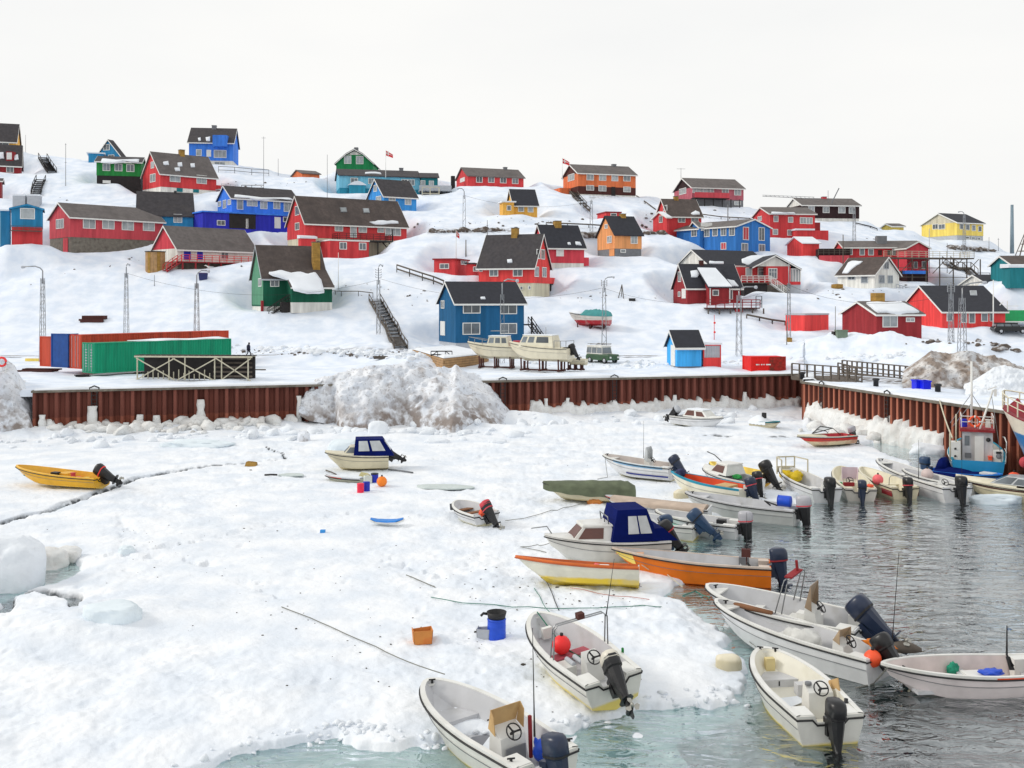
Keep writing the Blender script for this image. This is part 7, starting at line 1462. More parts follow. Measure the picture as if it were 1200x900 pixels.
# --- 2 cream boat with blue canopy
b = Boat('canopy_boat', 'cream boat with deep blue canopy stranded on the ice left of centre', (455, 549), (381, 529), .3, 2.0, .95, .25, HCR, GELC, GELC, water=False, well=False)
L = b.L; b.deck(L * .45, None, GELC); b.frustum(L*.42, L*.72, .7, 1.05, L*.45, L*.6, .5, 1.55, 'cabin', GELC, .3, wins=(('R', .1, .8, .2, .85), ('L', .1, .8, .2, .85), ('F', .1, .9, .2, .85)))
b.frustum(-.35, L*.55, .92, .98, .35, L*.52, .70, 2.0, 'canopy', CAV, .0, wins=(('L', .12, .42, .3, .9), ('L', .5, .85, .3, .9), ('A', .15, .85, .3, .85), ('R', .5, .85, .3, .9)), glass=CLEAR, wn='vinyl_window'); b.motor(MBK, 60, 1.1, z=.7); b.fbox(-.0+.3,.5,.9,.95,'rear_deck',GELC)
# --- 3 small dinghy
b = Boat('dinghy', 'small white open dinghy on the ice with dark outboard and red float', (571, 616), (536, 586), .2, 1.6, .62, .14, HW, GELI, GEL, group=GB, water=False, roll=-4)
b.thwart(1.2, .3, mat=CARD); b.thwart(2.1, .3, mat=CARD); b.motor(MBK, 38, 1.15, band=RED2, top=RED2, steer=10); b.box((L*.0+3.0, .1, .3), (3.15, .3, .6), 'battery', BLACKM); b.bowdeck(3.4, .2)
cargo(b, 'float', 'red float in the stern of the small white dinghy', 'float', (.75, -.2, .35), (.22, .2, .2), ORB, 'bag')
# --- 4 olive tarp boat
b = Boat('covered_boat', 'boat wrapped in an olive green tarpaulin on the ice', (741, 587), (636, 564), .3, 1.8, .72, .3, HCR, water=False, open_=False, well=False, group=GB, strake=False); b.tarp(TARP, -.15, b.L - .02, .42, drop=.36, hump=([0, .08, .2, .45, .75, .92, 1], [.12, .36, .40, .34, .20, .08, .02]))
# --- 5 narrow boat with snow and grey cover
b = Boat('covered_boat', 'narrow white boat under a faded beige cover, red mark on its bow', (832, 608), (709, 580), .3, 1.5, .6, .25, HW, water=False, open_=False, well=False, group=GB); b.tarp(mk('tarp_beige', (186, 168, 152), .85, var=.15, bump=.5, bscale=4), .2, b.L * .93, .10, drop=.16)
b.stripe(ORB, .55, .95, b.L * .93, b.L); b.thwart if False else None
# --- 6
b = Boat('open_boat', 'white open boat with navy outboard tilted up, behind the blue canopied cruiser', (816, 631), (712, 597), 0, 1.9, .9, .3, HWY, GELI, GEL, group=GB)
b.quarters(.5); b.console(1.9, .1, .5, .45, .6, GEL, None); b.box((2.6, -.9+.5, .86), (3.2, -.3, .98), 'black_vent', BLACKM); b.motor(MBL, 48, 1.2); b.thwart(3.2); b.thwart(1.0, .35, mat=mk('mint_paint', (120, 200, 180), .6)); b.cleat(.3, .5)
# --- 7
b = Boat('open_boat', 'white open boat with silver and red outboard down in the water, centre right', (866, 629), (768, 597), 0, 1.75, .85, .25, HW, GELI, GEL, group=GB)
b.quarters(.6); b.locker(2.4, 3.1, .6, GEL); b.motor(MSV, 6, 1.2, band=RED2); b.thwart(1.4, .4); b.box((.7,-.45,.6),(1.1,-.1,.88),'battery_box',BLACKM)
# --- 8 blue canopied cruiser
b = Boat('cabin_cruiser', 'white cabin boat with large navy canopy, wedged between orange and ivory hulls', (778, 656), (638, 627), .12, 2.15, 1.02, .28, HWY, GELI, GEL, water=False, well=False, bp=2.0, blunt=.75)
L = b.L; b.deck(L*.48, None, GEL); b.frustum(L*.46, L*.80, .80, 1.12, L*.48, L*.70, .62, 1.68, 'cabin', GEL, .25, wins=(('R', .1, .72, .15, .88), ('L', .1, .72, .15, .88), ('F', .08, .92, .15, .88)), glass=TINT, roof=GEL)
m = MB(); m.tube([(L*.5, -.55, 1.75), (L*.51, -.55, 2.05), (L*.51, .55, 2.05), (L*.5, .55, 1.75)], .03, 6); b.part(m, 'grab_rail', RAIL)
b.frustum(.55, L*.50, 1.0, 1.08, 1.0, L*.44, .78, 2.35, 'canopy', CAV, .0, wins=(('L', .35, .60, .25, .80), ('L', .64, .9, .25, .80), ('R', .35, .60, .25, .80), ('R', .64, .9, .25, .80), ('A', .15, .85, .25, .85)), glass=CLEAR, wn='vinyl_window')
b.frustum(-.3, .58, .85, 1.04, .3, .9, .8, 1.55, 'canopy_tail', CAV, .0); b.motor(MBK, 35, 1.2, z=.85, band=RED2); b.motor(MBL, 10, 1.0, y=-.65, z=1.15, x=-.1); b.whip(L*.52, .3, 1.8, .5)
m = MB(); m.tube([(L - .3, 0, b.zg(L)+.05), (L - .1, 0, b.zg(L) + .35), (L + .55, 0, b.zg(L)+.3)], .025, 6); b.part(m, 'bow_rail', RAIL)
# --- 9 ivory boat with orange gunwale
b = Boat('rowing_boat', 'ivory and yellow bottomed boat with orange gunwale, without motor, on the ice', (749, 688), (603, 652), .3, 1.7, .80, .22, hullm('hull_ivory', (216, 214, 198), (226, 196, 60), .34), mk('liner_orange', (190, 96, 44), .6), mk('gun_orange', (214, 108, 38), .45), group=GB, water=False, well=False, rub=mk('rub_orange', (176, 84, 34), .6), strake=False, bp=2.0, blunt=.8, fl=.07, rake=.8, roll=11)
b.thwart(1.0, .28, mat=PLY); b.thwart(2.4, .28, mat=PLY)
m = MB(); m.box((-.03, -.8, .1), (-.002, .8, .12)); b.part(m, 'transom_trim', GREY)
cargo(b, 'float', 'pink float in the ivory boat with orange gunwale', 'float', (1.6, .35, .55), (.2, .15, .18), PKB, 'bag'); cargo(b, 'canister', 'white canister in the ivory boat with orange gunwale', 'canister', (1.1, .3, .6), 0, WHITE, 'canx', .12, .35)
# --- 10 orange boat
b = Boat('orange_boat', 'long orange boat with grey interior and navy outboard, afloat at the ice edge', (903, 684), (717, 642), 0, 2.0, .98, .30, HOR, GELI, mk('gun_greyorange', (206, 190, 176), .5), group=GB, bp=2.0, blunt=.8, rake=.9, roll=3)
L = b.L; b.fbox(L*.80, L-.15, 1.02, 1.08, 'bow_deck', mk('deck_peach', (226, 176, 140), .5)); b.quarters(.45); b.thwart(1.5, .4, .6); b.console(1.0, .3, .5, .4, .6, GEL, None); b.motor(MDB, 8, 1.25, band=REDD)
b.box((.8, -.7, .8), (1.2, -.4, 1.08), 'seat', GREY); b.box((2.0, .4, .7), (2.5, .75, .85), 'fender', CARD); b.stripe(YELL, -.9, .9, L*.86, L, 'bow_patch'); b.stripe(YEL, -.3, .6, -.01, .42, 'stern_patch')
m = MB(); m.bar((.9, .0, .9), (.9, .0, 1.5), .05); m.box((.75, -.15, 1.2), (1.1, .15, 1.5)); b.part(m, 'winch', BROWN); b.whip(.9, 0, 1.5, 1.4)
# --- 11
b = Boat('console_boat', 'white boat with pale blue stripe and tall clear windscreen, resting on the ice', (790, 564), (707, 532), .3, 2.0, .95, .3, HW, mk('liner_beige', (196, 186, 180), .5), GEL, group=GB, water=False)
L = b.L; b.stripe(mk('stripe_blue', (120, 170, 206), .5), .45, .95, .1, L*.78); b.stripe(mk('stripe_navy', (28, 40, 120), .5), -1.1, -.8, .0, L*.6, 'boot_line'); b.quarters(.5); b.console(1.6, 0, .6, .5, .9, GEL, CLEAR, .75); b.motor(MDB, 40, 1.15); b.bowdeck(L*.82, .08); b.box((2.6,-.3,.5),(2.9,.1,.75),'battery_box',BLACKM); b.whip(1.8, .35, 1.3, 2.2); b.cleat(L*.94)
# --- 12 turquoise edge
b = Boat('turquoise_edged_boat', 'ivory boat with turquoise gunwale and orange red interior', (876, 592), (786, 552), .22, 1.9, .95, .3, HTW, mk('liner_orangered', (214, 74, 24), .55), TURQ, group=GB, water=False, bp=1.9, blunt=.85, rub=None)
L = b.L; b.stripe(TURQ, .72, 1.0); b.quarters(.5, GEL); b.box((.9, -.5, .3), (1.7, .5, .95), 'engine_box', PLY); b.motor(MDB, 20, 1.1, band=RED2); b.bowdeck(L*.86, .1, BLUED); cargo(b, 'blue_bag', 'navy bag with a pink float in the bow of the turquoise edged boat', 'bag', (L*.86, 0, 1.05), (.25, .3, .28), mk('bag_navy', (36, 42, 80), .8), 'bag')
# --- 13 small cabin boat and 13b the yellow one
b = Boat('cabin_boat', 'small white cabin boat with brown framed windscreen, between turquoise edged and yellow boats', (884, 582), (826, 546), .28, 1.9, .9, .25, HW, GELI, GEL, water=False, well=False)
L = b.L; b.deck(L*.5, None, GEL, .1); b.frustum(L*.36, L*.76, .75, 1.0, L*.38, L*.62, .55, 1.55, 'cabin', GEL, .25, wins=(('R', .08, .8, .2, .88), ('L', .08, .8, .2, .88), ('F', .1, .9, .2, .85)), glass=TINT, roof=GEL); b.motor(MBK, 15, 1.1, z=.75, band=RED2)
m = MB(); m.tube([(L*.62, 0, 1.55), (L*.8, 0, 1.9), (L*.95, 0, 2.0)], .03, 5); b.part(m, 'search_light', BLACKM); cargo(b, 'green_net', 'green net in the stern of the small cabin boat', 'net', (1.0, .3, .9), (.35, .2, .14), GREENB, 'bag')
b = Boat('yellow_boat', 'bright yellow boat on the ice, black outboard tilted, right of the small cabin boat', (896, 571), (832, 541), .3, 1.7, .8, .25, HYE, YELL, YELL, group=GB, water=False); b.quarters(.5, GEL); b.thwart(2.0, mat=YELL); b.motor(MBK, 35, 1.35)
# --- 14 long grey white
b = Boat('long_open_boat', 'long grey white boat with silver outboard, blue barrel in its stern', (934, 613), (803, 576), 0, 1.9, .95, .28, HGW, GELI, GELI, group=GB, bp=2.0)
L = b.L; b.quarters(.5, GELI); b.thwart(2.4); b.bowdeck(L*.8, .06, GELI); b.motor(MSV, 6, 1.3, band=RED2); b.locker(3.0, 3.6, .75, GELI); b.cleat(L*.93)
m = MB(); m.tube([(1.3, 0, .95), (1.6, 0, 1.15), (.9, .3, 1.05)], .04, 6); b.part(m, 'tiller', BLACKM)
cargo(b, 'plastic_barrel', 'bright blue barrel lying in the stern of the long grey white boat', 'barrel', (.35, -.2, .92), 0, DKBL, 'canx', .28, .6)
# --- 15 far cabin boat
b = Boat('cabin_boat', 'white cabin boat with a snowy roof, far off near the quay wall', (792, 497), (847, 489.5), .35, 1.9, .8, .25, HW, GELI, GEL, water=False, well=False)
L = b.L; b.deck(L*.5, None, GEL, .1); b.frustum(L*.28, L*.80, .75, .9, L*.36, L*.66, .6, 1.5, 'cabin', GEL, .2, wins=(('R', .05, .45, .2, .88), ('R', .55, .9, .2, .8), ('L', .05, .45, .2, .88)), glass=TINT, roof=ROOFSNOW); b.motor(MBK, 50, 1.3, z=.7, top=LGREY)
b = Boat('small_skiff', 'little cream and teal skiff heaped with snow, far off near the quay wall', (884, 500.5), (913, 494), .3, 1.5, .62, .18, HCR, GELC, TEAL, water=False, well=False, group=GB); b.tarp(ROOFSNOW, 0, b.L*.7, .5, 'snow_load'); b.box((1.0,-.12,.6),(1.3,.12,1.35),'post_box',BLACKM)
# --- 17 red runabout
b = Boat('red_runabout', 'low red and cream speedboat on the ice in front of the pier', (996, 519.5), (934, 511), .3, 1.9, .72, .12, HRD, RED2, GELC, water=False, well=False, bp=1.8, blunt=.9, rake=1.1)
L = b.L; b.deck(L*.55, None, GELC, .08); b.stripe(WHITE, .8, 1.0); m = MB()
for y in (-.7, .7): m.tube([(L*.3, y, .8), (L*.45, y*.95, 1.35), (L*.72, 0, .95)], .03, 5)
m.tube([(L*.45, -.66, 1.35), (L*.45, .66, 1.35)], .03, 5); m.tube([(L*.56,-.45,1.15),(L*.56,.45,1.15)],.03,5); fr = b.part(m, 'windscreen_frame', BLACKM)
m = MB(); m.prism([(L*.44, -.66, 1.32), (L*.44, .66, 1.32), (L*.70, .05, .93), (L*.70, -.05, .93)], (0,0,.012)); b.part(m, 'windscreen', CLEAR, fr); b.motor(MSV, 20, 1.1, z=.6, band=RUBK)
# --- 18..21 the moored row
b = Boat('open_boat', 'white open boat full of yellow bags, black outboard, leftmost of the moored row at right', (969, 589), (918, 546), 0, 2.0, 1.0, .3, HW, GELI, GEL, group=GB)
L = b.L; b.quarters(.6); b.motor(MBK, 4, 1.35); b.console(1.1, -.45, .4, .4, .75, GEL); b.bowdeck(L*.9, .06); b.locker(1.9, 2.3, .6, GEL)
m = MB()
for x, y in ((L*.72, -.8), (L*.72, .8), (L*.94, -.55), (L*.94, .55)): m.bar((x, y, .9), (x, y, 1.9), .06)
m.bar((L*.94,-.55,1.9),(L*.94,.55,1.9),.07); m.bar((L*.72,.8,1.9),(L*.94,.55,1.9),.06); m.bar((L*.72,-.8,1.9),(L*.94,-.55,1.9),.06); m.bar((L*.94,0,1.1),(L*.94,0,1.9),.05); m.box((L*.94,-.55,1.0),(L*.95,.55,1.35)); b.part(m, 'bow_frame', PALEW)
for i, (x, y) in enumerate(((L*.80, -.35), (L*.82, .3), (L*.70, 0))): cargo(b, 'yellow_bag', f'crumpled yellow bag in the white boat with the bow frame, {("left", "right", "nearest")[i]} of three', 'bag', (x, y, .75), (.42, .36, .28), mk('bag_yellow', (206, 176, 12), .7), 'bag')
cargo(b, 'blue_crate', 'small blue and white box on the floor of the boat with yellow bags', 'box', (1.5, .35, .4), (.3, .35, .22), DKBL)
b = Boat('console_boat', 'beige boat with pinkish console screen and navy outboard, second in the moored row', (1009, 587.5), (985, 546), 0, 1.9, .9, .25, hullm('hull_beige', (206, 200, 190), (180, 172, 150), .15), GELC, GELC, group=GB)
b.quarters(.5, GELC); b.motor(MDB, 4, 1.15); b.console(1.8, .25, .75, .55, .8, GELC, mk('screen_pink', (216, 196, 204), .4), .7); b.box((1.3, -.7, .55), (1.7, -.3, .8), 'dark_seat', BLACKM); b.box((1.25,.1,.8),(1.4,.7,1.0),'instrument_panel',REDD); b.box((2.4,.5,.4),(2.9,.8,.75),'green_box',GREENB)
cargo(b, 'orange_net', 'orange net on the starboard quarter of the beige boat', 'net', (.6, -.6, .92), (.25, .16, .1), ORB, 'bag')
b = Boat('open_boat', 'cream open boat with red side patch and black outboard, third in the moored row', (1061, 585), (1010, 547), 0, 1.8, .88, .25, HCR, GELC, GELC, group=GB); b.quarters(.5, GELC); b.motor(MBK, 10, 1.2, band=RED2); b.stripe(REDD, -.9, .2, .0, 1.3, 'side_patch'); b.thwart(2.2, mat=GELC); b.hoop(.7, 1.2, .6, .8, dbl=0)
Mb = wm(b.root); ball(Mb @ Vector((1.5, .85, 1.05)), .30, 'pink buoy between the beige and the cream boat of the moored row', PKB)
b = Boat('long_open_boat', 'long white open boat with black outboard, fourth and rightmost in the moored row', (1122, 589), (1029, 537), 0, 2.0, 1.05, .32, HW, GELI, GEL, group=GB)
L = b.L; b.quarters(.6); b.motor(MBK, 6, 1.35); b.console(1.3, .0, .5, .45, .8, GEL, None); b.thwart(3.4); b.locker(L*.6, L*.75, .8, GEL); b.bowdeck(L*.88, .06); b.whip(.8, -.8, 1.0, 1.6); b.whip(2.4, .8, 1.1, 2.2, r=.015); b.cleat(L*.94); b.box((2.0,-.6,.5),(2.5,.2,.9),'seat_box',GEL)
b = Boat('open_boat', 'second white hull with black rail nested inside the long white boat of the moored row', (1136, 582), (1058, 549), 0, 1.7, .95, .3, HW, GELI, GEL, group=GB, well=False); b.thwart(1.6); b.thwart(3.0)
Mb = wm(b.root); ball(Mb @ Vector((2.4, .2, 1.15)), .34, 'pinkish grey float inside the nested white hull', mk('float_pinkgrey', (204, 186, 182), .5))
# --- 22 blue covered boat
b = Boat('blue_boat', 'bright blue boat piled with dark blue canvas, moored before the fishing boat', (1090, 559), (1175, 556), 0, 1.9, .75, .2, HBL, BLUEM, mk('gun_blue', (40, 130, 220), .5), well=False, group=GB)
L = b.L; b.tarp(CAV, .6, L*.7, .25); b.motor(MBL, 0, 1.2, z=.75); m = MB(); m.loft([[(.5+.7*t, -.5, .75+.0*t), (.5+.7*t, .5, .75), (.5+.7*t, .35, .9+.65*math.sin(math.pi*t)), (.5+.7*t, -.35, .9+.65*math.sin(math.pi*t))] for t in (0,.25,.5,.75,1)], smooth=True); b.part(m, 'canvas_hood', CAV); b.box((L*.72, -.3, .85), (L*.9, .3, .95), 'bow_hatch', WHITE)
# --- 23 cream speedboat
b = Boat('speedboat', 'cream speedboat with raked windscreen at the right edge', (1238, 590), (1120, 559), 0, 2.0, .95, .15, HCR, GELC, GELC, well=False, bp=1.9, blunt=.85, rake=1.2)
L = b.L; b.deck(L*.35, None, GELC, .14); b.stripe(BROWN, .35, .6); b.frustum(L*.20, L*.62, .85, 1.08, L*.22, L*.46, .62, 1.5, 'windscreen', CLEAR, .2, wins=(('L', .05, .48, .1, .9), ('L', .54, .92, .1, .8), ('F', .05, .95, .1, .9)), glass=GLASS); b.frustum(-.1,L*.22,.8,1.0,0,L*.22,.6,1.45,'cockpit_cover',GELC)
# --- 24 turquoise fishing boat
Pn = Vector((28.0, 61.5, -.5)); dr = Vector((.38, .92, 0)).normalized()
b = Boat('fishing_boat', 'turquoise fishing boat with white wheelhouse and masts, moored below the pier', None, None, 0, 3.3, 1.75, .7, HTQ, mk('deck_grey', (150, 150, 146), .8), TURQ, absS=Pn, absB=Pn + dr * 7.2, cat='fishing boat', well=False, rub=WHITE, strake=False, blunt=.7, fl=.14, floorz=.5)
WH = mk('wheelhouse_grey', (196, 198, 202), .5, var=.08, dirt=(150, 130, 110), damt=.4, streak=True)
b.box((1.2, -.85, 1.1), (3.4, .85, 3.35), 'wheelhouse', WH); b.box((1.05, -.98, 3.351), (3.55, .98, 3.5), 'wheelhouse_roof', REDD); b.box((1.165, -.35, 1.5), (1.199, .15, 3.1), 'door', WHITE); b.box((1.17, .45, 2.5), (1.199, .72, 3.1), 'window', GLASS); b.box((1.13, .35, 1.75),(1.199,.7,2.05),'vent_box',GREY); b.box((1.6,-.88,2.4),(2.2,-.851,3.0),'window',GLASS); b.box((1.6,.851,2.4),(2.2,.88,3.0),'window',GLASS)
m = MB(); cyl(m, (1.15, -.6, 2.9), .13, .06, axis='X'); b.part(m, 'porthole', BLACKM); b.box((.7, -1.4, 1.0), (1.6, -.86, 2.3), 'side_cabin', WHITE); m = MB(); cyl(m, (.66, -1.15, 2.0), .16, .05, axis='X'); b.part(m, 'porthole', GREY); b.box((.665, -1.3, 2.15), (.699, -1.0, 2.28), 'grille', BLACKM)
b.box((.9, .95, 1.0), (1.6, 1.55, 2.7), 'ventilator', WHITE)
for z_ in (1.4, 1.85, 2.3): m = MB(); cyl(m, (.86, 1.25, z_), .07, .05, 10, 'X'); b.part(m, 'porthole', BLACKM)
m = MB(); m.tube([(1.4, .78, 1.2), (1.4, .78, 3.3)], .12, 8); b.part(m, 'exhaust_pipe', BROWN); m = MB(); m.tube([(1.1, 1.2, 2.7), (1.1, 1.2, 4.4)], .05, 6); m.tube([(.3, 1.55, 1.6), (.3, 1.55, 3.3)], .06, 6); b.part(m, 'pole', PALEW)
m = MB(); m.tube([(2.2, .3, 3.6), (2.2, .3, 7.6)], .07, 7); b.part(m, 'mast', WHITE); m = MB(); m.tube([(1.4, .25, 2.2), (1.9, -.9, 5.9)], .06, 7); m.bar((1.9,-.6,5.9),(1.9,-1.1,6.1),.06); m.box((1.8,-1.1,5.5),(2.0,-.95,5.95)); b.part(m, 'boom', WHITE)
m = MB()
for a, c_ in (((2.2, .3, 5.6), (3.3, 1.5, 3.6)), ((2.2, .3, 5.6), (3.3, -.9, 3.6)), ((2.2,.3,5.0),(1.3,1.4,3.6)), ((1.9,-.8,5.7),(.5,-1.3,1.7))): m.bar(a, c_, .03)
b.part(m, 'stays', RAIL)
m = MB(); 
for x, y in ((1.1,-.9),(1.1,.9),(3.4,-.9),(3.4,.9),(1.1,0)): m.bar((x,y,3.6),(x,y,4.3),.04)
m.tube([(3.4,-.9,4.3),(1.1,-.9,4.3),(1.1,.9,4.3),(3.4,.9,4.3)], .025, 5); m.tube([(3.4,-.9,3.95),(1.1,-.9,3.95),(1.1,.9,3.95),(3.4,.9,3.95)], .02, 5); b.part(m, 'roof_rail', WHITE)
Mb = wm(b.root); e = empty('life_ring', Mb @ Vector((.98, .15, 4.0)), b.th, 'orange life ring on the wheelhouse roof rail of the turquoise boat', 'life ring'); m = MB(); m.tube([(0, .3*math.cos(a), .3*math.sin(a)) for a in [2*math.pi*i/16 for i in range(16)]], .07, 7, closed=True); m.build('ring', ORB, e)
m = MB()
for a in (0, 1.57, 3.14, 4.71): m.tube([(0, .3*math.cos(a-.14), .3*math.sin(a-.14)), (0, .3*math.cos(a+.14), .3*math.sin(a+.14))], .078, 7)
m.build('white_bands', WHITE, e)
cargo(b, 'orange_fender', 'orange and white fender lying on the turquoise deck', 'fender', (.6, -.8, 1.75), (1.5, .22, .16), ORB); cargo(b, 'paint_can', 'blue drum on the wheelhouse roof of the turquoise boat', 'drum', (1.5, .75, 3.6), 0, BLUED, 'can', .2, .45); cargo(b, 'oil_jug', 'white jug with yellow sign on the wheelhouse roof', 'jug', (1.4, -.75, 3.62), (.3, .3, .45), WWALL)
m = MB(); m.tube([(.2, -1.5, 1.7), (.2, -1.55, 2.9), (1.2, -1.5, 3.1), (3, -1.5, 2.9)], .03, 5); m.tube([(.2,-1.55,2.3),(1.3,-1.52,2.4)], .025, 5); b.part(m, 'side_rail', WHITE)
ball(Vector((30.4, 60.6, 1.3)), .36, 'red and black buoy hanging at the fishing boat quarter', RED2); ball(Vector((28.1, 57.3, .9)), .4, 'orange buoy behind the cream speedboat bow, larger one', ORB); ball(Vector((27.5, 56.8, .8)), .34, 'pink buoy touching the orange one behind the speedboat', PKB)
P = Vector((29.2, 57.2, .55)); m = MB(); m.box((0,0,0),(.8,.5,.15)); m.box((0,0,.15),(.1,.5,.65)); m.box((.7,0,.15),(.8,.5,.65)); m.box((.1,.4,.15),(.7,.5,.65)); m.box((0,0,.651),(.8,.5,.75)); o = m.build('pallet_box', PALEW); o.location = P; tag(o, 'pale wooden box with dark opening, behind the cream speedboat', 'box')
# --- 25 big ship's bow
Pb = at(1177, 478, 61.5); th = Vector((.30, -.954, 0))
b = Boat('ship', 'bow of a larger ivory and blue ship cut by the right edge', None, None, 0, 4.6, 4.3, 1.2, HSHIP, mk('deck_maroon', (140, 36, 48), .7), mk('bulwark_maroon', (132, 30, 44), .6), absS=Vector((Pb.x, Pb.y, -.9)) + th * 15, absB=Vector((Pb.x, Pb.y, 0)), cat='ship', well=False, strake=False, rub=None, fl=.25, blunt=.62, rake=2.2, floorz=.55)
L = b.L; m = MB()
for sg in (1, -1):
    pts = [Vector((v.x, v.y * sg * .97, v.z)) for v in b.g if v.x > L * .4]; m.tube([p + Vector((0, 0, .9)) for p in pts], .04, 6); m.tube([p + Vector((0, 0, .5)) for p in pts], .03, 6)
    for p in pts[::2]: m.bar(p, p + Vector((0, 0, .9)), .06)
b.part(m, 'bow_rail', GELC); m = MB(); m.lathe([(.0,0),(.5,0),(.5,.3),(.3,.4),(.3,1.0),(.5,1.1),(.5,1.3),(0,1.3)], 12, M=Matrix.Translation((L*.82, 0, 3.9))); b.part(m, 'windlass', YEL)
m = MB(); m.tube([(L*.7, 0, 4), (L*.7, 0, 6.6)], .15, 8); m.tube([(L*.7, 0, 6.4), (L*.78, 0, 5.2)], .08, 8); b.part(m, 'crane', BLUE); b.box((L*.3,-1.4,3.4),(L*.5,1.4,6.5),'wheelhouse',WHITE)
m = MB(); m.box((L*.62,-.8,4.6),(L*.8,.6,5.4)); b.part(m, 'net_drum', TEALB)
# --- 26, 27 pair of long white boats
b = Boat('long_open_boat', 'farther of two long white boats side by side, with roll bar and raised navy outboard', (1012, 758), (828, 684), 0, 2.15, 1.0, .35, HW, GELI, GEL, group=GB, roll=-3)
L = b.L; b.quarters(.6); b.motor(MDB, 50, 1.42, steer=-6); b.console(1.6, -.05, .6, .5, .95, GEL, mk('screen_brown', (150, 130, 108), .4), .75, lean=.1); b.locker(1.95, 2.6, .6, GEL); b.thwart(3.5); b.bowdeck(L*.88, .06); b.cleat(L*.93)
m = MB(); m.tube([(2.6, .98, 1.12), (4.0, .96, 1.2)], .085, 8); b.part(m, 'fender_roll', CARD); b.hoop(2.35, 1.75, 1.15, 1.02, dbl=.22, lean=-.2)
m = MB(); m.bar((2.2,-.3,2.2),(2.2,-.2,2.6),.07); m.box((2.1,-.5,2.2),(2.35,.5,2.25)); b.part(m, 'crossbar_gear', REDD); b.box((1.5,-.7,.45),(2.3,-.35,.8),'white_box',WHITE)
b = Boat('long_open_boat', 'nearer of two long white boats side by side, tarpaulin bundle and whip antenna aboard', (1032, 797), (837, 702), 0, 2.0, .95, .35, HW, GELI, GEL, group=GB, roll=3)
L = b.L; b.quarters(.6); b.motor(MBK, 40, 1.1, steer=4); b.console(1.2, .0, .55, .5, .8, GEL, mk('screen_plastic', (172, 150, 122), .4), .34, lean=.1); b.thwart(3.3); b.bowdeck(L*.88, .06); b.locker(.6, .95, .5, GEL); b.cleat(L*.93); b.whip(.1, -.8, .95, 2.9, (-.3, .3))
cargo(b, 'tarpaulin_bundle', 'crumpled white tarpaulin with black strap in the nearer long white boat', 'tarpaulin', (2.5, .0, .5), (.6, .45, .38), mk('tarp_white', (206, 206, 202), .7, var=.15, bump=.6, bscale=6), 'bag'); cargo(b, 'orange_net_roll', 'orange and yellow net on the quarter of the nearer long white boat', 'net', (.35, -.55, .98), (.5, .2, .12), mk('net_orange', (226, 120, 30), .8, var=.5, scale=8), 'bag')
# --- 28 nearest centre right
b = Boat('open_boat', 'cream white open boat nearest the viewer at right, with brown torn floor lining', (973, 873), (894, 758), 0, 1.98, .95, .16, HWY, mk('liner_warm_white', (222, 219, 206), .5, var=.05, dirt=(190, 184, 160), damt=.3), GEL, group=GB, fl=.13)
L = b.L; b.quarters(.62); b.motor(MBK, 2, 1.12); b.console(1.6, -.40, .72, .55, .80, GEL, None); b.locker(L*.72, L*.86, .62, GELI); b.bowdeck(L*.955, .05); b.cleat(L*.93, -.25); b.cleat(L*.96, .15)
b.box((L*.86, -.12, .64), (L*.90, .14, .98), 'plywood_plate', mk('plate_yellow', (214, 196, 140), .6)); b.box((L*.60, -.62, .24), (L*.66, -.30, .66), 'side_step', GELI)
m = MB(); zf_ = b.zf(1.9) + .012; m.prism([(1.2, -.0, zf_), (1.2, .70, zf_), (1.85, .74, zf_), (1.75, .35, zf_), (2.0, .05, zf_), (2.3, -.45, zf_), (1.6, -.68, zf_)], (0, 0, .018)); b.part(m, 'torn_lining', CARD)
m = MB(); zf_ += .02; m.prism([(1.9, .75, zf_), (2.6, .7, zf_), (2.75, -.3, zf_), (2.4, -.4, zf_), (2.1, .1, zf_), (1.9, .4, zf_)], (0, 0, .02)); b.part(m, 'floor_snow', ROOFSNOW)
m = MB(); m.prism([(1.35, -.9, .9), (1.95, -.86, .9), (1.95, -.86, 1.05), (1.45, -.88, 1.3)], (0, .03, 0)); b.part(m, 'side_screen', PLY); m = MB(); cyl(m, (1.65, -.14, 1.08), .09, .07); b.part(m, 'compass', GREY)
m = MB(); m.tube([(.7, -.72, .7), (.72, -.75, 1.05)], .05, 8); b.part(m, 'throttle', RUBK); b.box((L*.735, -.01, .45), (L*.72 - .005, .03, .58), 'latch', BLACKM)
# --- 29 right
b = Boat('open_boat', 'pale pinkish open boat at the right edge, green mesh bag hanging inside', (1222, 803), (1032, 777), 0, 1.9, .82, .22, HPK, mk('liner_pinkgrey', (212, 200, 196), .5), GEL, group=GB, bp=2.1, blunt=.75)
L = b.L; b.quarters(.6); b.motor(MSV, 4, 1.25, band=RED2); b.stripe(ORB, .72, .95, .0, L*.42); b.thwart(2.0, .3, .5, mat=GELI); b.bowdeck(L*.93, .05); b.box((1.6, -.5, .3), (2.2, .1, .55), 'white_tray', WHITE)
m = MB(); m.box((2.8, .15, .3), (4.0, .5, .40)); b.part(m, 'floor_board', GELI)
cargo(b, 'mesh_bag', 'green mesh bag hung inside the pale pinkish boat', 'bag', (2.35, -.62, .35), (.16, .1, .26), mk('net_green', (30, 140, 110), .8, var=.4, scale=9), 'bag'); cargo(b, 'blue_sheet', 'folded bright blue sheet in the pale pinkish boat', 'sheet', (1.5, -.1, .55), (.35, .22, .1), DKBL, 'bag')
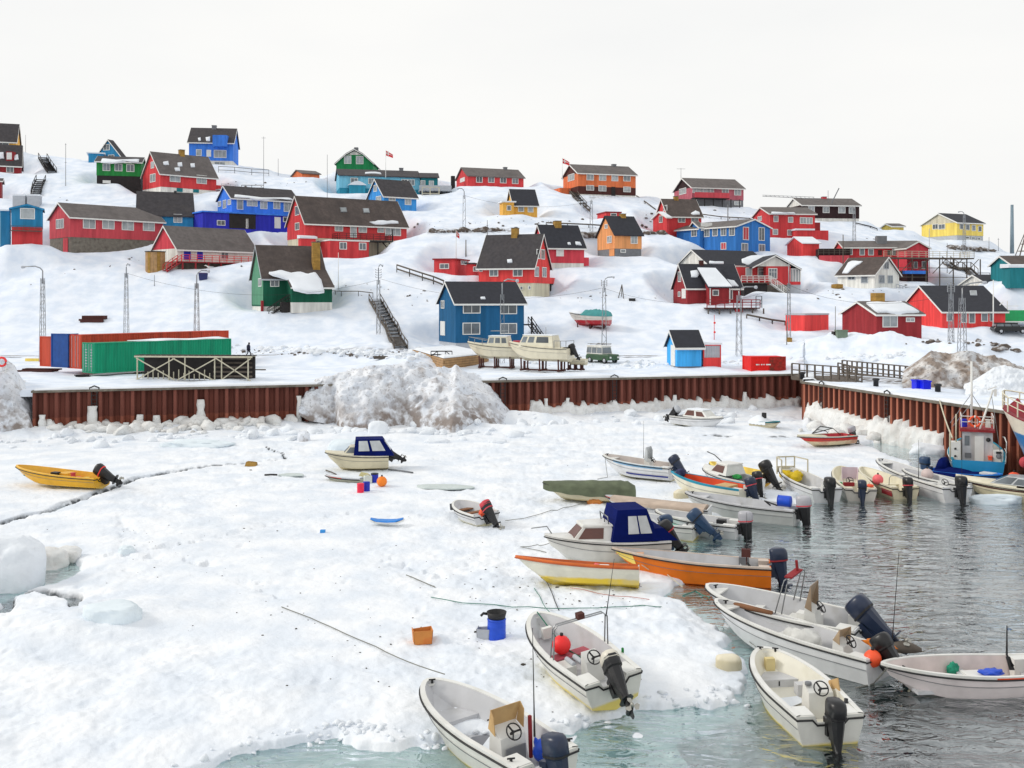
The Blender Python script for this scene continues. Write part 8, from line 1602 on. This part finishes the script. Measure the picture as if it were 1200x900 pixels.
Mb = wm(b.root); e = empty('rifle', Mb @ Vector((.75, -.25, .7)), b.th, 'black rifle propped upright at the stern of the pale pinkish boat', 'rifle'); m = MB(); m.tube([(0,0,0),(.12,-.1,.3),(.05,-.2,1.1)], [.05,.035,.018], 6); m.build('barrel', BLACKM, e); m = MB(); m.prism([(-.04,0,-.1),(.1,-.02,-.1),(.16,-.1,.25),(.04,-.1,.25)], (0,.04,0)); m.build('stock', BLACKM, e)
# --- 30
b = Boat('open_boat', 'white open boat on the ice edge with steel hoop, red float and tilted white outboard', (722, 830), (630, 725), .25, 1.95, .88, .2, HWY, GELI, GEL, group=GB, water=False, roll=-7, pitch=3, fl=.13)
L = b.L; b.quarters(.62); b.motor(MBK, 52, 1.2, top=MWH, band=RUBK, steer=-8); b.console(1.35, -.1, .5, .45, .72, GEL, None); b.hoop(1.75, 1.72, 1.0, .92, dbl=.18, top=BROWN, lean=-.15); b.whip(1.7, -.85, 1.75, 1.6, (-.1, -.35)); b.locker(L*.84, L*.93, .6, GELI); b.bowdeck(L*.955, .05); b.thwart(2.5, .35, .5, mat=mk('seat_rose', (178, 84, 96), .6)); b.box((L*.80,-.1,.6),(L*.83,.2,.92),'plate',GEL); b.box((1.7,.2,.3),(2.2,.62,.6),'seat_box',GEL)
m = MB(); 
for y in (.25, .0): cyl(m, (1.75, y, .62), .07, .45, 8, 'X')
b.part(m, 'hose', LGREY); Mb = wm(b.root); ball(Mb @ Vector((2.75, .1, .78)), .27, 'bright red float in the white boat with the steel hoop', mk('buoy_red', (236, 40, 40), .5))
m = MB(); m.tube([(L*.96, 0, 1.15), (L*.86, -.15, .75), (3.0, -.1, .55), (2.2, -.3, .45)], .018, 5); b.part(m, 'green_rope', mk('rope_green', (20, 110, 84), .8)); m = MB(); m.tube([(1.1,-.95,.9),(1.0,-.9,1.05)], .04, 6); b.part(m,'rowlock',GREENB)
b.whip(1.6, .93, .9, -1.9, (-.1, .25)) if False else None
# --- 31
b = Boat('open_boat', 'white open boat nearest the viewer at bottom centre, plywood screen and navy outboard', (643, 926), (502, 795), 0, 2.0, .95, .18, HWY, GELI, GEL, group=GB, fl=.13, roll=-2)
L = b.L; b.quarters(.62); b.motor(MDB, 12, 1.22, steer=6); b.console(1.45, .05, .75, .6, .88, GEL, PLY, .48, opening=True, lean=.02); b.locker(L*.70, L*.88, .58, GELI); b.bowdeck(L*.955, .05); b.cleat(L*.95, .0); b.cleat(.35, .75); b.cleat(.3, -.85); b.whip(.95, -.35, 1.0, 2.5, (.1, -.1), r=.016)
m = MB(); zf_ = b.zf(2.4) + .012; m.prism([(1.9, -.6, zf_), (1.9, .6, zf_), (2.9, .62, zf_), (3.1, 0, zf_), (2.9, -.62, zf_)], (0, 0, .02)); b.part(m, 'grey_mat', mk('mat_grey', (132, 134, 140), .9)); m = MB(); zf_ += .022; m.prism([(1.95, .1, zf_), (2.1, .55, zf_), (2.7, .5, zf_), (2.5, .1, zf_), (2.8, -.3, zf_), (2.2, -.5, zf_)], (0, 0, .02)); b.part(m, 'floor_snow', ROOFSNOW)
cargo(b, 'blue_sack', 'crumpled blue sack beside the console of the bottom centre boat', 'sack', (1.0, -.55, .42), (.2, .2, .3), DKBL, 'bag'); b.box((1.25,-.5,.35),(1.32,-.43,1.35),'boat_hook',REDD)
b.box((1.78-.02, .03, 1.3), (1.80-.02, .42, 1.33), 'screen_trim', BLACKM)
# --- shore boats
def cradle(b, x0, x1, h, w=.9):
    m = MB()
    for x in (x0, (x0 + x1) / 2, x1):
        m.box((x - .1, -w, -h), (x + .1, w, -h + .18)); m.bar((x, -w * .8, -h), (x, -w * .9, .35), .12); m.bar((x, w * .8, -h), (x, w * .9, .35), .12); m.box((x - .08, -.12, -h + .18), (x + .08, .12, .0))
    m.box((x0 - .3, -.08, -h - .001), (x1 + .3, .08, -h + .15)); b.part(m, 'cradle', BROWN)
def shore(label, Sx, Bx, zr, beam, D, rise, YS, YB, hull, gm, **k):
    return Boat('cabin_cruiser', label, None, None, 0, beam, D, rise, hull, GELC, gm, absS=Vector(((Sx - 600) / FP * YS, YS, zr)), absB=Vector(((Bx - 600) / FP * YB, YB, zr)), well=False, **k)
HSC = hullm('hull_shore_cream', (222, 214, 190), (200, 190, 160), .3)
b = shore('cream cabin cruiser on a shore cradle, left and smaller one of two', 613, 548, 4.75, 2.3, 1.25, .45, 106, 107.5, HSC, GELC, bp=1.9, blunt=.8)
L = b.L; b.deck(L*.1, None, GELC, .08); b.frustum(L*.22, L*.62, .95, 1.3, L*.26, L*.58, .8, 2.35, 'wheelhouse', GELC, .1, wins=(('L', .06, .3, .35, .85), ('L', .38, .62, .35, .85), ('L', .7, .94, .35, .85), ('F', .08, .92, .35, .85), ('R', .1, .9, .35, .85)), roof=ROOFSNOW); cradle(b, L*.2, L*.75, .95)
m = MB(); m.tube([(L*.62, -.8, 1.9), (L*.8, -.6, 2.1), (L*.98, 0, 2.25), (L*.8, .6, 2.1), (L*.62, .8, 1.9)], .03, 5); m.tube([(L*.3,-.6,2.9),(L*.55,-.6,2.9),(L*.55,.6,2.9),(L*.3,.6,2.9)], .03, 5)
for x, y in ((L*.7,.7),(L*.85,.45),(L*.98,0)): m.bar((x,y,1.45),(x,y,2.05),.05)
b.part(m, 'pulpit_rail', RAIL); b.box((.4,-.5,1.3),(1.0,.4,1.9),'red_toolbox',RED2); 
b = shore('larger cream cabin cruiser on a shore cradle, right one of two', 669, 597, 4.75, 2.5, 1.35, .5, 101, 104, HSC, GELC, bp=1.9, blunt=.8)
L = b.L; b.deck(L*.08, None, GELC, .08); b.frustum(L*.22, L*.80, 1.05, 1.4, L*.25, L*.72, .85, 2.6, 'wheelhouse', GELC, .15, wins=(('L', .04, .18, .4, .88), ('L', .24, .42, .4, .88), ('L', .5, .88, .4, .88), ('F', .08, .92, .35, .85), ('R', .1, .9, .35, .85)), roof=ROOFSNOW); cradle(b, L*.15, L*.75, .95); b.motor(MBK, 30, 1.2, z=1.0)
m = MB(); m.tube([(.1,-1.0,2.1),(.1,1.0,2.1),(L*.2,1.05,2.1)], .03, 5); 
for x,y in ((.1,-1.0),(.1,1.0),(L*.1,1.0),(L*.2,1.05)): m.bar((x,y,1.35),(x,y,2.1),.05)
b.part(m, 'stern_rail', RAIL); m = MB(); m.tube([(L*.4,.0,2.7),(L*.4,.0,3.4)], .03, 5); b.part(m, 'mast', RAIL)
b = Boat('small_skiff', 'small cream skiff on blocks behind the stern of the larger cruiser', None, None, 0, 1.4, .6, .2, HSC, GELC, GELC, absS=Vector((7.5, 103, 4.3)), absB=Vector((5.2, 103.8, 4.3)), well=False, rub=None); cradle(b, .5, 1.8, .5, .5); b.thwart(.9)
Yb = depth_of(692, 386); zb = at(690, 384, Yb).z
b = Boat('winter_covered_boat', 'red bottomed white boat under a teal cover on the slope above the jeep', None, None, 0, 2.2, 1.35, .4, hullm('hull_white_redbottom', (216, 208, 198), (172, 30, 40), .75), GELC, GEL, absS=at(715, 384, Yb) , absB=at(667, 384, Yb + 2), well=False, open_=False, bp=1.9, blunt=.8)
L = b.L; b.deck(0, None, GEL, .05); b.tarp(mk('tarp_teal', (70, 146, 146), .8, var=.12, bump=.3), -.05, L*.68, .75, drop=.1, hump=([0,.15,.5,.9,1],[.5,.7,.85,.6,.1])); b.tarp(ROOFSNOW, L*.66, L*.98, .35, 'snow_load', drop=.0); cradle(b, L*.15, L*.75, .35)
for v_ in (b,): v_.root.location.z += .25
# half-buried boat
b = Boat('buried_boat', 'half buried boat with red gunwale on the ice below the blue canopied boat', (426, 571), (381, 556), -.05, 1.4, .55, .15, hullm('hull_green_grey', (176, 176, 156), (150, 150, 130), .2), GELI, GELI, water=False, well=False, group=GB, roll=6); b.tarp(ROOFSNOW, .1, b.L*.98, .15, 'snow_load', drop=-.02); b.stripe(ORB, .6, 1.0, b.L*.45, b.L)
# ------------------------------------------------------------------ things lying on the ice
def on_ice(px, py, dz=0): P = ihit(px, py); return Vector((P.x, P.y, P.z + dz))
def drum(px, py, r, h, mat, label, name='plastic_barrel', cat='barrel', rz=0, tilt=0, lid=None):
    e = empty(name, on_ice(px, py, -.02), 0, label, cat, rot=(R(tilt), 0, R(rz))); m = MB(); m.lathe([(0, 0), (r*.96, 0), (r, .03), (r, h*.3), (r*1.03, h*.33), (r, h*.36), (r, h*.64), (r*1.03, h*.67), (r, h*.7), (r, h-.03), (r*.96, h), (0, h)], 16); m.build('barrel', mat, e)
    m = MB(); m.lathe([(r*1.02, h-.02), (r*1.05, h+.01), (r*1.0, h+.04), (0, h+.045)], 16); m.build('lid', lid or mat, e); return e
drum(582, 748, .29, .62, DKBL, 'bright blue barrel on the ice with a black tub on top')
P = on_ice(582, 748); e = empty('rubber_tub', P + Vector((0, 0, .64)), R(5), 'black rubber tub set on the blue barrel', 'tub'); m = MB(); m.lathe([(0, 0), (.27, 0), (.32, .2), (.30, .2), (.26, .03), (0, .03)], 16); m.build('tub', RUBK, e); m = MB(); m.tube([(-.3, 0, .14), (-.42, 0, .16), (-.5, -.05, .10)], .045, 6); m.build('handle', RUBK, e)
def openbox(px, py, w_, d_, h_, mat, label, name, cat, rz=0, flaps=False, flare=.06):
    e = empty(name, on_ice(px, py, -.02), R(rz), label, cat); t = .02
    B_ = [(-w_/2, -d_/2), (w_/2, -d_/2), (w_/2, d_/2), (-w_/2, d_/2)]
    for i in range(4):
        a, b = Vector((*B_[i], 0)), Vector((*B_[(i+1) % 4], 0)); k = 1 + flare * 2; A_, Bq = Vector((a.x*k, a.y*k, h_)), Vector((b.x*k, b.y*k, h_ * (1 - .12 * (i == 2)))); d = Vector((-a.x-b.x, -a.y-b.y, 0)).normalized() * t; m = MB(); m.hexa([a, b, b + d, a + d, A_, Bq, Bq + d, A_ + d]); m.build('side_panel', mat, e)
    m = MB(); m.box((-w_/2+.01, -d_/2+.01, .0), (w_/2-.01, d_/2-.01, .03)); m.build('bottom', mat, e); return e
CARDB = mk('cardboard', (206, 134, 66), .85, var=.12, dirt=(200, 90, 40), damt=.5, dscale=3)
openbox(495, 752, .55, .42, .42, CARDB, 'open cardboard box on the snow, left of the blue barrel', 'cardboard_box', 'box', 12)
openbox(567, 746, .38, .35, .3, LGREY, 'small grey plastic tub behind the blue barrel', 'plastic_tub', 'tub', -8)
drum(422.5, 577, .19, .48, PKB if False else mk('bucket_red', (232, 28, 70), .5), 'pinkish red bucket on the ice beside a blue one', 'bucket', 'bucket', tilt=3); drum(429.5, 575.5, .19, .5, mk('bucket_blue', (16, 36, 172), .5), 'dark blue bucket touching the pinkish red one', 'bucket', 'bucket', tilt=-3)
drum(439, 565, .22, .5, MATS['bucket_blue'], 'dark blue bucket farther back, next to the orange buoy', 'bucket', 'bucket', lid=BLACKM)
ball(on_ice(447.5, 570, .28), .30, 'orange buoy on the ice right of the dark blue bucket', mk('buoy_pure_orange', (244, 130, 24), .5))
P = on_ice(431, 566); e = empty('canister', P, R(20), 'pale canister and yellow net heap behind the buckets', 'canister'); m = MB(); m.box((-.22, -.15, 0), (.22, .15, .42)); m.build('canister', mk('pale_plastic', (206, 214, 206), .4), e); m = MB(); m.tube([(-.12, 0, .42), (-.12, 0, .5), (.1, 0, .5), (.1, 0, .42)], .025, 6); m.build('handle', PALEW, e)
P = on_ice(427, 560); m = MB(); m.hexa([(-.4,-.1,0),(.4,-.2,0),(.5,.3,0),(-.3,.3,0),(-.2,0,.35),(.2,-.05,.3),(.2,.15,.25),(-.15,.2,.3)]); o = m.build('tarp_heap', mk('drab_yellow', (200, 192, 140), .8)); o.location = P; tag(o, 'drab yellow cloth heap at the stern of the half buried boat', 'cloth')
P = on_ice(294, 546); m = MB(); m.hexa([(-.35,-.2,0),(.35,-.25,0),(.38,.25,0),(-.3,.2,0),(-.28,-.12,.28),(.15,-.2,.33),(.36,.2,.22),(-.2,.15,.3)]); o = m.build('brown_lump', BRICK); o.location = P; tag(o, 'small brown crushed box alone on the ice below the crack', 'box')
e = empty('toy_sledge', on_ice(454, 616), R(-4), 'little white and blue sledge lying on the ice, centre left', 'sledge'); m = MB(); m.loft([[(x, -w_, z), (x, w_, z), (x, w_*.7, z-.1), (x, -w_*.7, z-.1)] for x, w_, z in ((-.85, .06, .3), (-.6, .22, .22), (0, .28, .2), (.5, .26, .22), (.8, .1, .33))]); m.build('shell', WHITE, e); m = MB(); m.loft([[(x, -w_, z), (x, w_, z), (x, w_*.9, z+.06), (x, -w_*.9, z+.06)] for x, w_, z in ((-.8, .08, .3), (-.5, .24, .22), (0, .30, .2), (.4, .28, .22), (.75, .12, .32))]); m.build('top', mk('sledge_blue', (40, 130, 216), .5), e)
m = MB(); P = on_ice(378, 624); m.box((-.1,-.1,0),(.12,.1,.12)); o = m.build('blue_scrap', SKYB); o.location = P; tag(o, 'tiny blue scrap on the ice left of the sledge', 'scrap')
def floe_stick(px0, py0, px1, py1, r, mat, label, name='pole', cat='pole'):
    a, b = on_ice(px0, py0, .05), on_ice(px1, py1, .06); e = empty(name, a, 0, label, cat); m = MB(); m.tube([Vector((0,0,0)), (b - a) * .5 + Vector((0, 0, .02)), b - a], r, 6); m.build('shaft', mat, e)
floe_stick(455, 551, 484, 555, .05, GREY, 'grey pole lying on the ice behind the canopied boat stern', 'boat_pole'); floe_stick(382, 552, 394, 557, .04, GWOOD, 'short dark stick by the half buried boat', 'stick')
floe_stick(310, 557.5, 325, 557.5, .05, DARKW, 'short dark bar on the ice, left of the half buried boat', 'bar', 'bar')
def slab(px, py, w_, d_, label, rz=0, h=.06, mat=None):
    P = on_ice(px, py); m = MB(); n = 14; rr = random.Random(px); ring = [(w_/2*math.cos(2*math.pi*i/n)*rr.uniform(.8,1), d_/2*math.sin(2*math.pi*i/n)*rr.uniform(.8,1)) for i in range(n)]
    m.loft([[(x, y, 0) for x, y in ring], [(x*.98, y*.98, h) for x, y in ring], [(x*.8, y*.8, h*1.3) for x, y in ring]], smooth=False); o = m.build('ice_plate', mat or mk('grey_ice', (192, 202, 200), .5, var=.08)); o.location = P; o.rotation_euler = (0, 0, R(rz)); tag(o, label, 'ice plate')
slab(520, 571, 3.6, 1.6, 'long grey green plate of bare ice right of the orange buoy', -6); slab(342, 557, 1.8, .9, 'small grey ice plate left of the half buried boat', -5)
P = on_ice(742, 545); blob('foam_block', 'cream foam block at the ice edge, left of the boat with torn lining', 855, 785, .75, .6, .42, seed=41, amp=.12, mat=HSC, cat='foam block', flat=.35)
blob('foam_block', 'cream fender lump under the bow of the long grey white boat', 800, 584, .9, .6, .5, seed=42, amp=.15, mat=HSC, cat='foam block'); blob('orange_lump', 'orange brown bundle by the stern of the olive covered boat', 697, 590, .8, .6, .35, seed=43, amp=.3, mat=mk('bundle_orange', (206, 130, 64), .8), cat='bundle')
blob('red_fender', 'red fender floating under the orange hull', 805, 683, 1.1, .45, .28, seed=44, z=0, amp=.1, mat=ORB, cat='fender'); (lambda *a, **k: None)('stained_ice', 'dirty yellow stain of ice on the snow near the hooped boat', 790, 782, .7, .4, .12, seed=45, amp=.3, mat=mk('stained_ice', (216, 196, 156), .7))
ball(Vector(G(1027, 776, .7)) + Vector((0, .3, 0)), .25, 'bright orange red buoy squeezed between two white boats at right', ORB)
P = G(1056, 766, .1); e = empty('dark_skiff', P, R(-10), 'dark upturned skiff between the white boats at right', 'skiff'); m = MB(); m.loft([[(x, -w_, 0.1), (x, -w_*.7, .1+h*.7), (x, 0, .1+h), (x, w_*.7, .1+h*.7), (x, w_, .1)] for x, w_, h in ((-.45,.05,.1),(-.3,.2,.22),(0,.26,.3),(.35,.2,.24),(.6,.04,.1))], smooth=True); m.build('hull', GWOOD, e)
# debris specks
DEB = mk('debris', (70, 62, 54), .9, var=.4); m = MB(); rr = random.Random(12)
for _ in range(260):
    cl = rr.choice([(620, 706, 60, 22), (540, 700, 60, 40), (360, 740, 90, 50), (700, 700, 60, 10), (480, 640, 130, 60), (750, 560, 60, 15), (900, 540, 60, 12), (640, 760, 40, 25), (200, 640, 80, 20)]); px, py = rr.gauss(cl[0], cl[2]), rr.gauss(cl[1], cl[3])
    if py < 520 or py > 845 or px > 870: continue
    P = on_ice(px, py); s = rr.uniform(.008, .022) * (1.9 if rr.random() < .1 else 1)
    if P.z < .05: continue
    a = rr.uniform(0, 6); m.hexa([(P.x + s*2*math.cos(a+i*1.57)*(1 if i % 2 else .6), P.y + s*1.4*math.sin(a+i*1.57), P.z + z_) for z_ in (-.01, s*.9) for i in range(4)])
tag(m.build('ice_debris', DEB), 'small dark scraps scattered over the trodden ice', 'debris', kind='stuff')
# ------------------------------------------------------------------ ropes
RG = mk('rope_grey', (122, 122, 116), .9); RGN = mk('rope_greenish', (72, 124, 110), .9); RRD = mk('rope_reddish', (176, 112, 104), .9); RBK = mk('rope_dark', (52, 52, 54), .9)
def rope(label, pts, r=.02, mat=RG, group=None):
    """points: (px, py) on the ice, (px, py, z) at a height, or a Vector"""
    W_ = []
    for p in pts:
        if isinstance(p, Vector): W_.append(p)
        elif len(p) == 3: W_.append(G(*p))
        else: W_.append(on_ice(p[0], p[1], r + .01))
    full = []
    for a, b in zip(W_, W_[1:]):
        n = max(2, int((b - a).length / .5)) if abs(a.z - b.z) < .4 else 6
        for i in range(n):
            q = a.lerp(b, i / n)
            if abs(a.z - b.z) < .4 and a.z < .9 and b.z < .9: q.z = max(icez(q.x, q.y), icez(q.x + .12, q.y - .12), icez(q.x - .12, q.y + .12)) + r + .02; q.z = max(q.z, .02)
            else: q.z -= .25 * (b - a).length * .05 * math.sin(math.pi * i / n)
            full.append(q)
    full.append(W_[-1]); m = MB(); P = full[0]; m.tube([q - P for q in full], r, 5); o = m.build('rope', mat); o.location = P; tag(o, label, 'rope')
wt = lambda px, z=3.6: (lambda Y: Vector(((px - 600) / FP * Y, Y - .15, z)))(float(wall_depth(np.array((px - 600) / FP))))
rope('mooring rope slanting from the quay edge down to the ice, left one of two', [wt(110), (232, 491)], .035, RG); rope('second mooring rope slanting from the quay edge, right one of two', [wt(186), (278, 487)], .035, RG)
rope('long rope from the bottom centre boat across the snow to the left', [Vector(wm(bpy.data.objects['open_boat']) @ Vector((0,0,0))) if False else (521, 790, 1.0), (440, 759), (365, 726), (330, 712)], .016, RG)
rope('thin greenish line crossing the ice from the left to the ice edge', [(505, 701), (560, 709), (620, 713), (700, 714), (770, 712), (826, 707)], .016, RGN)
rope('reddish line crossing the snow below the ivory boat', [(668, 690), (700, 697), (760, 703), (826, 706)], .012, RRD); rope('dark mooring line from the ivory boat bow to the snow', [(634, 668, .6), (641, 684), (655, 716)], .016, RBK)
rope('green line at the bow of the hooped boat', [(648, 720, 1.0), (636, 708), (626, 690)], .014, RGN); rope('line from the pale blue striped boat to the ice', [(709, 536, 1.2), (712, 560), (700, 562)], .016, RG)
rope('line running from the small dinghy across the ice to the olive covered boat', [(592, 612), (625, 606), (660, 596), (690, 590)], .016, RG); rope('line lying left of the cabin cruiser bow', [(645, 636, 1.0), (630, 640), (610, 642), (640, 648)], .016, RG)
rope('mooring line between the two long white boats and the ice', [(840, 706, 1.1), (862, 730), (886, 758, .9)], .014, RG); rope('sagging line from the pale pinkish boat into the water', [(1040, 782, .9), (1024, 800, .05), (1003, 806, .03)], .022, RG)
rope('rope from the pier bollard down to the fishing boat', [wt(1100, 3.8), at(1116, 513, 61)], .045, PALEW); rope('tangled green and red lines at the ice edge by the long boats', [(800, 702), (815, 690, .1), (832, 700, .1), (820, 712)], .02, RGN)
rope('thin line pressed in the snow left of the hooped boat', [(476, 676), (492, 682), (510, 689)], .02, RG); rope('line from the orange bow down to the ice', [(752, 662, .6), (775, 676, .1), (800, 688, .1)], .018, PALEW)
def wire(label, a, b, sag=1.2):
    m = MB(); n = 14; a, b = Vector(a), Vector(b); m.tube([(b - a) * (i / n) - Vector((0, 0, sag * 4 * (i / n) * (1 - i / n))) for i in range(n + 1)], .018, 4); o = m.build('overhead_wire', RBK); o.location = a; tag(o, label, 'wire')
def ptop(px, py, Y): return at(px, py, Y)
_p = {o['label'][:40]: o for o in col.objects if o.name.startswith(('lamp_post', 'pylon')) and 'label' in o}
def top_of(px_base, py_base, py_top): P = S_(px_base, py_base); return at(px_base, py_top, P.y)
wire('overhead wire from the hillside stairs lamp post to the jeep lamp post', top_of(443.5, 391, 326), top_of(708, 405, 337), 2.0)
wire('overhead wire from the jeep lamp post to the pylon by the verandah house', top_of(708, 405, 338), top_of(924.5, 396, 333), 2.2)
wire('overhead wire on the right from the verandah house pylon to the red hall pylon', top_of(924.5, 396, 334), top_of(1114.5, 401, 345), 1.6)
wire('overhead wire on the bare left slope between two lamp posts', top_of(148, 392, 320), top_of(443.5, 391, 328), 2.4)
wire('overhead wire high on the slope towards the skyline lamp post', top_of(544, 271, 229), top_of(693, 271, 236), 1.4)
# gulls
def gull(P, label):
    e = empty('gull', P, R(200), label, 'gull'); m = MB(); prof = [(-.30, .015, .0), (-.2, .05, .0), (-.08, .085, .02), (.05, .09, .03), (.14, .06, .08), (.19, .045, .13), (.24, .045, .15), (.28, .025, .14), (.35, .008, .13)]
    m.loft([[(x, r * math.cos(a), z + r * math.sin(a) * .95) for a in [2*math.pi*i/9 for i in range(9)]] for x, r, z in prof], smooth=True); m.build('body', WHITE, e); m = MB()
    for s in (-1, 1): m.loft([[(x, s * (.07 + .02), z), (x, s * .1, z + .05), (x, s * .08, z - .04)] for x, z in ((.06, .05), (-.1, .04), (-.33, .02))])
    m.build('wing', LGREY, e); m = MB(); m.bar((.0, -.03, -.06), (.0, -.03, -.16), .014); m.bar((.0, .03, -.06), (.0, .03, -.16), .014); m.build('leg', YEL, e); e.scale = (1.5, 1.5, 1.5)
lp = G(230.5, 424, 4.0); gull(at(245, 313.5, lp.y - .25) , 'white gull sitting on the lamp of the post behind the green container')
# lifebuoy on the left heap
P = at(2, 424, 80); e = empty('life_ring', P, 0, 'red life ring half out of the picture on the left snow heap', 'life ring'); m = MB(); m.tube([(.33*math.cos(a), 0, .33*math.sin(a)) for a in [2*math.pi*i/16 for i in range(16)]], .09, 8, closed=True); m.build('ring', REDB, e)
m = MB(); m.tube([(.33, 0, -.9), (.33, 0, -.3)], .03, 6); m.build('stand', WHITE, e)
